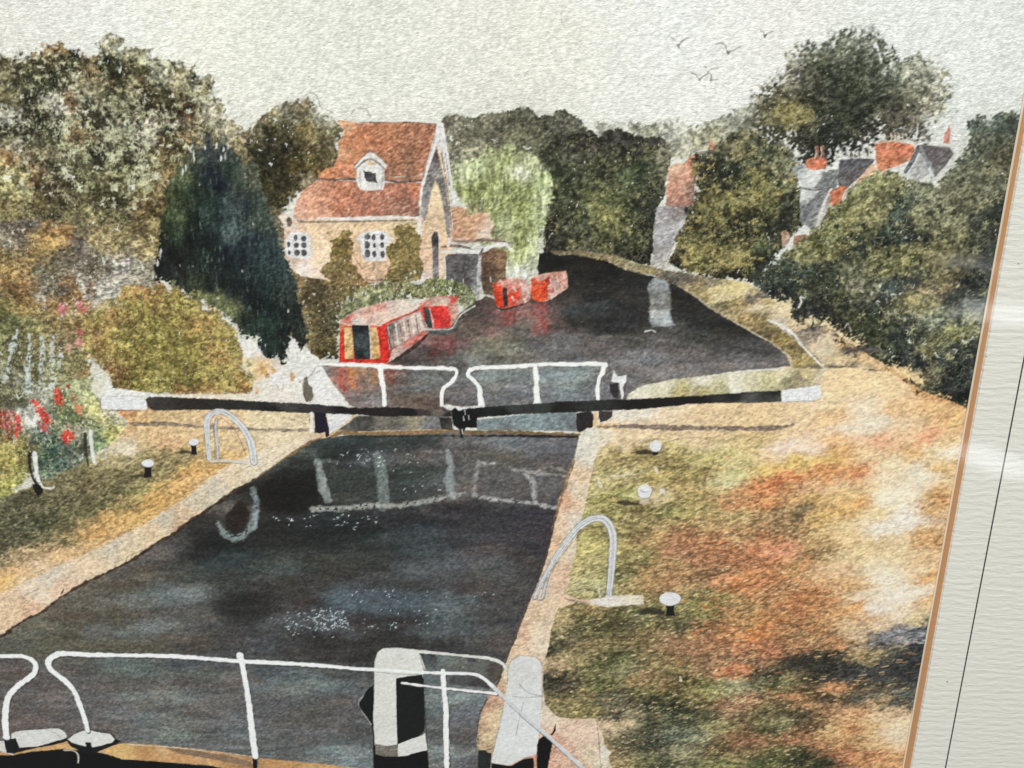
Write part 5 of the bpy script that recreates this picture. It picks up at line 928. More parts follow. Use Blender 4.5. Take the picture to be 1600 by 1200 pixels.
# ================= RIGHT GROUND
TINT[0] = (1.0, .965, .985)
paint(rg_, [(905, 660), (930, 640), (980, 634), (1100, 628), (1230, 622), (1280, 600), (1290, 578), (1330, 575), (1390, 582), (1420, 600), (1430, 618), (1480, 630), (1510, 640), (1640, 640), (1640, 1500), (700, 1500), (740, 1200), (800, 1060), (860, 900)],
      [(950, 650, (204, 202, 194)), (1000, 640, (206, 202, 188)), (1050, 640, (208, 192, 162)), (950, 663, (204, 176, 122)), (1100, 645, (208, 186, 148)), (1180, 640, (208, 184, 142)), (1250, 655, (206, 184, 148)), (1290, 630, (210, 192, 156)), (1200, 670, (206, 182, 138)), (1100, 685, (196, 172, 134)), (1180, 690, (190, 170, 118)), (960, 685, (208, 192, 162)), (1000, 680, (208, 188, 154)), (1080, 680, (202, 184, 148)),
       (1340, 600, (214, 192, 150)), (1400, 605, (212, 188, 148)), (1450, 640, (206, 168, 116)), (1350, 640, (210, 198, 172)), (1370, 660, (210, 203, 182)), (1330, 670, (212, 204, 182)), (1300, 650, (212, 180, 134)), (1400, 640, (212, 178, 132)), (1410, 665, (212, 190, 154)), (1490, 660, (206, 166, 110)), (1480, 690, (208, 180, 130)), (1450, 685, (214, 152, 112)), (1380, 688, (210, 160, 124)), (1420, 680, (206, 176, 138)),
       (1340, 690, (208, 176, 142)), (1490, 705, (206, 200, 180)), (1460, 700, (212, 200, 164)), (1430, 705, (204, 164, 106)), (1350, 710, (210, 186, 144)), (1390, 725, (214, 200, 166)), (1300, 690, (212, 170, 118)), (1320, 705, (206, 160, 98)), (1230, 700, (214, 198, 180)), (1270, 700, (212, 196, 176)), (1210, 715, (212, 190, 156)), (1300, 720, (206, 168, 96)), (1250, 720, (202, 174, 96)), (1200, 730, (206, 180, 104)), (1150, 720, (196, 186, 130)),
       (1340, 735, (208, 134, 82)), (1290, 742, (204, 134, 74)), (1240, 745, (192, 108, 56)), (1210, 755, (194, 106, 56)), (1180, 760, (196, 118, 66)), (1260, 760, (204, 164, 124)), (1300, 760, (206, 176, 134)), (1280, 752, (208, 160, 110)), (1150, 745, (186, 184, 130)), (1130, 755, (190, 186, 146)), (1100, 700, (196, 182, 140)), (1060, 700, (182, 172, 112)), (1060, 712, (158, 146, 84)), (1090, 715, (164, 156, 98)), (1120, 715, (186, 178, 116)),
       (980, 690, (196, 178, 142)), (950, 700, (192, 176, 132)), (960, 715, (158, 142, 90)), (1000, 710, (144, 130, 76)), (940, 735, (166, 158, 106)), (1040, 725, (130, 116, 68)), (1100, 735, (120, 110, 60)), (990, 740, (166, 158, 110)), (1070, 745, (140, 128, 66)), (1020, 745, (160, 146, 84)), (935, 760, (174, 168, 116)), (970, 765, (144, 138, 74)), (950, 780, (140, 138, 74)), (980, 770, (176, 180, 118)), (1030, 775, (192, 178, 136)),
       (1060, 765, (150, 130, 78)), (1110, 765, (168, 150, 92)), (1080, 780, (150, 136, 80)), (1130, 775, (180, 138, 88)), (1160, 790, (186, 124, 76)), (1200, 790, (196, 128, 72)), (1050, 795, (130, 130, 74)), (1090, 795, (160, 148, 88)), (1150, 805, (168, 150, 96)), (950, 800, (130, 126, 68)), (920, 800, (162, 158, 104)), (1000, 800, (120, 112, 64)), (1030, 815, (140, 126, 80)),
       (1210, 800, (136, 116, 78)), (1250, 795, (124, 108, 74)), (1230, 770, (186, 134, 82)), (1270, 780, (186, 152, 88)), (1340, 790, (202, 150, 86)), (1310, 800, (194, 158, 92)), (1330, 775, (206, 178, 124)), (1400, 745, (210, 196, 166)), (1440, 740, (212, 208, 188)), (1470, 730, (204, 172, 114)), (1390, 780, (212, 206, 184)), (1430, 770, (212, 205, 184)), (1410, 800, (213, 209, 194)), (1455, 770, (200, 160, 98)), (1470, 780, (186, 136, 80)), (1450, 800, (200, 160, 104)),
       (1370, 800, (208, 190, 146)), (1380, 825, (212, 207, 190)), (1420, 815, (212, 208, 196)), (1360, 850, (202, 182, 138)), (1440, 840, (196, 154, 98)), (1460, 850, (192, 146, 92)), (1410, 845, (206, 186, 148)), (1400, 868, (208, 190, 150)), (1380, 888, (210, 198, 168)), (1420, 868, (206, 184, 144)), (1440, 880, (204, 172, 126)), (1320, 840, (208, 184, 138)), (1305, 820, (206, 184, 136)), (1280, 820, (184, 150, 80)), (1250, 830, (140, 112, 68)), (1220, 820, (140, 110, 72)), (1290, 850, (170, 142, 90)), (1270, 870, (150, 122, 76)), (1330, 870, (206, 186, 140)),
       (1200, 845, (170, 108, 66)), (1220, 865, (204, 140, 104)), (1150, 840, (162, 128, 82)), (1100, 820, (158, 132, 82)), (1060, 835, (160, 112, 70)), (1020, 840, (158, 130, 78)), (1080, 845, (150, 94, 56)), (1130, 850, (156, 90, 50)), (1180, 850, (160, 96, 54)), (1050, 860, (150, 104, 70)), (1100, 870, (150, 96, 60)), (1150, 875, (156, 96, 58)), (1200, 880, (158, 96, 58)), (1060, 885, (158, 126, 80)), (1120, 890, (120, 86, 54)), (1100, 900, (110, 80, 50)),
       (970, 830, (136, 130, 78)), (1000, 830, (120, 108, 64)), (1000, 870, (130, 126, 70)), (980, 890, (106, 102, 60)), (1020, 895, (152, 120, 72)), (960, 900, (118, 118, 66)), (925, 860, (176, 170, 104)), (920, 890, (170, 166, 112)), (935, 910, (168, 168, 118)), (900, 880, (160, 152, 96)), (895, 910, (178, 172, 128)), (1050, 905, (160, 116, 70)), (1070, 920, (156, 130, 84)),
       (1150, 910, (190, 112, 60)), (1180, 900, (196, 130, 76)), (1130, 910, (176, 120, 74)), (1200, 905, (176, 104, 58)), (1240, 890, (186, 140, 86)), (1280, 900, (200, 160, 110)), (1220, 920, (168, 120, 74)), (1260, 930, (170, 104, 50)), (1240, 950, (168, 100, 54)), (1290, 940, (176, 118, 66)), (1330, 920, (200, 160, 106)), (1340, 950, (200, 146, 84)), (1350, 930, (206, 196, 168)), (1320, 960, (196, 144, 90)), (1300, 890, (206, 176, 138)),
       (1390, 900, (211, 205, 186)), (1430, 890, (210, 190, 156)), (1460, 900, (204, 156, 98)), (1400, 930, (213, 208, 192)), (1430, 930, (212, 204, 186)), (1450, 940, (208, 172, 122)), (1370, 950, (212, 206, 192)), (1410, 960, (210, 198, 174)), (1360, 970, (200, 164, 120)), (1430, 965, (196, 180, 136)), (1380, 975, (206, 186, 156)),
       (1100, 930, (118, 116, 66)), (1070, 950, (106, 110, 62)), (1120, 940, (130, 120, 66)), (1150, 950, (158, 124, 74)), (1180, 970, (170, 124, 70)), (1100, 960, (106, 104, 58)), (1040, 955, (116, 112, 62)), (1060, 975, (98, 96, 68)), (1020, 965, (84, 86, 58)), (980, 970, (88, 88, 60)), (1000, 965, (124, 126, 86)), (930, 955, (154, 136, 84)), (910, 965, (82, 84, 52)), (950, 960, (90, 88, 54)), (900, 990, (70, 72, 52)), (880, 970, (170, 154, 108)),
       (885, 1000, (124, 118, 84)), (870, 1010, (60, 62, 50)), (940, 985, (86, 84, 56)), (980, 1000, (100, 92, 58)), (920, 1010, (120, 108, 68)), (1020, 990, (110, 96, 58)), (1060, 1000, (128, 96, 62)), (1100, 980, (110, 86, 56)), (1100, 1010, (142, 100, 64)), (1140, 990, (166, 104, 56)), (1180, 990, (196, 112, 44)), (1200, 975, (180, 110, 50)), (1160, 1010, (160, 94, 54)), (1130, 1030, (140, 100, 64)), (1150, 1050, (176, 100, 56)), (1110, 1040, (150, 116, 80)),
       (1220, 990, (168, 108, 60)), (1260, 990, (120, 92, 56)), (1300, 1000, (146, 104, 60)), (1240, 1010, (150, 96, 56)), (1200, 1020, (160, 90, 50)), (1180, 1030, (120, 84, 54)), (1310, 1005, (190, 130, 76)), (1280, 985, (170, 120, 66)),
       (870, 1040, (170, 150, 116)), (900, 1030, (140, 132, 88)), (870, 1060, (56, 58, 46)), (885, 1075, (80, 76, 60)), (930, 1040, (96, 98, 60)), (960, 1030, (84, 88, 54)), (970, 1050, (122, 124, 88)), (940, 1070, (96, 102, 58)), (900, 1090, (130, 120, 76)), (1000, 1060, (136, 110, 68)), (1030, 1070, (120, 102, 62)), (1070, 1065, (84, 76, 46)), (1100, 1070, (110, 110, 64)), (1050, 1050, (122, 112, 68)), (960, 1090, (96, 96, 76)), (980, 1105, (118, 112, 90)), (1000, 1085, (92, 92, 56)),
       (920, 1115, (134, 128, 74)), (1060, 1105, (54, 58, 44)), (1020, 1100, (62, 64, 48)), (1040, 1095, (86, 84, 54)), (960, 1115, (70, 70, 58)), (1090, 1090, (112, 104, 58)), (1120, 1080, (140, 144, 86)), (1150, 1075, (164, 164, 128)), (1180, 1070, (110, 112, 84)), (1140, 1100, (150, 110, 76)), (1170, 1090, (160, 112, 76)), (1100, 1115, (76, 78, 56)), (1010, 1130, (84, 88, 66)), (1060, 1130, (82, 88, 66)), (970, 1130, (186, 170, 134)), (940, 1130, (196, 176, 146)),
       (1240, 1035, (66, 62, 50)), (1220, 1050, (70, 66, 52)), (1270, 1030, (60, 56, 46)), (1190, 1055, (66, 64, 48)), (1300, 1045, (50, 52, 46)), (1280, 1060, (66, 64, 48)), (1230, 1060, (112, 106, 64)), (1210, 1070, (90, 98, 60)), (1330, 1050, (40, 42, 42)), (1310, 1020, (44, 46, 44)), (1360, 1050, (40, 42, 42)), (1400, 1040, (42, 44, 44)), (1430, 1030, (44, 46, 46)), (1440, 1010, (60, 62, 64)), (1340, 1020, (170, 146, 104)), (1350, 1005, (150, 134, 110)), (1375, 1005, (80, 84, 86)), (1400, 995, (140, 140, 142)),
       (1420, 985, (118, 118, 118)), (1440, 985, (80, 80, 80)), (1370, 1025, (130, 122, 90)), (1400, 1015, (112, 110, 94)), (1350, 1035, (140, 128, 90)), (1340, 990, (190, 170, 138)), (1330, 980, (206, 180, 140)), (1440, 1060, (58, 60, 60)), (1400, 1065, (76, 78, 70)), (1420, 1085, (100, 104, 92)), (1400, 1100, (76, 82, 74)), (1420, 1100, (66, 70, 66)), (1380, 1095, (164, 144, 104)), (1370, 1080, (96, 92, 76)), (1340, 1075, (86, 80, 64)),
       (1320, 1070, (170, 116, 68)), (1300, 1075, (178, 120, 72)), (1260, 1080, (86, 72, 48)), (1290, 1090, (78, 70, 54)), (1340, 1095, (92, 88, 76)), (1230, 1090, (160, 104, 64)), (1220, 1095, (94, 82, 52)), (1260, 1100, (160, 116, 70)), (1210, 1110, (98, 92, 60)), (1250, 1115, (72, 70, 54)), (1300, 1110, (150, 110, 72)), (1340, 1115, (200, 152, 104)), (1380, 1120, (206, 184, 148)), (1410, 1130, (208, 190, 156)), (1400, 1112, (190, 164, 126)),
       (1060, 1150, (100, 110, 92)), (1020, 1160, (60, 68, 58)), (990, 1160, (84, 84, 62)), (1090, 1150, (110, 118, 90)), (1120, 1140, (120, 116, 72)), (1070, 1175, (150, 150, 118)), (1040, 1190, (84, 88, 64)), (1000, 1190, (92, 94, 62)), (1110, 1170, (92, 80, 50)), (1150, 1150, (110, 76, 46)), (1180, 1160, (130, 86, 54)), (1160, 1180, (110, 100, 62)), (1130, 1195, (104, 108, 62)), (1200, 1140, (80, 78, 50)), (1220, 1130, (140, 140, 96)), (1260, 1135, (80, 64, 44)), (1240, 1155, (148, 92, 54)),
       (1220, 1170, (100, 100, 60)), (1200, 1190, (80, 88, 54)), (1250, 1180, (58, 66, 46)), (1285, 1190, (56, 60, 44)), (1280, 1160, (160, 108, 66)), (1300, 1145, (196, 164, 110)), (1330, 1140, (186, 120, 70)), (1340, 1160, (168, 130, 78)), (1320, 1175, (170, 98, 56)), (1360, 1180, (190, 130, 80)), (1380, 1160, (206, 172, 124)), (1400, 1190, (200, 150, 96)), (1360, 1135, (202, 168, 118)), (1400, 1150, (208, 196, 170)), (950, 1180, (150, 132, 94)), (970, 1200, (146, 130, 86)),
       (1100, 1300, (110, 100, 66)), (1300, 1300, (160, 110, 70)), (1560, 800, (200, 160, 110)), (1540, 1050, (90, 90, 80))],
      T_grass, edge=2.5, rag=2, r=9, warp=7, p=2.3, k=.85, la=.35, con=.12)
TINT[0] = None
FIELD = [(930, 720), (1250, 740), (1300, 860), (1330, 960), (1400, 1110), (1400, 1220), (900, 1220), (870, 1000), (900, 860)]
dabs(2600, FIELD, [(226, 200, 150), (200, 190, 150), (224, 206, 160), (196, 180, 110)], ln=(2, 7), wd=(1.1, 2.2), ang=(-32, -4), alpha=.75, keep=(24, -.02), seed=27)
dabs(1900, FIELD, [(110, 76, 46), (84, 82, 50), (130, 72, 38), (70, 70, 48)], ln=(2, 9), wd=(1.2, 2.6), ang=(-25, 5), alpha=.65, keep=(24, -.05), seed=28)
dabs(900, [(1120, 820), (1270, 860), (1290, 980), (1060, 1040)], [(196, 104, 44), (180, 88, 40), (216, 130, 70)], ln=(3, 10), wd=(1.2, 2.6), ang=(-25, 0), alpha=.65, keep=(24, -.05), seed=29)
dabs(260, [(870, 970), (1000, 960), (1130, 1100), (900, 1100)], [(48, 54, 38), (60, 66, 42)], ln=(1, 6), wd=(1.2, 2.6), ang=(-30, 20), alpha=.6, keep=(20, .15), seed=30)
dabs(220, [(1160, 1060), (1240, 1050), (1250, 1090), (1140, 1110)], [(196, 194, 160), (186, 180, 130)], ln=(1, 4), wd=(1, 1.8), ang=(-40, 0), alpha=.7, keep=(16, .1), seed=31)
dabs(500, [(980, 1110), (1130, 1100), (1120, 1200), (960, 1200)], [(140, 146, 116), (64, 74, 64), (166, 166, 130), (50, 60, 50)], ln=(.5, 4), wd=(1, 2), ang=(-60, 20), alpha=.6, seed=32)
stroke(rg_, [(950, 743), (965, 744), (985, 741), (993, 742)], [1.4, 2.6, 2.6, 1.4], (206, 204, 190), .9, wob=1)
for x, y in ((934, 750), (937, 757), (1025, 735), (1032, 766), (1036, 768), (1062, 1060)):
    stroke(rg_, [(x, y - 3), (x + 2, y + 3)], 4, (204, 200, 186), .85, wob=1.4)
BND = [(1205, 462), (1262, 488), (1300, 505), (1345, 530), (1380, 562), (1430, 590), (1470, 615), (1520, 628), (1520, 646), (1462, 632), (1410, 600), (1370, 584), (1330, 552), (1290, 520), (1240, 505), (1205, 478)]
sprigs(150, BND, [(44, 48, 44), (38, 42, 40), (60, 62, 48), (84, 82, 62)], size=(4, 9), wd=(1.6, 3.2), num=(6, 12), alpha=.8, seed=75)
# cast shadow of balance beam and edge shadows (pigment)
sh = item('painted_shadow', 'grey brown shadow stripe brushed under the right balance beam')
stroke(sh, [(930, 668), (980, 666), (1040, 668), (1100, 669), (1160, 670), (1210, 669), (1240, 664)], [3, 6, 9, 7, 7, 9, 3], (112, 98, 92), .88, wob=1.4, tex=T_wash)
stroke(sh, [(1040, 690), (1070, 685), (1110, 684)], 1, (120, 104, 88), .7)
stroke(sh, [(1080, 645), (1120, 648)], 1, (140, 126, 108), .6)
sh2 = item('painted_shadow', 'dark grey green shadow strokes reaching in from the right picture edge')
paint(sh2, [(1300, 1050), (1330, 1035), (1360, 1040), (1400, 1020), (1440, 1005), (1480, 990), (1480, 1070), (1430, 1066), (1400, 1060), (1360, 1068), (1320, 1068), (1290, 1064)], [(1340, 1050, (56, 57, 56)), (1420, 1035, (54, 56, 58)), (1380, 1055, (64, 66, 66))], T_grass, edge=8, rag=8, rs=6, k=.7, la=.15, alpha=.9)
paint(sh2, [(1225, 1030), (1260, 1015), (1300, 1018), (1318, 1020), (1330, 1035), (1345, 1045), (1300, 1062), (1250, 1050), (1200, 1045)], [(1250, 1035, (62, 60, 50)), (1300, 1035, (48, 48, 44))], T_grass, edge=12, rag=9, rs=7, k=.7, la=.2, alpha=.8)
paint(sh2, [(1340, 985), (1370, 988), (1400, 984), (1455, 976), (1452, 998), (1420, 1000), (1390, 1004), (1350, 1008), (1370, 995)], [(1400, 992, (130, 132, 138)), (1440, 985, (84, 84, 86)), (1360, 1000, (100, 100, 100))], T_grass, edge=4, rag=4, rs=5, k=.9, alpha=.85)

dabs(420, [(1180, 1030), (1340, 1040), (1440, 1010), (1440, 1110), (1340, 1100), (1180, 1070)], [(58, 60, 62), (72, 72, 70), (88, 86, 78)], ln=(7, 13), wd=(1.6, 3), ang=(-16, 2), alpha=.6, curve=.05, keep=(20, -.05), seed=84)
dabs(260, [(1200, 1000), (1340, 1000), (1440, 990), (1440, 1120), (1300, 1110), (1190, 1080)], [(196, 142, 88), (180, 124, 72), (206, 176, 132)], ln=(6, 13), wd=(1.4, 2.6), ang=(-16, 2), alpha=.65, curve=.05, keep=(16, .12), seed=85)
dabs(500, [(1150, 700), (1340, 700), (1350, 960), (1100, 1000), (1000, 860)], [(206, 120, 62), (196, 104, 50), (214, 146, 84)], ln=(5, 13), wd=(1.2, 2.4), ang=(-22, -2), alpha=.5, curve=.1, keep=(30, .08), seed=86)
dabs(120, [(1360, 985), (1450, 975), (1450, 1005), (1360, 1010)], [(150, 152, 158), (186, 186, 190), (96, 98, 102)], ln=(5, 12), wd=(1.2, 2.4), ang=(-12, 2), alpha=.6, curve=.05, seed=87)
# ================= LEFT GROUND
lg = item('painted_path', 'sandy beige path with pale grass left of the lock')
paint(lg, [(-200, 806), (0, 778), (60, 756), (140, 720), (160, 706), (182, 686), (200, 660), (180, 640), (200, 632), (480, 640), (560, 645), (560, 670), (520, 685), (470, 700), (420, 725), (350, 765), (250, 840), (150, 900), (50, 955), (0, 985), (-200, 1080)],
      [(200, 645, (190, 130, 84)), (220, 650, (204, 168, 118)), (260, 650, (200, 172, 128)), (300, 645, (204, 176, 134)), (350, 650, (206, 176, 140)), (420, 650, (208, 192, 158)), (460, 648, (204, 188, 156)), (240, 680, (206, 174, 130)), (260, 690, (200, 158, 118)), (280, 680, (206, 176, 134)), (320, 700, (206, 176, 120)), (370, 690, (206, 180, 140)), (430, 680, (208, 192, 164)), (470, 685, (206, 188, 158)),
       (200, 705, (206, 198, 180)), (230, 700, (190, 166, 120)), (220, 715, (150, 138, 92)), (250, 712, (148, 130, 84)), (180, 720, (170, 158, 116)), (290, 715, (146, 134, 96)), (270, 725, (124, 116, 74)), (320, 718, (190, 158, 104)), (300, 735, (196, 148, 80)), (340, 730, (204, 160, 96)), (370, 722, (206, 170, 112)), (160, 735, (128, 118, 80)), (130, 745, (112, 104, 70)), (190, 740, (104, 98, 66)), (210, 755, (120, 114, 76)), (250, 745, (126, 116, 76)),
       (100, 765, (104, 98, 70)), (150, 765, (108, 100, 68)), (190, 765, (84, 82, 56)), (220, 768, (160, 154, 92)), (250, 765, (172, 142, 80)), (60, 785, (90, 88, 64)), (110, 785, (96, 92, 66)), (160, 785, (96, 92, 62)), (200, 785, (150, 132, 80)), (30, 800, (86, 86, 64)), (80, 805, (82, 82, 60)), (130, 800, (98, 96, 66)), (0, 820, (80, 82, 60)), (50, 825, (76, 78, 58)), (100, 820, (98, 96, 66)), (120, 830, (150, 128, 84)), (60, 845, (92, 90, 66)), (10, 850, (80, 80, 60)),
       (-80, 850, (84, 84, 62)), (100, 845, (130, 118, 80)), (20, 870, (150, 130, 96)), (60, 860, (180, 152, 112)), (30, 890, (206, 166, 120)), (-60, 930, (206, 170, 120)), (0, 880, (130, 116, 90)), (100, 865, (204, 168, 122)), (140, 835, (202, 152, 88)), (170, 810, (196, 154, 92)), (200, 805, (200, 158, 92)), (240, 780, (196, 148, 80)), (280, 765, (202, 158, 96)), (310, 750, (206, 166, 110)), (150, 850, (206, 168, 118)), (60, 885, (210, 184, 152)), (10, 905, (206, 164, 100)), (40, 905, (204, 176, 140))],
      T_grass, edge=2.5, rag=2, r=8, warp=6, p=2.3, k=.75, la=.3, ang=-12)
LG = [(0, 800), (150, 735), (220, 700), (300, 690), (310, 720), (200, 790), (100, 850), (0, 880)]
dabs(800, LG, [(70, 70, 48), (84, 84, 56), (60, 66, 50)], ln=(2, 7), wd=(1, 2), ang=(-30, 0), alpha=.55, keep=(24, 0), seed=33)
dabs(600, LG, [(186, 178, 128), (160, 150, 104), (204, 196, 150)], ln=(2, 6), wd=(.9, 1.6), ang=(-35, -5), alpha=.55, keep=(22, .05), seed=34)
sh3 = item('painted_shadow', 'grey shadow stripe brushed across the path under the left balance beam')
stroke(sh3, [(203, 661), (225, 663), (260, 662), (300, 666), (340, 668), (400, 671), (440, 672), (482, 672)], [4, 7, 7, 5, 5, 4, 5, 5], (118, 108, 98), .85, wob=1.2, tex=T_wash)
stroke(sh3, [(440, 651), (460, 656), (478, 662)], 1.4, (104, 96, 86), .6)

# stone coping left
cl = item('painted_coping', 'pinkish cream stone edge along the left side of the lock', mat='wash')
paint(cl, [(-200, 1020), (0, 928), (50, 905), (100, 880), (150, 858), (180, 842), (220, 822), (262, 795), (300, 770), (330, 745), (352, 730), (400, 705), (440, 692), (480, 682), (520, 676), (530, 680), (500, 690), (470, 702), (430, 725), (400, 745), (375, 765), (340, 790), (320, 800), (290, 822), (250, 845), (210, 872), (170, 895), (130, 918), (100, 938), (60, 960), (20, 982), (0, 992), (-200, 1100)],
      [(10, 950, (206, 180, 150)), (60, 930, (208, 192, 172)), (100, 920, (206, 178, 152)), (50, 950, (204, 170, 142)), (80, 900, (196, 186, 170)), (150, 890, (208, 188, 160)), (200, 860, (206, 188, 158)), (180, 850, (190, 180, 164)), (240, 835, (204, 182, 152)), (260, 812, (190, 180, 162)), (290, 805, (206, 180, 152)), (310, 780, (194, 182, 160)), (340, 765, (196, 186, 168)), (360, 745, (204, 186, 160)), (400, 725, (206, 194, 172)), (440, 705, (208, 194, 170)), (480, 692, (208, 192, 168)), (510, 684, (196, 166, 130)), (280, 822, (184, 156, 128)), (-80, 1010, (204, 176, 150))],
      T_wash, edge=1.8, rag=1, r=8, warp=5, k=1.1)
for pts in ([(20, 940), (60, 920), (110, 895)], [(70, 960), (100, 935), (120, 920)], [(130, 860), (180, 838), (235, 812)], [(260, 790), (300, 762), (340, 735)], [(180, 880), (240, 850), (280, 828)], [(360, 745), (390, 728), (430, 705)], [(400, 735), (450, 705), (480, 692)], [(60, 893), (95, 880), (105, 868)], [(313, 785), (317, 790), (315, 797)]):
    stroke(cl, pts, 1.1, (128, 116, 104), .55, wob=.6)
EDGE = [(-200, 1100), (0, 995), (10, 988), (40, 968), (62, 958), (80, 945), (100, 930), (130, 912), (160, 898), (180, 888), (205, 876), (225, 862), (248, 846), (270, 835), (295, 815), (318, 800), (345, 782), (370, 765), (400, 748)]
# right coping
cr = item('painted_coping', 'pinkish cream stone edge along the right side of the lock')
CR = [(906, 672), (925, 666), (960, 672), (952, 690), (938, 700), (930, 715), (925, 740), (918, 770), (912, 800), (902, 830), (900, 860), (893, 890), (888, 915), (878, 925), (905, 938), (890, 946), (872, 950), (862, 980), (858, 1005), (850, 1040), (848, 1070), (852, 1100), (860, 1110), (872, 1120), (900, 1124), (928, 1122), (938, 1140), (950, 1180), (965, 1230), (960, 1300), (740, 1300), (745, 1200), (745, 1145),
      (752, 1110), (765, 1085), (776, 1070), (782, 1050), (790, 1025), (800, 1008), (808, 985), (815, 965), (832, 925), (845, 880), (855, 850), (862, 812), (870, 785), (882, 755), (890, 725), (896, 700), (904, 685)]
paint(cr, CR,
      [(920, 680, (200, 196, 186)), (940, 680, (206, 196, 176)), (915, 710, (196, 192, 182)), (905, 740, (206, 182, 154)), (900, 770, (200, 184, 162)), (885, 780, (204, 160, 130)), (880, 820, (206, 178, 152)), (895, 820, (204, 196, 184)), (870, 850, (204, 172, 142)), (885, 860, (200, 186, 166)), (860, 890, (204, 176, 150)), (880, 900, (204, 172, 148)), (850, 920, (204, 182, 160)), (860, 940, (206, 184, 158)), (885, 935, (208, 180, 154)), (835, 960, (206, 180, 154)), (850, 980, (206, 188, 164)),
       (820, 990, (204, 168, 142)), (840, 1000, (206, 192, 172)), (810, 1015, (206, 180, 154)), (800, 1050, (204, 186, 160)), (760, 1100, (184, 144, 122)), (770, 1085, (196, 160, 134)), (755, 1140, (186, 156, 128)), (755, 1165, (170, 148, 118)), (775, 1120, (206, 184, 150)), (765, 1150, (196, 176, 142)), (860, 1120, (204, 190, 172)), (890, 1140, (206, 180, 160)), (870, 1160, (200, 156, 136)), (880, 1190, (204, 168, 146)), (910, 1150, (208, 186, 166)), (925, 1180, (206, 190, 166)), (900, 1200, (202, 170, 146)), (940, 1200, (206, 194, 172)), (850, 1180, (196, 146, 124)), (860, 1250, (204, 168, 146))],
      T_wash, edge=1.6, rag=1, r=8, warp=5, k=1.2)
dabs(240, [(895, 700), (930, 700), (900, 850), (850, 1000), (810, 1000)], [(196, 156, 130), (214, 200, 180)], ln=(1, 4), wd=(.9, 1.6), alpha=.4, seed=35)
stroke(cr, [(933, 1130), (936, 1160), (939, 1200), (940, 1230)], 1.3, (104, 100, 96), .8)
stroke(cr, [(935, 712), (930, 720), (925, 745), (918, 780)], 1, (130, 120, 96), .6)
stroke(cr, [(948, 696), (952, 704)], .9, (120, 110, 90), .7)
paint(cr, [(938, 1160), (955, 1176), (944, 1190), (938, 1186)], (206, 200, 188), edge=2)

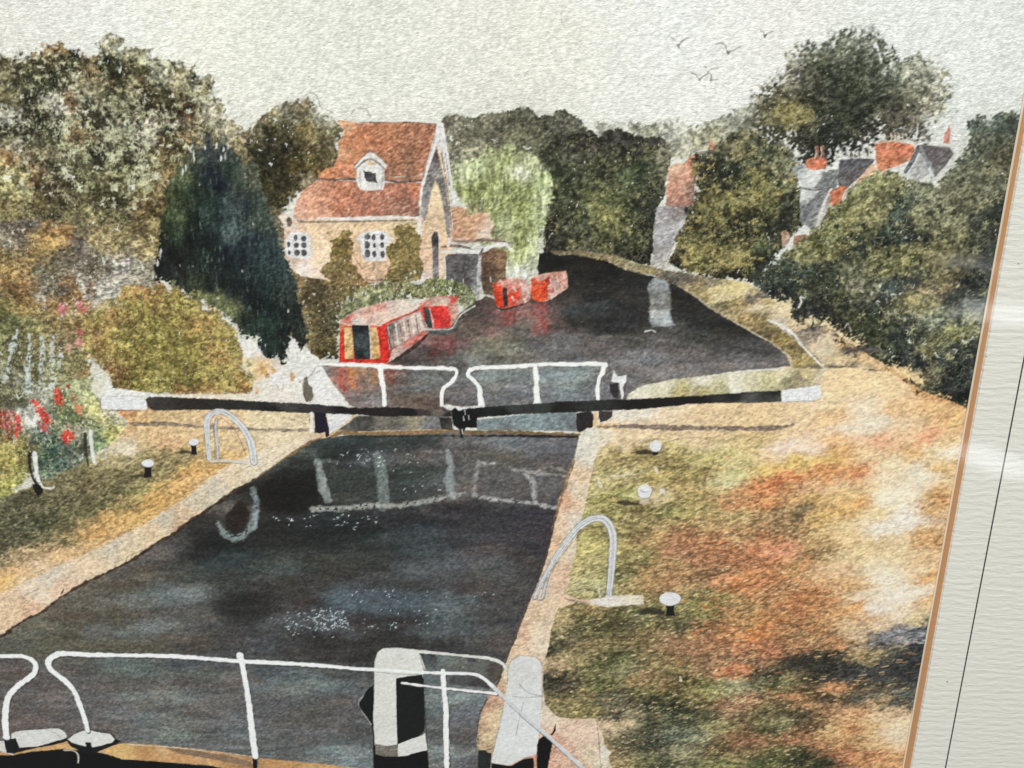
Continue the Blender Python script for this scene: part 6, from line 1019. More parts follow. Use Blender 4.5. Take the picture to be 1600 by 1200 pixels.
# ================= LOCK WATER
lwt = item('painted_lock_water', 'dark slate and brown lock water with faint reflections of the white railings', mat='water')
LW = EDGE + [(430, 726), (460, 704), (482, 692), (500, 686), (520, 682), (560, 678), (640, 674), (720, 672), (800, 676), (905, 680), (903, 690), (898, 712), (890, 735), (882, 758), (872, 785), (868, 815), (860, 850), (852, 880), (840, 912), (826, 945), (814, 975), (806, 1000), (796, 1020), (788, 1045), (776, 1070), (762, 1090), (750, 1120), (745, 1150), (748, 1200), (748, 1300), (-200, 1300)]
LC = [(500, 695, (52, 66, 62)), (560, 690, (50, 64, 62)), (620, 688, (58, 76, 76)), (670, 690, (56, 70, 68)), (470, 705, (84, 100, 92)), (440, 725, (78, 88, 80)), (480, 715, (50, 56, 52)), (420, 740, (64, 68, 62)), (710, 692, (104, 102, 104)), (740, 690, (92, 92, 96)), (780, 690, (112, 120, 126)), (840, 695, (98, 102, 112)), (890, 700, (92, 94, 104)), (870, 712, (86, 84, 92)), (720, 705, (82, 72, 68)), (750, 708, (92, 86, 80)), (800, 715, (96, 90, 80)), (860, 722, (92, 84, 76)), (890, 730, (100, 92, 88)),
      (660, 708, (100, 92, 94)), (690, 715, (96, 90, 92)), (630, 712, (84, 82, 82)), (560, 705, (44, 52, 52)), (520, 712, (46, 52, 50)), (580, 712, (96, 98, 104)),
      (440, 750, (38, 34, 30)), (420, 770, (36, 32, 28)), (470, 755, (34, 31, 28)), (460, 780, (38, 35, 31)), (480, 770, (46, 42, 38)), (430, 790, (38, 36, 33)), (410, 760, (50, 46, 40)), (530, 740, (52, 58, 54)), (560, 750, (58, 66, 62)), (540, 770, (60, 68, 64)), (520, 780, (54, 56, 50)), (580, 770, (62, 68, 64)), (620, 735, (48, 60, 56)), (650, 750, (56, 72, 66)), (670, 740, (46, 58, 52)), (640, 770, (54, 60, 58)), (680, 765, (78, 76, 74)), (700, 750, (98, 100, 100)),
      (720, 745, (88, 82, 80)), (740, 735, (92, 90, 88)), (770, 750, (92, 88, 88)), (800, 745, (88, 84, 84)), (770, 770, (88, 84, 82)), (860, 760, (96, 92, 92)), (840, 745, (84, 80, 82)), (720, 765, (110, 92, 84)), (820, 765, (98, 92, 92)),
      (420, 812, (44, 42, 42)), (480, 815, (44, 46, 50)), (440, 830, (46, 44, 38)), (540, 815, (42, 50, 52)), (500, 830, (40, 46, 46)), (600, 815, (44, 44, 50)), (650, 812, (44, 44, 50)), (700, 810, (52, 50, 58)), (730, 795, (48, 46, 50)), (760, 815, (58, 56, 62)), (800, 810, (56, 52, 60)), (840, 800, (58, 54, 64)), (850, 830, (60, 54, 62)), (560, 835, (44, 54, 54)), (620, 840, (52, 64, 66)), (660, 835, (56, 66, 72)), (720, 840, (62, 62, 70)), (780, 840, (66, 62, 66)), (830, 860, (60, 56, 62)),
      (430, 855, (62, 66, 60)), (450, 880, (76, 86, 82)), (480, 870, (52, 54, 50)), (410, 880, (62, 72, 68)), (550, 870, (56, 60, 54)), (600, 870, (54, 56, 52)), (680, 860, (60, 72, 80)), (640, 880, (66, 70, 66)), (700, 885, (70, 80, 86)), (760, 870, (84, 76, 76)), (800, 880, (72, 70, 68)), (780, 895, (84, 86, 82)), (830, 890, (66, 62, 64)), (520, 890, (66, 62, 58)),
      (340, 820, (84, 76, 68)), (360, 800, (104, 96, 88)), (320, 815, (40, 38, 34)), (310, 850, (34, 34, 32)), (300, 870, (40, 42, 42)), (350, 850, (38, 38, 38)), (370, 870, (46, 62, 68)), (400, 860, (44, 54, 56)), (330, 880, (48, 56, 58)), (280, 850, (84, 78, 76)), (250, 865, (100, 94, 92)), (275, 880, (70, 66, 62)), (240, 890, (84, 74, 64)), (270, 900, (74, 70, 52)), (220, 900, (90, 80, 62)), (310, 900, (70, 78, 74)), (350, 905, (56, 60, 56)),
      (190, 895, (96, 88, 78)), (150, 920, (96, 86, 72)), (200, 920, (84, 76, 56)), (180, 940, (96, 94, 90)), (250, 925, (96, 104, 100)), (290, 920, (112, 124, 124)), (310, 930, (100, 110, 112)), (340, 925, (64, 66, 62)), (380, 930, (44, 46, 44)), (350, 945, (52, 48, 46)), (120, 950, (100, 92, 74)), (100, 965, (90, 70, 50)), (130, 968, (84, 66, 48)), (170, 960, (82, 74, 48)), (210, 955, (86, 72, 54)), (250, 950, (88, 86, 84)), (60, 970, (112, 110, 90)), (40, 985, (104, 100, 80)),
      (150, 985, (100, 106, 102)), (200, 985, (96, 106, 104)), (240, 985, (112, 124, 126)), (190, 975, (80, 76, 68)), (300, 960, (96, 90, 88)), (330, 970, (92, 88, 86)), (280, 990, (90, 88, 84)), (250, 1003, (82, 72, 48)), (200, 1005, (86, 78, 54)), (140, 1005, (84, 78, 56)), (70, 1005, (84, 80, 54)), (110, 990, (84, 76, 52)), (20, 1005, (92, 90, 72)), (300, 1005, (74, 64, 52)), (350, 990, (72, 66, 64)), (390, 980, (84, 86, 90)), (380, 960, (56, 58, 56)), (370, 975, (50, 48, 46)),
      (420, 925, (66, 60, 60)), (460, 920, (64, 62, 56)), (500, 915, (66, 62, 62)), (430, 950, (66, 60, 60)), (480, 940, (64, 52, 48)), (530, 935, (54, 80, 96)), (560, 940, (58, 84, 100)), (600, 945, (52, 72, 84)), (640, 945, (56, 74, 84)), (590, 925, (64, 62, 60)), (640, 920, (58, 60, 64)), (680, 910, (76, 78, 82)), (680, 945, (66, 82, 86)), (700, 950, (112, 130, 134)), (720, 940, (84, 94, 98)), (740, 920, (72, 62, 62)), (770, 930, (66, 62, 62)), (760, 950, (66, 64, 64)),
      (430, 975, (84, 88, 90)), (470, 970, (78, 84, 90)), (510, 970, (78, 88, 98)), (530, 985, (72, 80, 88)), (450, 990, (62, 60, 56)), (560, 970, (62, 54, 54)), (600, 975, (62, 60, 58)), (640, 970, (58, 52, 50)), (600, 990, (54, 48, 46)), (660, 985, (76, 82, 86)), (690, 990, (80, 92, 96)), (730, 990, (84, 88, 90)), (760, 990, (78, 80, 80)), (780, 970, (68, 66, 66)), (780, 1000, (80, 72, 70)), (500, 1000, (50, 44, 42)), (550, 1005, (54, 50, 46)), (450, 1015, (60, 60, 56)), (420, 1010, (66, 74, 84)), (520, 1020, (50, 46, 44)), (700, 1008, (54, 48, 48)), (640, 1005, (48, 44, 42)), (570, 1025, (44, 40, 38)),
      (20, 1050, (84, 76, 72)), (60, 1060, (84, 78, 76)), (30, 1100, (90, 84, 82)), (70, 1100, (96, 88, 86)), (50, 1130, (94, 80, 78)), (-60, 1080, (84, 80, 78)), (110, 1050, (88, 84, 80)), (140, 1060, (86, 80, 78)), (200, 1045, (80, 100, 98)), (240, 1048, (82, 98, 94)), (180, 1055, (84, 86, 82)), (290, 1035, (62, 66, 76)), (330, 1045, (78, 80, 82)), (320, 1055, (80, 92, 84)), (180, 1080, (88, 80, 78)), (230, 1070, (76, 66, 64)), (280, 1068, (82, 74, 72)), (340, 1070, (88, 82, 80)), (210, 1085, (112, 122, 118)), (270, 1085, (104, 114, 110)), (250, 1100, (92, 90, 88)), (150, 1100, (88, 84, 84)), (180, 1110, (98, 96, 98)),
      (300, 1110, (88, 80, 76)), (350, 1100, (92, 88, 86)), (220, 1120, (100, 106, 106)), (280, 1125, (96, 106, 104)), (320, 1130, (90, 84, 80)), (170, 1140, (90, 82, 80)), (230, 1140, (92, 94, 92)), (270, 1150, (104, 126, 120)), (250, 1155, (100, 116, 112)), (340, 1150, (88, 90, 90)), (370, 1130, (100, 106, 108)), (300, 1165, (90, 90, 92)), (370, 1165, (88, 94, 96)), (220, 1158, (86, 82, 84)), (360, 1060, (92, 84, 80)),
      (420, 1050, (66, 72, 78)), (460, 1070, (92, 108, 110)), (500, 1068, (96, 116, 116)), (530, 1055, (66, 66, 66)), (560, 1065, (82, 86, 88)), (430, 1080, (90, 96, 98)), (570, 1045, (56, 56, 56)), (420, 1110, (82, 82, 84)), (470, 1100, (84, 86, 84)), (520, 1100, (90, 82, 80)), (480, 1120, (78, 74, 70)), (440, 1140, (86, 86, 86)), (520, 1130, (84, 80, 78)), (560, 1140, (78, 76, 76)), (480, 1155, (90, 88, 86)), (530, 1170, (106, 124, 128)), (550, 1180, (110, 130, 134)), (500, 1178, (98, 106, 106)), (570, 1160, (78, 78, 80)), (420, 1170, (82, 84, 86)), (460, 1180, (88, 92, 94)),
      (680, 1100, (96, 108, 108)), (675, 1080, (84, 92, 94)), (680, 1140, (84, 92, 94)), (680, 1180, (96, 106, 106)), (720, 1090, (118, 140, 142)), (740, 1085, (98, 104, 108)), (730, 1110, (92, 92, 100)), (720, 1130, (98, 100, 108)), (715, 1180, (112, 122, 124)), (735, 1140, (80, 74, 76)), (740, 1190, (84, 80, 80)), (735, 1160, (78, 74, 74)), (670, 1120, (78, 86, 88))]
LC = [(x_, y_, tuple(min(255, v_ * (1.1 if y_ > 1010 else 1.0)) for v_ in q_)) for x_, y_, q_ in LC]
paint(lwt, LW, LC, T_water, edge=1.6, rag=.8, r=14, warp=8, p=2.2)
dabs(900, LW, [(116, 120, 122), (104, 108, 104), (124, 116, 112)], ln=(5, 13), wd=(.8, 1.4), ang=(-14, 4), alpha=.22, curve=.1, keep=(30, 0), seed=36)
dabs(700, LW, [(36, 34, 34), (30, 34, 38)], ln=(5, 13), wd=(1, 2), ang=(-10, 6), alpha=.25, curve=.1, keep=(40, .05), seed=37)
paint(lwt, [(408, 752), (460, 712), (492, 730), (500, 760), (508, 788), (470, 800), (412, 800), (396, 780)], (26, 25, 22), T_water, edge=16, alpha=.7)
paint(lwt, [(296, 822), (340, 800), (400, 812), (470, 830), (560, 812), (600, 830), (520, 862), (380, 862), (300, 872)], (30, 31, 30), T_water, edge=20, alpha=.5)
paint(lwt, [(500, 690), (690, 684), (690, 704), (560, 712), (500, 716)], (34, 44, 42), T_water, edge=14, alpha=.5)
paint(lwt, [(350, 925), (420, 920), (440, 950), (400, 990), (340, 960)], (34, 33, 33), T_water, edge=24, alpha=.5)
paint(lwt, [(508, 928), (600, 922), (700, 930), (720, 948), (600, 958), (520, 950)], (52, 84, 108), T_water, edge=14, alpha=.55)
paint(lwt, [(600, 880), (780, 862), (800, 884), (640, 905)], (96, 106, 118), T_water, edge=16, alpha=.3)
paint(lwt, [(180, 930), (310, 915), (330, 935), (200, 955)], (122, 134, 134), T_water, edge=16, alpha=.35)
# reflections of the white rails and ladder
rr = item('painted_reflection', 'chalky pale reflection of the far railing in the lock water', mat='water')
def refl(pts, w, col, a=.75, dry=.0):
    stroke(rr, pts, w, tuple(min(255, v_ * 1.1) for v_ in col), a * .88, edge=4.5, wob=2.2, dry=min(dry, .12), tex=T_wash)
refl([(496, 722), (502, 745), (506, 765), (512, 780)], [9, 12, 15, 12], (140, 146, 144))
refl([(498, 722), (510, 720), (530, 722)], [4, 4, 2], (120, 124, 122), .6)
refl([(590, 712), (596, 735), (598, 760), (600, 790)], [14, 17, 18, 18], (112, 122, 120), .8)
refl([(490, 796), (530, 794), (580, 790), (620, 790), (660, 784), (700, 776), (725, 770)], [9, 8, 8, 8, 7, 6, 4], (148, 150, 146), .9, .2)
refl([(700, 705), (704, 730), (702, 750), (708, 775)], [6, 9, 16, 10], (140, 150, 152), .75)
refl([(748, 720), (744, 745), (740, 770)], [4, 5, 6], (146, 142, 142), .6)
refl([(740, 774), (770, 780), (810, 784), (840, 788), (868, 794)], [4, 4, 5, 4, 6], (158, 158, 158), .9, .1)
refl([(818, 740), (832, 750), (834, 770), (836, 785)], [3, 9, 8, 6], (156, 156, 156), .9, .2)
refl([(800, 733), (830, 738), (870, 742), (882, 744)], [3, 6, 4, 3], (150, 148, 146), .75)
refl([(660, 705), (690, 706), (705, 708)], [3, 4, 4], (132, 126, 128), .6)
refl([(840, 735), (860, 730), (884, 736)], 1.6, (170, 166, 160), .6)
refl([(750, 722), (762, 725), (772, 724)], 2, (176, 180, 184), .7)
rr = item('painted_reflection', 'chalky looped reflection of the left lock ladder in the dark water', mat='water')
refl([(395, 765), (400, 785), (396, 810), (385, 832), (368, 842), (352, 836), (342, 818)], [10, 10, 9, 11, 10, 12, 8], (124, 138, 140), .8, .25)
refl([(402, 800), (400, 815), (396, 826)], 5, (150, 164, 166), .7)
paint(lwt, [(375, 782), (382, 786), (390, 800), (384, 825), (370, 834), (354, 828), (350, 812), (360, 796)], (46, 38, 34), T_water, edge=4, rag=2, rs=5)
# glossy highlights on the dark water, painted in as white flecks
ff = item('painted_sparkle', 'scattered white glints painted as flecks on the dark lock water')
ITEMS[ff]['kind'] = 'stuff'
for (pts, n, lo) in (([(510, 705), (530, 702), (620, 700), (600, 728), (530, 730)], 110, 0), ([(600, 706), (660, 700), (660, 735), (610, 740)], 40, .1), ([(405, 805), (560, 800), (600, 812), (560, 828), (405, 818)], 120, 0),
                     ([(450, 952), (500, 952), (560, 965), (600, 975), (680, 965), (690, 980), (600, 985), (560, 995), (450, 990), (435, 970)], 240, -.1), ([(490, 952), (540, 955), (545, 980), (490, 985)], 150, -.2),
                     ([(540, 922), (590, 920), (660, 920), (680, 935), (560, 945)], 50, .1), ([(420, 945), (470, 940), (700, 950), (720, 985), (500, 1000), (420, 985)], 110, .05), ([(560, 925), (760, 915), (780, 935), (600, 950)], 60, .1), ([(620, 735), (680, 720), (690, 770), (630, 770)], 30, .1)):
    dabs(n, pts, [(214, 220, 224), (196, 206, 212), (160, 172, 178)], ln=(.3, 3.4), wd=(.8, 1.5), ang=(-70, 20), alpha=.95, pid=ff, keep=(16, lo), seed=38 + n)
# brown wet lines at water edge
wl = item('painted_waterline', 'broken dark brown waterline inked along the left lock wall')
stroke(wl, EDGE, [3 + 2.6 * abs(math.sin(i * 2.1)) for i in range(len(EDGE))], (62, 44, 32), .95, wob=1.4)
stroke(wl, [(400, 748), (430, 726), (460, 706), (480, 694), (500, 685)], [2, 3, 5, 5, 4], (104, 78, 46), .85, wob=1.4)
stroke(wl, [(96, 928), (100, 920)], 2, (60, 46, 36)); stroke(wl, [(196, 878), (200, 870)], 1.6, (60, 46, 36))
wl = item('painted_waterline', 'broken dark brown waterline inked along the right lock wall')
stroke(wl, [(898, 715), (892, 735), (884, 755), (876, 780), (868, 808), (862, 830)], [2, 5, 6, 5, 3, 2], (118, 84, 54), .85, wob=1.8)
stroke(wl, [(868, 808), (860, 845), (850, 880), (836, 915), (822, 950), (812, 978), (802, 1005), (792, 1024)], [1.6, 2, 1.6, 2, 1.6, 1.6, 2, 4], (84, 64, 54), .85, wob=1)
stroke(wl, [(904, 685), (900, 702), (897, 716)], 1.2, (96, 90, 88), .8)
stroke(wl, [(782, 1058), (772, 1078), (760, 1095), (750, 1115), (746, 1140), (747, 1160)], [5, 3, 2, 2, 1.6, 1.6], (74, 54, 46), .85, wob=1)
stroke(wl, [(800, 1006), (812, 1009), (822, 1004)], 1.2, (90, 60, 50), .8)

# ================= BOATS
RAW[0] = True
def boat_item(label):
    return item('painted_narrowboat', label)
b = boat_item('red canal boat with yellow panels, dark doorway and pink roof painted nearest the gate')
paint(b, [(530, 566), (531, 510), (532, 500), (560, 482), (600, 472), (630, 468), (650, 474), (660, 482), (668, 520), (664, 524), (640, 540), (606, 566), (600, 568)],
      [(540, 505, (206, 186, 170)), (600, 540, (200, 90, 74)), (640, 510, (170, 140, 130)), (620, 530, (160, 130, 120))], T_wash, edge=1.4)
r_ = item('painted_roof', 'chalky pink boat roof edged in red', par=b)
paint(r_, [(532, 502), (545, 492), (560, 484), (580, 478), (600, 472), (618, 468), (640, 470), (655, 476), (652, 484), (630, 494), (606, 504), (594, 510), (570, 508), (545, 507)],
      [(545, 498, (200, 120, 108)), (570, 488, (212, 174, 162)), (590, 490, (218, 194, 182)), (620, 478, (220, 204, 192)), (640, 478, (220, 206, 194)), (600, 500, (218, 196, 180)), (560, 502, (220, 212, 202)), (590, 480, (204, 150, 138))], T_wash, edge=1.4, r=5, warp=3, k=1.3)
stroke(r_, [(545, 498), (580, 486), (620, 478)], 1.2, (190, 90, 80), .6)
stroke(r_, [(598, 508), (620, 498), (640, 490), (658, 482)], [3, 3, 3, 2], (196, 66, 56))
p_ = item('painted_panel', 'red and yellow end panels of the boat cabin', par=b)
paint(p_, [(531, 506), (540, 508), (594, 510), (604, 506), (608, 530), (610, 560), (604, 568), (530, 566)], [(534, 520, (196, 66, 50)), (534, 555, (196, 52, 44)), (600, 530, (206, 56, 48)), (602, 555, (204, 50, 44)), (538, 512, (204, 120, 90))], T_wash, edge=1.2, r=5)
paint(p_, [(538, 512), (549, 512), (552, 530), (552, 560), (539, 561)], [(545, 520, (218, 186, 136)), (545, 550, (214, 182, 126))], T_wash, edge=1.2, k=1.6)
paint(p_, [(577, 512), (588, 512), (592, 530), (594, 560), (580, 562), (579, 535)], [(584, 520, (218, 182, 132)), (586, 550, (212, 174, 116))], T_wash, edge=1.2, k=1.6)
stroke(p_, [(533, 563), (560, 564), (585, 563), (606, 564)], 3.6, (196, 50, 42), wob=.8)
d_ = item('painted_door', 'dark doorway of the nearest boat', par=b)
paint(d_, [(550, 508), (575, 508), (578, 512), (579, 535), (579, 561), (555, 562), (552, 540)], [(560, 512, (34, 36, 40)), (565, 535, (66, 76, 76)), (556, 550, (44, 52, 52)), (572, 552, (56, 64, 62)), (565, 559, (28, 28, 28))], T_wash, edge=1.2, r=4, warp=3)
stroke(d_, [(577, 509), (579, 535), (580, 561)], 1.6, (206, 200, 190))
w_ = item('painted_window', 'row of pale side window panels leaning back along the boat', par=b)
paint(w_, [(606, 508), (630, 496), (650, 488), (657, 486), (660, 505), (666, 516), (640, 528), (612, 546)], [(612, 520, (110, 104, 102)), (620, 525, (184, 166, 152)), (640, 508, (192, 172, 162)), (655, 500, (206, 190, 180)), (640, 525, (204, 172, 162))], T_wash, edge=1.4, r=4, k=1.6)
for i in range(9):
    x = 606 + i * 6.2
    stroke(w_, [(x, 512 - i * 2.7), (x + 4, 545 - i * 3.6)], 1.3 if i % 2 else 2.4, (96, 76, 72) if i % 2 else (220, 212, 204), .9)
stroke(w_, [(604, 512), (608, 530), (612, 552)], 3, (76, 76, 80), .85)
hl = item('painted_hull', 'pale pinkish hull side with dark waterline', par=b)
paint(hl, [(612, 548), (640, 530), (662, 516), (668, 521), (650, 536), (628, 552), (606, 567), (610, 556)], [(620, 552, (196, 170, 162)), (650, 528, (190, 112, 102))], T_wash, edge=1.4)
stroke(hl, [(668, 523), (650, 540), (625, 558), (606, 568)], [4, 5, 4, 2], (48, 44, 42), .9)
b = boat_item('small red canal boat moored just behind the nearest one, against the green hedge')
paint(b, [(655, 474), (668, 468), (690, 462), (708, 463), (716, 466), (714, 480), (708, 495), (704, 512), (672, 514), (662, 500)], [(690, 495, (206, 54, 50)), (680, 490, (206, 60, 54)), (700, 505, (206, 62, 58)), (708, 485, (190, 150, 132))], T_wash, edge=1.4, r=4)
r_ = item('painted_roof', 'pink and red boat roof', par=b)
paint(r_, [(656, 474), (668, 468), (680, 463), (700, 464), (718, 464), (710, 472), (704, 479), (690, 477), (660, 480)], [(665, 472, (204, 140, 128)), (690, 468, (208, 184, 172)), (708, 466, (204, 84, 80)), (690, 475, (206, 186, 170))], T_wash, edge=1.2, r=4)
d_ = item('painted_door', 'dark doorway of the small boat', par=b)
paint(d_, [(661, 481), (670, 481), (676, 512), (670, 514), (664, 500)], (58, 64, 66), T_wash, edge=1.2)
stroke(d_, [(671, 482), (676, 500), (677, 512)], 1.4, (190, 186, 180))
hl = item('painted_hull', 'grey hull and pale bow of the small boat', par=b)
paint(hl, [(706, 478), (716, 470), (716, 490), (712, 500), (704, 510)], (186, 152, 136), T_wash, edge=1.4)
paint(hl, [(668, 516), (700, 514), (712, 512), (722, 496), (724, 500), (714, 516), (700, 522), (672, 524)], [(690, 519, (84, 88, 86)), (718, 505, (88, 88, 86))], T_wash, edge=1.4)
stroke(hl, [(666, 514), (690, 515), (706, 513), (714, 500), (722, 490), (742, 478)], 1.8, (202, 200, 196), .9)
b = boat_item('tiny red canal boat beyond the outbuilding, left of the far pair')
paint(b, [(770, 443), (785, 437), (808, 434), (822, 438), (829, 445), (829, 466), (820, 476), (785, 484), (776, 478), (772, 462)], [(780, 450, (210, 74, 46)), (780, 470, (204, 66, 40)), (805, 460, (206, 66, 42)), (795, 440, (208, 150, 136)), (820, 450, (206, 176, 168)), (822, 465, (190, 140, 130))], T_wash, edge=1.4, r=4, rag=.6)
for x_, y_ in ((782, 440), (798, 437), (812, 442), (803, 452), (800, 466), (823, 455), (818, 468), (778, 482)):
    stroke(b, [(x_, y_ - 2), (x_ + 3, y_ + 3)], 2.6, (222, 206, 198), .9)
d_ = item('painted_door', 'dark slot doorway of the left far boat', par=b)
paint(d_, [(785, 449), (792, 449), (794, 478), (787, 479)], (50, 50, 54), T_wash, edge=1)
hl = item('painted_hull', 'dark hull line of the left far boat', par=b)
stroke(hl, [(774, 478), (785, 484), (800, 481), (818, 475)], [2, 4, 4, 2], (66, 62, 62))
b = boat_item('tiny red canal boat with a pink side, right of the far pair')
paint(b, [(830, 436), (838, 430), (860, 426), (884, 423), (887, 436), (887, 450), (870, 462), (852, 472), (834, 470), (829, 456)], [(840, 450, (206, 88, 56)), (835, 462, (206, 84, 52)), (852, 448, (208, 80, 50)), (845, 434, (206, 166, 150)), (870, 430, (200, 150, 134)), (865, 445, (184, 168, 160)), (880, 445, (204, 160, 148)), (862, 460, (204, 172, 164)), (850, 466, (204, 74, 46))], T_wash, edge=1.4, r=4, rag=.5)
d_ = item('painted_panel', 'bright red end panel with a darker top corner', par=b)
paint(d_, [(831, 441), (846, 438), (855, 440), (856, 468), (846, 471), (833, 468), (829, 456)], [(840, 446, (206, 96, 66)), (835, 462, (210, 84, 46)), (850, 450, (196, 64, 38)), (852, 466, (206, 84, 52))], T_wash, edge=1.2, r=4, k=1.5)
paint(d_, [(850, 438), (858, 432), (860, 440), (856, 446)], (166, 54, 44), edge=1.2)
for x_, y_ in ((860, 440), (870, 436), (880, 432), (866, 452), (876, 447), (860, 462)):
    stroke(b, [(x_, y_ - 3), (x_ + 2, y_ + 4)], 2.8, (218, 200, 190), .85)
for i in range(4):
    stroke(b, [(861 + i * 6, 432 - i), (864 + i * 6, 455 - i * 2)], 1.1, (196, 110, 96), .7)
stroke(b, [(862, 448), (876, 440), (886, 436)], 1.1, (196, 100, 90), .6)
hl = item('painted_hull', 'grey hull line of the right far boat', par=b)
stroke(hl, [(832, 471), (845, 474), (853, 472)], 2.6, (92, 84, 82))

RAW[0] = False
# ================= LOCK GATE: far gate walk, posts, water strip
gw = item('painted_lock_sill', 'grey mottled water strip and brown sill between the gate beams', mat='water')
paint(gw, [(528, 672), (545, 660), (556, 650), (600, 648), (690, 648), (705, 672), (640, 673), (560, 675)], [(545, 665, (92, 90, 88)), (565, 655, (66, 64, 60)), (600, 660, (110, 108, 98)), (640, 658, (140, 134, 114)), (680, 662, (120, 120, 122)), (570, 670, (70, 70, 66)), (620, 668, (100, 98, 92))], T_wash, edge=2, r=5, k=1.6)
paint(gw, [(745, 656), (800, 650), (850, 645), (900, 642), (902, 674), (840, 673), (745, 672)], [(770, 662, (116, 130, 136)), (820, 658, (130, 148, 152)), (870, 660, (124, 138, 144)), (890, 665, (112, 120, 126)), (800, 670, (110, 116, 122))], T_wash, edge=2, r=5, k=1.6)
stroke(gw, [(520, 682), (535, 676), (580, 677), (640, 676), (700, 673), (718, 676)], [6, 7, 6, 7, 7, 4], (116, 84, 50), 1, wob=1.2)
stroke(gw, [(545, 683), (620, 682), (700, 681), (722, 682)], [3, 4, 3, 2], (44, 50, 46), .9, wob=1)
stroke(gw, [(728, 676), (780, 675), (840, 677), (905, 679)], [6, 6, 5, 4], (104, 80, 50), 1, wob=1.4)
stroke(gw, [(740, 681), (800, 681), (860, 682), (903, 682)], [3, 4.4, 5, 4], (38, 36, 32), .95, wob=1.2)
stroke(gw, [(560, 675), (600, 673), (640, 672), (700, 671)], 1.2, (200, 180, 150), .7, wob=.8)
paint(gp, [(482, 643), (500, 644), (552, 646), (546, 655), (532, 668), (514, 678), (512, 650), (500, 646)], (202, 202, 202), T_wash, edge=2, k=.5)

# far railings
def rail(label, curves, col=(222, 223, 222)):
    r = item('painted_railing', label, mat='body')
    ITEMS[r]['group'] = 'white painted railings on the far lock gate'
    for pts, w in curves:
        stroke(r, pts, [v * 1.28 for v in w], col, 1.0, wob=1.1, tex=T_none)
    return r
rail('white handrail with a curled right end, on the left half of the far gate',
     [([(500, 569), (530, 570), (560, 570), (600, 573), (650, 575), (690, 575), (706, 577)], [2.4, 3.4, 4.6, 4.6, 4, 4.4, 4]), ([(704, 576), (712, 578), (713, 585), (706, 596), (694, 606), (690, 616), (690, 632)], [4, 4, 4.4, 4.6, 4.4, 4.4, 4.6]),
      ([(594, 572), (596, 590), (599, 608), (601, 632)], [6, 6.4, 5.4, 5])])
rail('white handrail with a curled left end, on the right half of the far gate',
     [([(732, 580), (742, 575), (760, 574), (800, 573), (850, 569), (900, 569), (940, 568), (947, 571)], [4, 4.6, 4.4, 4.4, 4.4, 4.4, 4.4, 4]), ([(734, 577), (732, 586), (740, 594), (748, 604), (750, 618), (752, 633)], [4, 4.6, 4.4, 5.4, 5.4, 9]),
      ([(836, 572), (838, 590), (838, 610), (839, 631)], [4.4, 6, 6, 8.6]), ([(944, 572), (942, 582), (936, 590), (934, 605), (934, 626)], [6, 6, 4.4, 4.4, 4.4])])
paint(gw, [(690, 634), (700, 632), (720, 636), (745, 634), (755, 634), (740, 640), (715, 642), (700, 640)], (200, 200, 198), edge=1.6)

# balance beams
bm = item('painted_balance_beam', 'long black balance beam with a white end reaching left across the path', mat='body')
paint(bm, [(227, 624), (235, 619), (300, 622), (360, 624), (400, 627), (450, 629), (500, 632), (560, 637), (620, 636), (670, 640), (704, 643), (706, 651), (660, 650), (600, 651), (560, 648), (500, 646), (440, 644), (390, 641), (330, 640), (280, 641), (240, 642), (230, 635)],
      [(240, 630, (58, 54, 52)), (300, 632, (46, 42, 40)), (380, 634, (44, 44, 42)), (440, 632, (66, 64, 64)), (430, 642, (34, 30, 30)), (500, 636, (54, 50, 52)), (540, 644, (36, 32, 34)), (600, 642, (42, 36, 36)), (640, 648, (30, 28, 30)), (690, 643, (112, 104, 98)), (660, 642, (60, 54, 52)), (700, 650, (36, 34, 34))], T_wash, edge=1.4, rag=.9, rs=3, r=5, warp=3, k=1.2)
w_ = item('painted_beam_end', 'white painted end of the left beam', par=bm)
paint(w_, [(158, 620), (190, 621), (222, 621), (228, 628), (230, 640), (200, 640), (160, 639), (157, 628)], (206, 207, 210), T_wash, edge=1.4, k=.6)
stroke(w_, [(158, 619), (157, 628), (160, 640), (190, 641), (230, 642)], 1.1, (110, 106, 104), .85)
stroke(w_, [(158, 620), (190, 619), (230, 620)], 1, (150, 148, 146), .7)
stroke(bm, [(228, 621), (260, 618), (340, 620), (420, 623)], 1.6, (206, 204, 200), .7, dry=.3)
bm2 = item('painted_balance_beam', 'long black balance beam with a white end reaching right over the field', mat='body')
paint(bm2, [(722, 640), (745, 637), (780, 634), (830, 631), (880, 627), (940, 625), (1000, 623), (1060, 620), (1120, 616), (1170, 612), (1220, 610), (1222, 628), (1180, 630), (1130, 630), (1080, 631), (1040, 636), (1000, 640), (960, 641), (900, 644), (850, 646), (800, 648), (745, 653), (722, 652)],
      [(740, 645, (32, 32, 32)), (800, 636, (56, 58, 58)), (790, 646, (26, 26, 28)), (850, 635, (54, 58, 56)), (870, 643, (34, 34, 32)), (930, 633, (46, 48, 46)), (1000, 630, (34, 32, 30)), (1080, 625, (34, 32, 32)), (1150, 620, (40, 40, 40)), (1160, 628, (84, 84, 82)), (1210, 615, (40, 40, 40)), (1215, 626, (76, 76, 74))], T_wash, edge=1.4, rag=.9, rs=3, r=5, warp=3, k=1.2)
w_ = item('painted_beam_end', 'white painted end of the right beam', par=bm2)
paint(w_, [(1222, 610), (1250, 606), (1282, 602), (1284, 622), (1262, 628), (1240, 627), (1221, 629)], (208, 209, 212), T_wash, edge=1.6, k=.6)
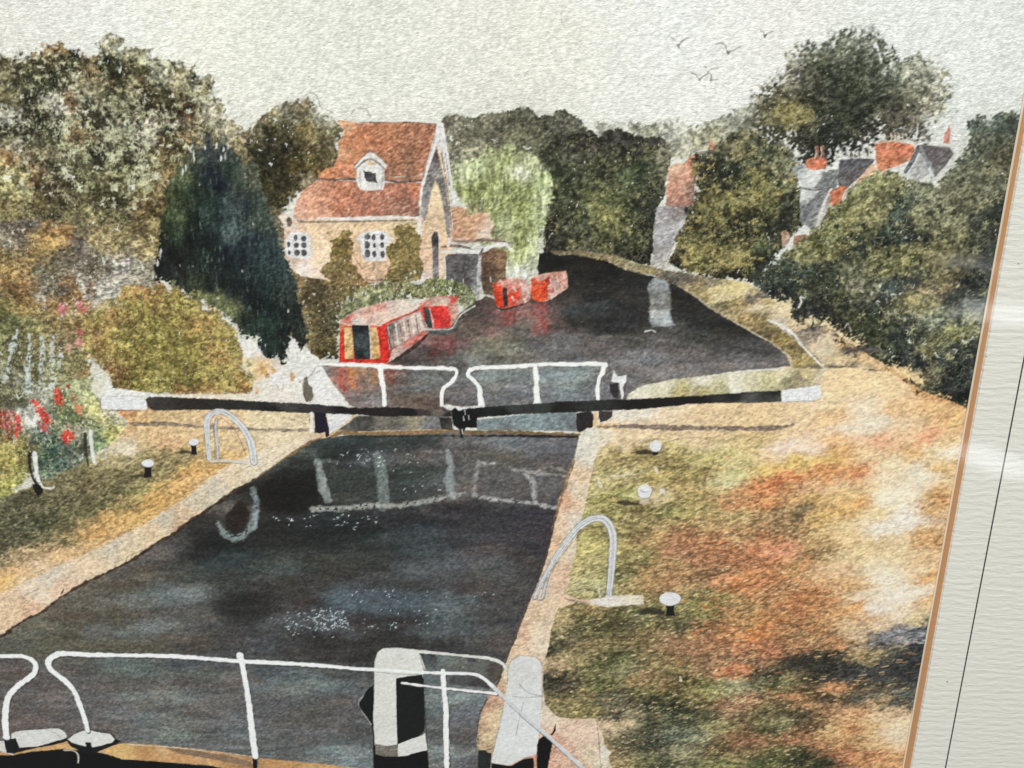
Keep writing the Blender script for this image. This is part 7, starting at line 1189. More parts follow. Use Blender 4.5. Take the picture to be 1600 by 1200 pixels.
stroke(w_, [(1222, 629), (1250, 627), (1275, 626), (1283, 622)], 1.4, (128, 122, 120), .8); stroke(w_, [(1263, 605), (1263, 627)], .9, (150, 148, 148), .7); stroke(w_, [(1222, 609), (1250, 605), (1282, 600)], .9, (170, 168, 166), .7)
# gate joint in the middle
gj = item('painted_gate_post', 'black mitre posts where the two far gates meet in mid lock', mat='body')
paint(gj, [(706, 640), (712, 637), (716, 642), (724, 640), (728, 646), (740, 642), (746, 652), (745, 668), (736, 669), (728, 668), (724, 678), (724, 684), (719, 684), (718, 672), (708, 664), (706, 652)], (24, 24, 26), T_none, edge=1.4, rag=.7, rs=3)
paint(gj, [(686, 652), (706, 652), (708, 672), (690, 671)], [(692, 660, (30, 28, 28)), (702, 665, (80, 76, 72))], T_none, edge=1.4, rag=.6)
for (x, y) in ((726, 644), (724, 653), (732, 652), (722, 674)):
    stroke(gj, [(x, y - 3), (x + 1, y + 4)], 1.2, (196, 196, 192), .8)
def gpost(label, pts, c_):
    g_ = item('painted_gate_post', label, mat='body')
    paint(g_, pts, c_, T_none, edge=1.4, rag=.6, rs=3)
    return g_
g_ = gpost('tapering black post under the left balance beam', [(491, 645), (509, 645), (511, 655), (514, 668), (515, 680), (509, 684), (508, 676), (500, 678), (492, 676), (491, 660)], (34, 32, 44))
stroke(g_, [(487, 646), (487, 660), (486, 674)], 4.4, (206, 206, 206), .95); stroke(g_, [(483, 648), (484, 660)], 1.4, (70, 66, 66), .8)
g_ = gpost('square black post under the right balance beam at the coping edge', [(900, 645), (924, 643), (928, 650), (926, 668), (918, 669), (905, 676), (901, 674)], (46, 42, 42))
stroke(g_, [(930, 646), (931, 656), (930, 666)], [5, 6, 5], (206, 176, 130), .95)
g_ = gpost('short dark post stub right of the square post', [(936, 642), (957, 642), (957, 650), (948, 658), (938, 660), (935, 650)], (62, 56, 56))
# paddle posts above beams
g_ = gpost('small olive brown paddle post above the left balance beam', [(476, 590), (480, 587), (482, 600), (488, 606), (490, 618), (486, 628), (478, 628), (474, 616), (474, 602)], (104, 96, 84))
stroke(g_, [(476, 590), (473, 602), (475, 618), (480, 628)], 1.2, (60, 54, 50), .9)
g_ = gpost('dark paddle post with a white cap above the right balance beam', [(952, 600), (966, 598), (967, 616), (964, 622), (958, 621), (953, 612)], (52, 48, 52))
paint(g_, [(955, 596), (959, 579), (966, 588), (979, 586), (978, 596), (974, 604), (966, 598)], (205, 206, 208), edge=1.4)
stroke(g_, [(970, 602), (972, 612), (973, 622)], 4, (206, 206, 206)); stroke(g_, [(976, 600), (976, 612), (974, 624)], 1.6, (70, 66, 70)); stroke(g_, [(955, 596), (958, 582), (965, 588)], 1, (100, 96, 96), .8)

# ================= ladder hoops
def hoop(label, outer, inner, extras=()):
    h_ = item('painted_ladder_rail', label, mat='body')
    for pts, w in (outer, inner):
        w = [v_ * 1.25 for v_ in w]
        stroke(h_, pts, [x + 2 for x in (w if isinstance(w, list) else [w] * len(pts))], (104, 104, 104), .9, wob=.6)
        stroke(h_, pts, w, (196, 198, 200), 1, wob=.5)
        stroke(h_, [(x + .8, y + .8) for x, y in pts], 1.2, (150, 152, 156), .8, wob=.4)
        stroke(h_, [(x - 1.6, y - 1.4) for x, y in pts], .9, (132, 134, 136), .6, wob=.6)
    for pts, w, c_ in extras:
        stroke(h_, pts, w, c_, .9)
    return h_
hoop('white tubular ladder hoop standing on the left lock side',
     ([(327, 716), (325, 690), (323, 665), (327, 650), (338, 643), (352, 645), (368, 656), (382, 672), (392, 692), (397, 722)], [6, 6, 7, 7, 6, 7, 7, 8, 9, 8]),
     ([(341, 716), (339, 690), (337, 668), (339, 655)], [3, 3, 3, 2]),
     [([(330, 720), (360, 720), (388, 722)], 4, (190, 188, 186)), ([(332, 724), (360, 724), (385, 725)], 1, (120, 116, 110)), ([(333, 660), (335, 690), (336, 718)], 1, (90, 90, 92)), ([(344, 652), (360, 664), (374, 684), (384, 712)], 1, (90, 90, 92))])
hoop('large white tubular ladder hoop standing on the right lock side',
     ([(836, 934), (846, 910), (860, 885), (874, 862), (890, 840), (904, 824), (922, 812), (940, 810), (952, 820), (958, 840), (957, 870), (954, 905), (950, 936)], [5, 5, 6, 7, 8, 8, 9, 9, 9, 9, 9, 8, 8]),
     ([(848, 934), (852, 915), (858, 898)], [3, 3, 2]),
     [([(915, 826), (938, 824), (948, 838), (950, 870), (947, 930)], 1, (96, 98, 100)), ([(850, 915), (870, 880), (892, 850), (912, 830)], 1, (110, 110, 112)), ([(832, 936), (846, 938), (850, 934)], 3, (150, 146, 144))])
b_ = item('painted_slab', 'pale stone slab under the foot of the right ladder hoop')
paint(b_, [(880, 934), (905, 938), (930, 936), (965, 930), (1005, 930), (1006, 944), (975, 946), (950, 948), (915, 944)], [(950, 938, (204, 200, 194)), (990, 936, (204, 196, 178)), (900, 938, (200, 176, 150))], T_wash, edge=2, rag=.8)
stroke(b_, [(884, 936), (910, 941), (945, 949)], [2, 2.4, 1], (120, 104, 98), .8)
stroke(b_, [(935, 912), (938, 935)], 3, (190, 190, 186), .6)

# ================= bollards
def bollard(label, cx, cy, rx, ry, sw, sh_, cap=(206, 207, 210), stem=(30, 28, 32), shadow=None):
    h_ = item('painted_bollard', label, mat='body')
    if shadow:
        stroke(h_, shadow[0], shadow[1], (50, 46, 36), .92, edge=3.5, wob=1.4)
    paint(h_, [(cx - sw, cy), (cx + sw, cy), (cx + sw * .75, cy + sh_ * .6), (cx + sw * 1.0, cy + sh_), (cx - sw * .9, cy + sh_), (cx - sw * .7, cy + sh_ * .6)], stem, T_none, edge=1.3, rag=.5)
    k_ = item('painted_bollard_cap', 'white cap', par=h_, mat='body')
    paint(k_, [(cx + rx * math.cos(a * .6283), cy + ry * math.sin(a * .6283)) for a in range(10)], cap, T_wash, edge=1.3, rag=.5, k=.5, smooth=True)
    q = [(cx + rx * math.cos(a * .6283), cy + ry * math.sin(a * .6283)) for a in range(11)]
    stroke(k_, q[:6], 1.0, (84, 82, 84), .8, wob=.4)
    return k_
k1 = bollard('small black bollard with a white cap beside the left ladder hoop', 303, 691, 8.5, 5.5, 5.5, 20, shadow=([(279, 707), (290, 706), (300, 708)], [4, 7, 4]))
bollard('black bollard with a white cap on the shaded grass at the left', 231, 724, 10, 6, 7, 22, shadow=([(206, 745), (216, 743), (228, 745)], [4, 7, 5]))
k3 = bollard('small white capped bollard on the field nearest the right balance beam', 1024, 697, 10, 9, 5, 14, shadow=([(995, 708), (1008, 706), (1024, 710)], [6, 11, 6]))
k4 = bollard('rounded white bollard with no black stem above the right ladder hoop', 1007, 768, 11.5, 11.5, 8, 19, stem=(186, 168, 146), shadow=([(968, 784), (980, 786), (1000, 788)], [8, 9, 7]))
stroke(k4, [(1000, 766), (1008, 769), (1016, 767)], 1, (110, 106, 104), .8)
k5 = bollard('largest white capped black bollard on the grass right of the ladder hoop', 1047, 936, 17, 10.5, 8, 27, shadow=([(1003, 956), (1018, 954), (1036, 957)], [8, 15, 8]))
stroke(rg_, [(1090, 980), (1105, 979), (1120, 978)], [2, 4, 2], (66, 62, 46), .7)

# ================= garden stakes and tub, red flowers
tb = item('painted_trough', 'garden trough with two leaning white slats painted among the red flowers')
stroke(tb, [(54, 708), (56, 730), (60, 750), (68, 762)], [7, 7, 6, 3], (204, 205, 202), 1, wob=.8)
stroke(tb, [(46, 708), (47, 728), (52, 748), (62, 762)], [5, 5, 5, 7], (38, 34, 36), .95)
paint(tb, [(50, 756), (60, 758), (67, 764), (67, 770), (60, 775), (54, 768)], (34, 30, 30), edge=1.3)
stroke(tb, [(68, 762), (78, 763), (84, 761)], 3, (204, 203, 198))
stroke(tb, [(142, 674), (143, 695), (147, 720), (150, 724)], [5, 6, 5, 3], (205, 206, 204), 1, wob=.8)
stroke(tb, [(133, 678), (134, 700), (138, 728)], [5, 6, 3], (50, 46, 46), .95)
stroke(tb, [(164, 700), (166, 715)], 2.4, (196, 196, 190), .7)
RAW[0] = True
rd = item('painted_red_flowers', 'bright red flower clusters painted in the left garden bed')
for (pts, c_) in (([(82, 606), (92, 606), (98, 620), (102, 628), (92, 634), (84, 622)], (200, 60, 44)), ([(48, 626), (58, 624), (64, 634), (78, 646), (82, 656), (72, 666), (62, 654), (52, 640)], (206, 60, 44)),
                  ([(60, 660), (72, 664), (82, 660), (76, 676), (62, 670)], (176, 58, 56)), ([(94, 680), (106, 668), (118, 672), (121, 684), (112, 692), (105, 698), (98, 690)], (200, 52, 40)),
                  ([(100, 604), (108, 602), (108, 612)], (178, 66, 60)), ([(0, 645), (8, 642), (10, 668), (2, 672)], (196, 80, 72)), ([(10, 640), (16, 640), (18, 665), (12, 680)], (176, 76, 78)), ([(20, 645), (34, 648), (35, 670), (24, 684)], (186, 70, 66)),
                  ([(116, 630), (130, 634), (128, 648), (118, 644)], (206, 130, 100)), ([(-40, 640), (-20, 650), (-24, 676), (-44, 680)], (190, 76, 68))):
    paint(rd, pts, c_, T_wash, edge=2.5, rag=5, rs=4, k=2.0, alpha=.92)
dabs(60, [(0, 640), (40, 640), (35, 690), (0, 690)], [(204, 80, 70), (150, 60, 60), (210, 170, 160)], ln=(2, 7), wd=(1, 2.4), ang=(70, 110), alpha=.8, seed=50)
dabs(70, [(40, 610), (110, 600), (125, 700), (60, 690), (0, 690), (0, 640)], [(206, 206, 196), (190, 206, 190)], ln=(2, 7), wd=(1.2, 2.4), ang=(60, 110), alpha=.8, seed=83)
dabs(110, [(46, 620), (120, 600), (125, 700), (60, 680)], [(206, 56, 40), (230, 110, 90), (180, 50, 40)], ln=(.5, 4), wd=(1.2, 2.6), alpha=.8, keep=(14, .15), seed=51)
RAW[0] = False
dabs(60, [(60, 700), (110, 690), (120, 750), (60, 755)], [(60, 92, 80), (96, 118, 104), (50, 76, 68)], ln=(.5, 5), wd=(1.2, 2.6), alpha=.6, seed=52)

# ================= FOREGROUND GATE
pk2 = item('painted_gate_walkway', 'ochre plank walkway over black timber along the bottom edge', mat='body')
paint(pk2, [(-200, 1182), (0, 1178), (40, 1174), (100, 1164), (150, 1176), (210, 1186), (300, 1195), (390, 1200), (480, 1205), (620, 1212), (750, 1220), (750, 1330), (-200, 1330)], (16, 15, 15), T_none, edge=1.4, rag=.6, k=.5)
pk3 = item('painted_plank', 'ochre plank with a brown shadow streak', par=pk2, mat='body')
paint(pk3, [(-200, 1176), (0, 1176), (22, 1174), (60, 1168), (105, 1158), (112, 1168), (150, 1172), (180, 1164), (192, 1161), (230, 1163), (300, 1170), (350, 1176), (394, 1183), (396, 1200), (404, 1198), (402, 1184), (440, 1188), (500, 1193), (556, 1200), (640, 1207), (640, 1230), (500, 1222), (400, 1212), (330, 1196), (250, 1190), (190, 1186), (160, 1176), (100, 1170), (50, 1174), (20, 1180), (0, 1180), (-200, 1184)],
      [(30, 1176, (190, 146, 90)), (90, 1166, (196, 152, 96)), (190, 1172, (204, 166, 104)), (230, 1175, (184, 132, 76)), (280, 1180, (190, 136, 86)), (320, 1185, (196, 148, 96)), (260, 1168, (196, 158, 110)), (370, 1190, (176, 126, 76)), (385, 1196, (160, 112, 66)), (440, 1195, (184, 132, 78)), (500, 1200, (190, 142, 86))], T_wash, edge=1.3, rag=.6, r=6, warp=3)
paint(pk3, [(258, 1168), (300, 1172), (340, 1178), (370, 1184), (392, 1190), (394, 1198), (360, 1192), (320, 1184), (280, 1178)], (122, 98, 78), T_wash, edge=1.6)
stroke(pk2, [(100, 1172), (115, 1173), (122, 1180), (122, 1192)], 1.8, (200, 196, 188), .95)
stroke(pk3, [(200, 1163), (300, 1170), (394, 1182)], 1.2, (206, 196, 178), .8, wob=.8)
stroke(pk2, [(398, 1184), (399, 1210)], 8, (16, 16, 18))
# white mooring caps
mc = item('painted_gate_cap', 'flat white cap plate on the left of the two foreground rail ends', mat='body')
paint(mc, [(18, 1146), (30, 1142), (60, 1140), (90, 1138), (100, 1142), (105, 1150), (100, 1156), (90, 1160), (60, 1166), (30, 1170), (18, 1165)], (198, 198, 196), T_wash, edge=1.3, k=.5)
paint(mc, [(-4, 1158), (6, 1158), (10, 1170), (24, 1176), (20, 1180), (-4, 1172)], (190, 190, 186), edge=1.4)
paint(mc, [(6, 1154), (16, 1155), (25, 1153), (30, 1168), (60, 1166), (104, 1153), (106, 1158), (80, 1165), (60, 1168), (26, 1176), (22, 1178), (10, 1176), (8, 1166)], (28, 28, 30), T_none, edge=1.2)
stroke(mc, [(18, 1146), (30, 1141), (60, 1139), (90, 1137), (103, 1146), (105, 1152)], 1.2, (70, 66, 64), .8); stroke(mc, [(72, 1140), (88, 1146), (96, 1154)], 1.4, (150, 150, 148), .7)
mc2 = item('painted_gate_cap', 'pointed white cap plate on the right of the two foreground rail ends', mat='body')
paint(mc2, [(103, 1156), (112, 1148), (125, 1142), (140, 1140), (160, 1144), (175, 1146), (182, 1155), (190, 1158), (175, 1166), (160, 1172), (146, 1178), (128, 1175), (110, 1166)], (26, 27, 29), T_none, edge=1.3)
paint(mc2, [(106, 1155), (115, 1148), (128, 1142), (140, 1141), (158, 1145), (172, 1147), (180, 1155), (175, 1160), (158, 1165), (142, 1168), (125, 1164), (112, 1160)], (202, 202, 200), T_wash, edge=1.3, k=.5)
stroke(mc2, [(104, 1156), (118, 1145), (140, 1139), (165, 1144)], 1.1, (70, 66, 64), .8)
paint(mc2, [(133, 1160), (142, 1160), (145, 1172), (148, 1178), (140, 1180), (136, 1174)], (22, 22, 24), edge=1.2)
def fgrail(label, curves):
    r = item('painted_handrail', label, mat='body')
    for pts, w in curves:
        stroke(r, [(x + 1.4, y + 1.6) for x, y in pts], [v + .6 for v in w], (58, 54, 52), .8, wob=.5)
    for pts, w in curves:
        stroke(r, pts, w, (219, 221, 223), 1, wob=.9)
    return r
fgrail('white handrail end curling down at the bottom left corner', [([(-200, 1018), (-60, 1021), (0, 1025), (30, 1025), (46, 1029), (55, 1038), (54, 1050), (44, 1060), (30, 1070), (16, 1084), (10, 1100), (8, 1125), (10, 1152)], [8, 8, 7.5, 8, 8, 9, 9, 9.5, 9, 9.5, 10.5, 11, 11])])
fgrail('long white handrail crossing the bottom of the picture with one curled end',
       [([(137, 1142), (133, 1125), (124, 1100), (116, 1080), (104, 1066), (88, 1054), (78, 1044), (76, 1034), (84, 1025), (100, 1021), (140, 1023), (200, 1024), (260, 1025), (310, 1028), (370, 1033), (440, 1036), (500, 1040), (560, 1045), (620, 1049), (690, 1051), (735, 1052)], [8, 8, 9.5, 9.5, 10, 9.5, 10, 10.5, 10, 9.5, 9, 7, 8, 7.5, 8, 8, 7, 6, 5.5, 6, 5]),
        ([(735, 1052), (750, 1056), (765, 1068), (790, 1092), (820, 1120), (850, 1145), (880, 1172), (910, 1200), (930, 1222)], [5, 6, 7, 7, 7, 7, 7, 8, 8]),
        ([(375, 1024), (380, 1045), (386, 1080), (390, 1110), (394, 1145), (399, 1182)], [12, 9, 9, 10, 11, 11])])
# sluice box
sb = item('painted_paddle_gear', 'white painted paddle gear post with black panels in the foreground', mat='body')
paint(sb, [(583, 1070), (575, 1076), (567, 1090), (559, 1100), (562, 1108), (572, 1118), (580, 1130), (583, 1150), (583, 1210), (592, 1210), (592, 1070)], (26, 27, 28), T_none, edge=1.3, rag=.5)
stroke(sb, [(568, 1086), (560, 1100), (570, 1118), (580, 1132)], 1.1, (180, 178, 174), .8)
paint(sb, [(585, 1045), (586, 1030), (590, 1020), (598, 1013), (620, 1012), (640, 1014), (656, 1016), (660, 1030), (662, 1046), (661, 1060), (622, 1062), (620, 1080), (620, 1120), (621, 1163), (605, 1166), (586, 1164), (583, 1120), (585, 1080)], (200, 200, 196), T_wash, edge=1.3, k=.6)
fr = item('painted_gear_frame', 'white rectangular frame with a grey opening', par=sb, mat='body')
paint(fr, [(654, 1020), (700, 1023), (740, 1028), (775, 1034), (784, 1042), (780, 1060), (770, 1068), (764, 1076), (740, 1072), (700, 1070), (664, 1068), (662, 1045)],
      [(665, 1030, (78, 80, 80)), (690, 1030, (104, 112, 110)), (720, 1035, (112, 116, 110)), (750, 1042, (100, 104, 100)), (775, 1045, (80, 74, 70)), (675, 1055, (92, 102, 104)), (720, 1062, (78, 76, 78)), (750, 1068, (66, 64, 66)), (668, 1026, (50, 52, 52)), (730, 1027, (60, 60, 62))], T_wash, edge=1.6, r=4, k=1.4)
stroke(fr, [(640, 1017), (655, 1018), (700, 1022), (740, 1026), (765, 1029), (784, 1036), (790, 1044)], [6, 5.5, 5, 5, 6, 6, 5], (202, 202, 198), 1, wob=.9)
stroke(fr, [(656, 1024), (660, 1034), (664, 1046)], 2, (200, 200, 196)); stroke(fr, [(784, 1040), (782, 1055), (772, 1066)], [3, 4, 3], (70, 54, 46), .8)
pn = item('painted_panel', 'black front panel of the paddle gear', par=sb, mat='body')
paint(pn, [(619, 1060), (640, 1056), (660, 1054), (662, 1062), (663, 1090), (664, 1120), (663, 1142), (655, 1150), (640, 1155), (628, 1160), (622, 1163), (620, 1140), (619, 1100)], (30, 31, 31), T_none, edge=1.3, rag=.4)
paint(pn, [(585, 1180), (620, 1180), (668, 1172), (670, 1200), (671, 1300), (585, 1300)], (20, 20, 20), T_none, edge=1.3)
paint(sb, [(622, 1163), (640, 1156), (655, 1151), (664, 1146), (668, 1172), (650, 1176), (634, 1181), (621, 1182)], (200, 200, 197), T_wash, edge=1.2, k=.5)
paint(sb, [(586, 1162), (606, 1166), (620, 1163), (622, 1182), (600, 1182), (587, 1178)], (116, 110, 104), T_wash, edge=1.2)
stroke(lwt, [(664, 1090), (665, 1130), (668, 1170), (671, 1230)], 1.4, (40, 40, 42), .7)
fgrail('thin white bar with a vertical post beside the foreground paddle gear',
       [([(628, 1067), (650, 1070), (700, 1076), (740, 1080), (775, 1084)], [4, 4.4, 4.4, 5, 6]), ([(692, 1048), (694, 1080), (697, 1110), (697, 1150), (699, 1230)], [8, 8, 9, 9, 9])])
# bottom right beam
bb2 = item('painted_balance_beam', 'broad white foreground beam crossing the coping at the bottom', mat='body')
paint(bb2, [(793, 1046), (800, 1030), (815, 1024), (835, 1027), (845, 1036), (848, 1052), (847, 1080), (846, 1110), (842, 1150), (838, 1178), (815, 1186), (795, 1196), (768, 1192), (772, 1170), (780, 1135), (788, 1100), (792, 1075)],
      [(820, 1050, (196, 196, 196)), (830, 1100, (198, 200, 200)), (810, 1150, (202, 203, 204)), (790, 1180, (202, 203, 203)), (800, 1120, (198, 200, 202))], T_wash, edge=1.5, k=.6)
for pts in ([(793, 1070), (794, 1045), (800, 1031), (812, 1025)], [(787, 1100), (784, 1118), (778, 1145), (771, 1172)], [(846, 1036), (848, 1060), (846, 1110)], [(812, 1070), (825, 1082), (848, 1088)], [(818, 1098), (812, 1120), (806, 1150)], [(800, 1088), (820, 1090), (846, 1088)], [(815, 1025), (840, 1028), (851, 1048), (854, 1070)]):
    stroke(bb2, pts, [1.6] + [1.3] * (len(pts) - 1), (112, 108, 108), .6)
d_ = item('painted_beam_end', 'black underside of the broad foreground beam', par=bb2, mat='body')
paint(d_, [(768, 1192), (790, 1196), (800, 1196), (818, 1186), (834, 1184), (836, 1230), (766, 1230)], (22, 22, 22), T_none, edge=1.3)
g_ = gpost('small dark post left of the broad foreground beam', [(747, 1172), (758, 1172), (763, 1176), (768, 1176), (765, 1230), (747, 1230)], (40, 44, 44))
g_ = gpost('rounded black post against the right side of the broad foreground beam', [(839, 1165), (842, 1155), (850, 1150), (856, 1148), (862, 1152), (864, 1160), (860, 1178), (856, 1200), (860, 1230), (838, 1230)], (20, 20, 20))
stroke(g_, [(868, 1132), (866, 1142), (862, 1148)], [1.4, 4, 3], (24, 24, 24))
stroke(None, [(765, 1068), (790, 1092), (820, 1120), (850, 1145), (880, 1172), (910, 1200), (930, 1222)], 6.4, (188, 190, 192), 1, wob=.6)
stroke(None, [(768, 1073), (792, 1098), (822, 1126), (852, 1151), (882, 1178), (912, 1206)], 1.6, (92, 90, 92), .85, wob=.4)
hr = [i for i, q in enumerate(ITEMS) if q['name'] == 'painted_handrail'][1]
stroke(hr, [(765, 1068), (790, 1092), (820, 1120), (850, 1145), (880, 1172), (910, 1200), (930, 1222)], 6.6, (190, 192, 194), 1, wob=.6)
stroke(hr, [(570, 1048), (620, 1053), (690, 1055)], [1.6, 1.4, 1.2], (110, 106, 102), .7, wob=.3)
stroke(hr, [(560, 1045), (600, 1047), (650, 1050), (700, 1052), (738, 1053), (754, 1059), (768, 1071)], [6, 5.4, 5, 6, 5, 6, 7], (219, 221, 223), 1, wob=.7)

# the tooth of the paper lets a little white through every wash, and pigment settles in its hollows
_g = 0.8 * vn(GX, GY, 4.2, 2.4, -24, 95) + 0.2 * vn(GX, GY, 7.5, 3.2, -30, 97)
_w = np.random.RandomState(5).standard_normal((NY, NX)).astype(np.float32)
_w = (_w + 0.6 * (np.roll(_w, 1, 0) + np.roll(_w, 1, 1))) / 1.31
_g = 0.74 * _g / _g.std() + 0.42 * _w
_l = CAN.mean(-1)
_a = np.interp(_l, [.005, .02, .06, .2, .4, .62, .8], [.22, .34, .38, .36, .26, .13, .10]).astype(np.float32)
_body = np.array([q['mat'] == 'body' for q in ITEMS])[IDM]
_a = _a * np.where(_body, .45, np.where(np.array([q['mat'] == 'water' for q in ITEMS])[IDM], .62, .92))
CAN *= np.exp(_a * _g - _a * _a * .5)[..., None]
CAN = np.clip(CAN, 0.0035, 0.9)
# ------------------------------------------------------------------ MATERIALS
def new_mat(name):
    m = bpy.data.materials.new(name)
    m.use_nodes = True
    nt = m.node_tree
    return m, nt, nt.nodes['Principled BSDF']


def nd(nt, typ, **kw):
    n = nt.nodes.new(typ)
    for k, v in kw.items():
        if k.startswith('i_'):
            n.inputs[k[2:].replace('_', ' ')].default_value = v
        else:
            setattr(n, k, v)
    return n


def paper_height(nt, strength, dist):
    """cold pressed paper: short slanting ridges over a fine tooth (object coordinates, metres)"""
    tc = nd(nt, 'ShaderNodeTexCoord')
    geo = nd(nt, 'ShaderNodeNewGeometry')
    mp = nd(nt, 'ShaderNodeMapping')
    mp.inputs['Rotation'].default_value = (0, 0, math.radians(-27))
    mp.inputs['Scale'].default_value = (0.42, 1.0, 1.0)
    nt.links.new(geo.outputs['Position'], mp.inputs['Vector'])
    n1 = nd(nt, 'ShaderNodeTexNoise', i_Scale=920.0, i_Detail=3.0, i_Roughness=0.65, i_Distortion=0.2)
    nt.links.new(mp.outputs[0], n1.inputs['Vector'])
    n2 = nd(nt, 'ShaderNodeTexNoise', i_Scale=1600.0, i_Detail=2.0, i_Roughness=0.6)
    nt.links.new(geo.outputs['Position'], n2.inputs['Vector'])
    mx = nd(nt, 'ShaderNodeMath', operation='MULTIPLY_ADD')
    mx.inputs[1].default_value = 0.45
    nt.links.new(n2.outputs['Fac'], mx.inputs[0]); nt.links.new(n1.outputs['Fac'], mx.inputs[2])
    b = nd(nt, 'ShaderNodeBump', i_Strength=strength, i_Distance=dist)
    nt.links.new(mx.outputs[0], b.inputs['Height'])
    return b, mx


def pigment_mat(name, rough, spec, bump, grain=0.10):
    m, nt, p = new_mat(name)
    at = nd(nt, 'ShaderNodeAttribute', attribute_name='pigment')
    b, h = paper_height(nt, bump, 0.00035)
    # pigment granulates: a little darker in the hollows of the tooth
    r = nd(nt, 'ShaderNodeMapRange')
    r.inputs['From Min'].default_value = 0.45; r.inputs['From Max'].default_value = 1.0
    r.inputs['To Min'].default_value = 1 - grain; r.inputs['To Max'].default_value = 1 + grain
    nt.links.new(h.outputs[0], r.inputs['Value'])
    v = nd(nt, 'ShaderNodeVectorMath', operation='SCALE')
    nt.links.new(at.outputs['Color'], v.inputs[0]); nt.links.new(r.outputs[0], v.inputs['Scale'])
    nt.links.new(v.outputs[0], p.inputs['Base Color'])
    p.inputs['Roughness'].default_value = rough
    p.inputs['Specular IOR Level'].default_value = spec
    nt.links.new(b.outputs[0], p.inputs['Normal'])
    return m


MATS = {
    'paper': pigment_mat('bare_watercolour_paper', 0.92, 0.06, 0.85, 0.08),
    'wash': pigment_mat('watercolour_wash', 0.9, 0.08, 0.5),
    'water': pigment_mat('dense_watercolour', 0.8, 0.10, 0.35),
    'body': pigment_mat('opaque_gouache', 0.85, 0.10, 0.4, 0.05),
}

# ------------------------------------------------------------------ OBJECT HELPERS
COL = scene.collection


def link(o, parent=None):
    COL.objects.link(o)
    if parent is not None:
        o.parent = parent
    return o


def mesh_np(name, co, quads, mat, parent=None, colours=None, smooth=False):
    me = bpy.data.meshes.new(name)
    n, f = len(co), len(quads)
    me.vertices.add(n)
    me.vertices.foreach_set('co', np.ascontiguousarray(co, np.float32).ravel())
    me.loops.add(f * 4)
    me.loops.foreach_set('vertex_index', np.ascontiguousarray(quads, np.int32).ravel())
    me.polygons.add(f)
    me.polygons.foreach_set('loop_start', np.arange(0, f * 4, 4, dtype=np.int32))
    me.polygons.foreach_set('loop_total', np.full(f, 4, np.int32))
    me.update(calc_edges=True)
    if colours is not None:
        a = me.color_attributes.new('pigment', 'FLOAT_COLOR', 'POINT')
        c4 = np.ones((n, 4), np.float32); c4[:, :3] = colours
        a.data.foreach_set('color', c4.ravel())
    me.materials.append(mat)
    return link(bpy.data.objects.new(name, me), parent)


def slab(name, pts, z0, z1, mat, parent=None):
    """flat board cut to a convex quadrilateral given in metres"""
    n = len(pts)
    vs = [(x, y, z0) for x, y in pts] + [(x, y, z1) for x, y in pts]
    fs = [tuple(range(n - 1, -1, -1)), tuple(range(n, 2 * n))] + [(i, (i + 1) % n, n + (i + 1) % n, n + i) for i in range(n)]
    me = bpy.data.meshes.new(name)
    me.from_pydata(vs, [], fs)
    me.update()
    me.materials.append(mat)
    return link(bpy.data.objects.new(name, me), parent)


def tag(o, label=None, cat=None, kind=None, group=None):
    if label: o['label'] = label
    if cat: o['category'] = cat
    if kind: o['kind'] = kind
    if group: o['group'] = group
    return o


# ------------------------------------------------------------------ THE PAINTED SHEET
painting = bpy.data.objects.new('watercolour_painting', None)
painting.empty_display_size = 0.05
link(painting)
tag(painting, 'watercolour painting of a canal lock with cottage, red boats and trees, under glass', 'painting')

cell = IDM[:-1, :-1]
PX = (XS * U_M).astype(np.float32)
PY = (-YS * U_M).astype(np.float32)
flat = CAN.reshape(-1, 3) * PAINT_GAIN
objs = {}
order = np.argsort(cell.ravel(), kind='stable')
vals = cell.ravel()[order]
starts = np.searchsorted(vals, np.arange(len(ITEMS) + 1))
for pid, it in enumerate(ITEMS):
    idx = order[starts[pid]:starts[pid + 1]]
    if len(idx) == 0:
        continue
    j, i = np.divmod(idx, NX - 1)
    q = np.stack([(j + 1) * NX + i, (j + 1) * NX + i + 1, j * NX + i + 1, j * NX + i], 1)
    u, inv = np.unique(q.ravel(), return_inverse=True)
    co = np.zeros((len(u), 3), np.float32)
    co[:, 0] = PX[u % NX]; co[:, 1] = PY[u // NX]
    par = painting if it['par'] is None else objs.get(it['par'], painting)
    o = mesh_np(it['name'], co, inv.reshape(-1, 4), MATS[it['mat']], par, flat[u])
    if it['label']: o['label'] = it['label']
    if it.get('group'): o['group'] = it['group']
    if it.get('kind'): o['kind'] = it['kind']
    objs[pid] = o

paper_m, nt, p = new_mat('paper_core')
n = nd(nt, 'ShaderNodeTexNoise', i_Scale=300.0)
r = nd(nt, 'ShaderNodeValToRGB')
r.color_ramp.elements[0].color = (0.62, 0.61, 0.57, 1); r.color_ramp.elements[1].color = (0.72, 0.71, 0.67, 1)
nt.links.new(n.outputs['Fac'], r.inputs['Fac']); nt.links.new(r.outputs[0], p.inputs['Base Color'])
p.inputs['Roughness'].default_value = 0.95
sx0, sx1, sy0, sy1 = X0 * U_M, (X1 - STEP) * U_M, -(Y1 - STEP) * U_M, -Y0 * U_M
slab('paper_sheet', [(sx0, sy0), (sx1, sy0), (sx1, sy1), (sx0, sy1)], -0.0006, -0.00004, paper_m, painting)

# ------------------------------------------------------------------ MOUNTS (two boards with a window cut in each)
def edge_x(y, a, b):
    """x of a cut edge at sheet height y"""
    return a + b * y


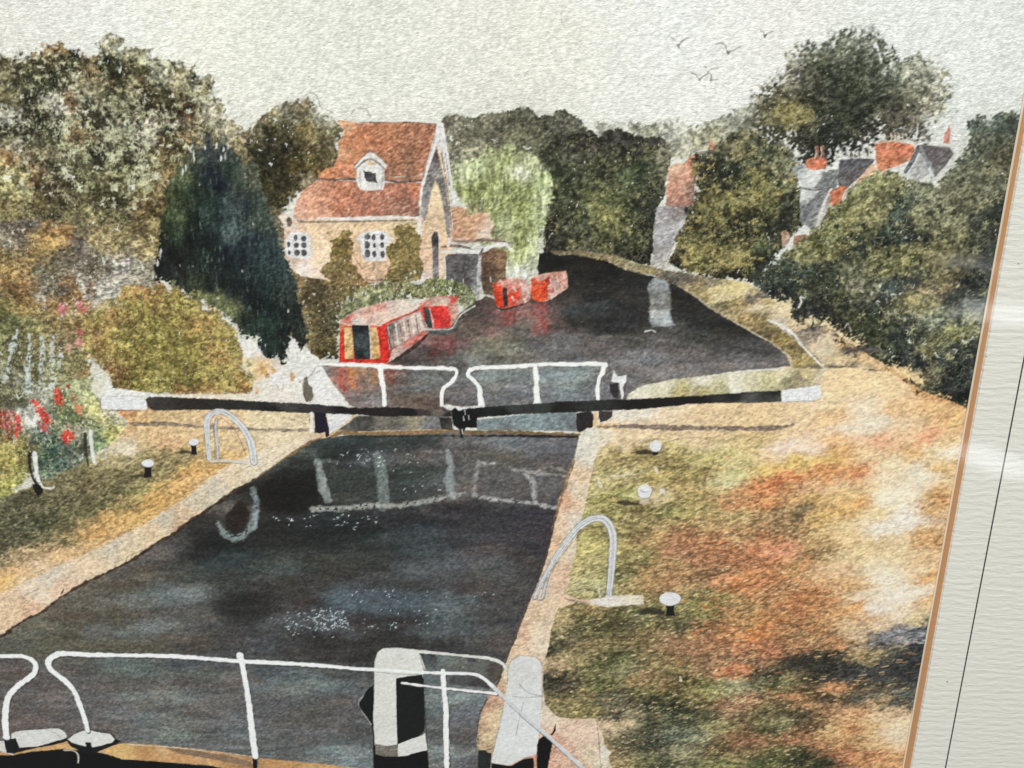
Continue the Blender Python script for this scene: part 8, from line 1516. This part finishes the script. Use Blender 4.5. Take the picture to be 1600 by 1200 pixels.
def quad_ring(outer, inner_lo, inner_hi, z0, z1):
    """rectangular board with a window; the window edge may slope from the bottom outline to the top one"""
    vs = [(x, y, z0) for x, y in outer] + [(x, y, z1) for x, y in outer] + [(x, y, z0) for x, y in inner_lo] + [(x, y, z1) for x, y in inner_hi]
    top, bot, wall, cut = [], [], [], []
    for i in range(4):
        k = (i + 1) % 4
        top.append((4 + i, 4 + k, 12 + k, 12 + i))
        bot.append((k, i, 8 + i, 8 + k))
        wall.append((i, k, 4 + k, 4 + i))
        cut.append((12 + i, 12 + k, 8 + k, 8 + i))
    return vs, top + bot + wall, cut


def board_mat(name, base, dark, rib, rib_scale, fine, bump):
    m, nt, p = new_mat(name)
    geo = nd(nt, 'ShaderNodeNewGeometry')
    mp = nd(nt, 'ShaderNodeMapping')
    mp.inputs['Rotation'].default_value = (0, 0, math.radians(1.2))
    nt.links.new(geo.outputs['Position'], mp.inputs['Vector'])
    n1 = nd(nt, 'ShaderNodeTexNoise', i_Scale=fine, i_Detail=4.0, i_Roughness=0.65)
    nt.links.new(geo.outputs['Position'], n1.inputs['Vector'])
    w = nd(nt, 'ShaderNodeTexWave', wave_type='BANDS', bands_direction='Y', wave_profile='SIN')
    w.inputs['Scale'].default_value = rib_scale
    w.inputs['Distortion'].default_value = 5.0
    w.inputs['Detail'].default_value = 3.0
    w.inputs['Detail Scale'].default_value = 1.6
    nt.links.new(mp.outputs[0], w.inputs['Vector'])
    m2 = nd(nt, 'ShaderNodeMapping'); m2.inputs['Scale'].default_value = (0.25, 1.2, 1)
    nt.links.new(geo.outputs['Position'], m2.inputs['Vector'])
    n2 = nd(nt, 'ShaderNodeTexNoise', i_Scale=420.0, i_Detail=3.0, i_Distortion=0.6)
    nt.links.new(m2.outputs[0], n2.inputs['Vector'])
    a = nd(nt, 'ShaderNodeMath', operation='MULTIPLY_ADD'); a.inputs[1].default_value = rib
    nt.links.new(w.outputs['Fac'], a.inputs[0]); nt.links.new(n2.outputs['Fac'], a.inputs[2])
    a2 = nd(nt, 'ShaderNodeMath', operation='MULTIPLY_ADD'); a2.inputs[1].default_value = 0.35
    nt.links.new(n1.outputs['Fac'], a2.inputs[0]); nt.links.new(a.outputs[0], a2.inputs[2])
    b = nd(nt, 'ShaderNodeBump', i_Strength=bump, i_Distance=0.0006)
    nt.links.new(a2.outputs[0], b.inputs['Height'])
    nt.links.new(b.outputs[0], p.inputs['Normal'])
    cr = nd(nt, 'ShaderNodeMix', data_type='RGBA')
    cr.inputs['A'].default_value = dark; cr.inputs['B'].default_value = base
    nt.links.new(n2.outputs['Fac'], cr.inputs['Factor'])
    nt.links.new(cr.outputs['Result'], p.inputs['Base Color'])
    p.inputs['Roughness'].default_value = 0.9
    p.inputs['Specular IOR Level'].default_value = 0.1
    return m


cream = board_mat('ribbed_cream_board', (0.72, 0.715, 0.665, 1), (0.66, 0.655, 0.60, 1), 0.22, 78.0, 1100.0, 0.5)
tan = board_mat('tan_board', (0.47, 0.255, 0.125, 1), (0.42, 0.215, 0.10, 1), 0.0, 5.0, 900.0, 0.12)
core, nt, p = new_mat('board_core')
n = nd(nt, 'ShaderNodeTexNoise', i_Scale=900.0)
r = nd(nt, 'ShaderNodeValToRGB')
r.color_ramp.elements[0].color = (0.62, 0.52, 0.40, 1); r.color_ramp.elements[1].color = (0.74, 0.66, 0.54, 1)
nt.links.new(n.outputs['Fac'], r.inputs['Fac']); nt.links.new(r.outputs[0], p.inputs['Base Color'])
p.inputs['Roughness'].default_value = 0.9


def mount(name, label, cat, right, skew, z0, z1, bevel, mat, matc, out):
    L, T, B = -966.0, -622.0, 772.0        # left, top and bottom window edges, sheet units (outside the view)
    def ring(g):
        return [((L - g) * U_M, -(B + g) * U_M), ((right + g + skew * B) * U_M, -(B + g) * U_M), ((right + g + skew * T) * U_M, -(T - g) * U_M), ((L - g) * U_M, -(T - g) * U_M)]
    vs, faces, cut = quad_ring([((L - out) * U_M, -(B + out) * U_M), ((right + out) * U_M, -(B + out) * U_M), ((right + out) * U_M, -(T - out) * U_M), ((L - out) * U_M, -(T - out) * U_M)], ring(0), ring(bevel), z0, z1)
    root = bpy.data.objects.new(name, None); root.empty_display_size = 0.05; link(root)
    tag(root, label, cat)
    def mk(nm, fs, m):
        me = bpy.data.meshes.new(nm); used = sorted({v for f in fs for v in f}); rm = {v: k for k, v in enumerate(used)}
        me.from_pydata([vs[v] for v in used], [], [tuple(rm[v] for v in f) for f in fs]); me.update(); me.materials.append(m)
        return link(bpy.data.objects.new(nm, me), root)
    mk('board', faces, mat)
    mk('cut_edge', cut, matc)
    return root


inner = mount('inner_mount', 'narrow tan inner mount board edging the painting', 'mount board', 714.4, 0.0050, 0.00035, 0.00110, 1.6, tan, core, 300.0)
outer = mount('outer_mount', 'wide cream ribbed mount board with a thin black ruled line', 'mount board', 724.2, 0.0088, 0.00112, 0.00225, 1.2, cream, cream, 340.0)

ink, nt, p = new_mat('black_ink')
n = nd(nt, 'ShaderNodeTexNoise', i_Scale=700.0)
r = nd(nt, 'ShaderNodeValToRGB')
r.color_ramp.elements[0].color = (0.012, 0.012, 0.012, 1); r.color_ramp.elements[1].color = (0.035, 0.033, 0.032, 1)
nt.links.new(n.outputs['Fac'], r.inputs['Fac']); nt.links.new(r.outputs[0], p.inputs['Base Color'])
p.inputs['Roughness'].default_value = 0.6


def ruled(x_, sk, w, y0, y1):
    return [((x_ + sk * y1 - w / 2) * U_M, -y1 * U_M), ((x_ + sk * y1 + w / 2) * U_M, -y1 * U_M), ((x_ + sk * y0 + w / 2) * U_M, -y0 * U_M), ((x_ + sk * y0 - w / 2) * U_M, -y0 * U_M)]


# ruled ink border: a line down each side of the window (only the right one falls in the photograph)
XR, SKR = 784.0, 0.0104
line_vs, line_fs = [], []
def add_quad(pts):
    k = len(line_vs)
    line_vs.extend([(x, y, 0.00225 + 0.00003) for x, y in pts]); line_fs.append((k, k + 1, k + 2, k + 3))
add_quad(ruled(XR, SKR, 2.3, -682, 832))
add_quad(ruled(-1026, 0, 2.3, -682, 832))
add_quad([(-1026 * U_M, -834.5 * U_M), ((XR + 8.7) * U_M, -834.5 * U_M), ((XR + 8.7) * U_M, -832.8 * U_M), (-1026 * U_M, -832.8 * U_M)])
add_quad([(-1026 * U_M, 682.8 * U_M), ((XR - 7.1) * U_M, 682.8 * U_M), ((XR - 7.1) * U_M, 684.5 * U_M), (-1026 * U_M, 684.5 * U_M)])
me = bpy.data.meshes.new('ruled_line'); me.from_pydata(line_vs, [], line_fs); me.update(); me.materials.append(ink)
rl = link(bpy.data.objects.new('ruled_line', me), outer); tag(rl, 'thin black ink line ruled on the cream mount')
for (u_, v_, r_) in ((1480, 1065, 1.3), (1591, 412, 1.0), (1541, 557, 0.8)):
    cx, cy = to_sheet(u_, v_, 0.00225)
    pts = [((cx + r_ * math.cos(a * math.pi / 4)) * U_M, -(cy + r_ * .8 * math.sin(a * math.pi / 4)) * U_M) for a in range(7, -1, -1)]
    slab('speck', pts, 0.00226, 0.0023, ink, outer)

# ------------------------------------------------------------------ BACKING BOARD AND GLASS
kraft, nt, p = new_mat('grey_backing_board')
n = nd(nt, 'ShaderNodeTexNoise', i_Scale=120.0, i_Detail=4.0)
r = nd(nt, 'ShaderNodeValToRGB')
r.color_ramp.elements[0].color = (0.22, 0.18, 0.13, 1); r.color_ramp.elements[1].color = (0.30, 0.25, 0.18, 1)
nt.links.new(n.outputs['Fac'], r.inputs['Fac']); nt.links.new(r.outputs[0], p.inputs['Base Color'])
E = [(-1300 * U_M, -1105 * U_M), (1060 * U_M, -1105 * U_M), (1060 * U_M, 955 * U_M), (-1300 * U_M, 955 * U_M)]
bb_ = slab('backing_board', E, -0.0030, -0.00062, kraft)
tag(bb_, 'brown backing board behind the painting and its mounts', 'backing board')

glass, nt, p = new_mat('picture_glass')
nt.nodes.remove(p)
outn = [x for x in nt.nodes if x.type == 'OUTPUT_MATERIAL'][0]
tr = nd(nt, 'ShaderNodeBsdfTransparent'); tr.inputs['Color'].default_value = (0.985, 0.992, 0.988, 1)
gl = nd(nt, 'ShaderNodeBsdfGlossy'); gl.inputs['Roughness'].default_value = 0.045; gl.inputs['Color'].default_value = (1, 1, 1, 1)
sm = nd(nt, 'ShaderNodeTexNoise', i_Scale=14.0, i_Detail=3.0)
mr = nd(nt, 'ShaderNodeMapRange'); mr.inputs['To Min'].default_value = 0.03; mr.inputs['To Max'].default_value = 0.11
nt.links.new(sm.outputs['Fac'], mr.inputs['Value']); nt.links.new(mr.outputs[0], gl.inputs['Roughness'])
fr_ = nd(nt, 'ShaderNodeFresnel')
bf = nd(nt, 'ShaderNodeNewGeometry')
io = nd(nt, 'ShaderNodeMapRange'); io.inputs['To Min'].default_value = 1.45; io.inputs['To Max'].default_value = 1 / 1.45
nt.links.new(bf.outputs['Backfacing'], io.inputs['Value']); nt.links.new(io.outputs[0], fr_.inputs['IOR'])
mxs = nd(nt, 'ShaderNodeMixShader')
nt.links.new(fr_.outputs[0], mxs.inputs['Fac']); nt.links.new(tr.outputs[0], mxs.inputs[1]); nt.links.new(gl.outputs[0], mxs.inputs[2])
nt.links.new(mxs.outputs[0], outn.inputs['Surface'])
GZ = 0.0042
me = bpy.data.meshes.new('glass_pane'); me.from_pydata([(x, y, GZ) for x, y in E], [], [(0, 1, 2, 3)]); me.update(); me.materials.append(glass)
gp_ = link(bpy.data.objects.new('glass_pane', me))
tag(gp_, 'clear picture glass over the painting with faint pale reflections at the right', 'glass')
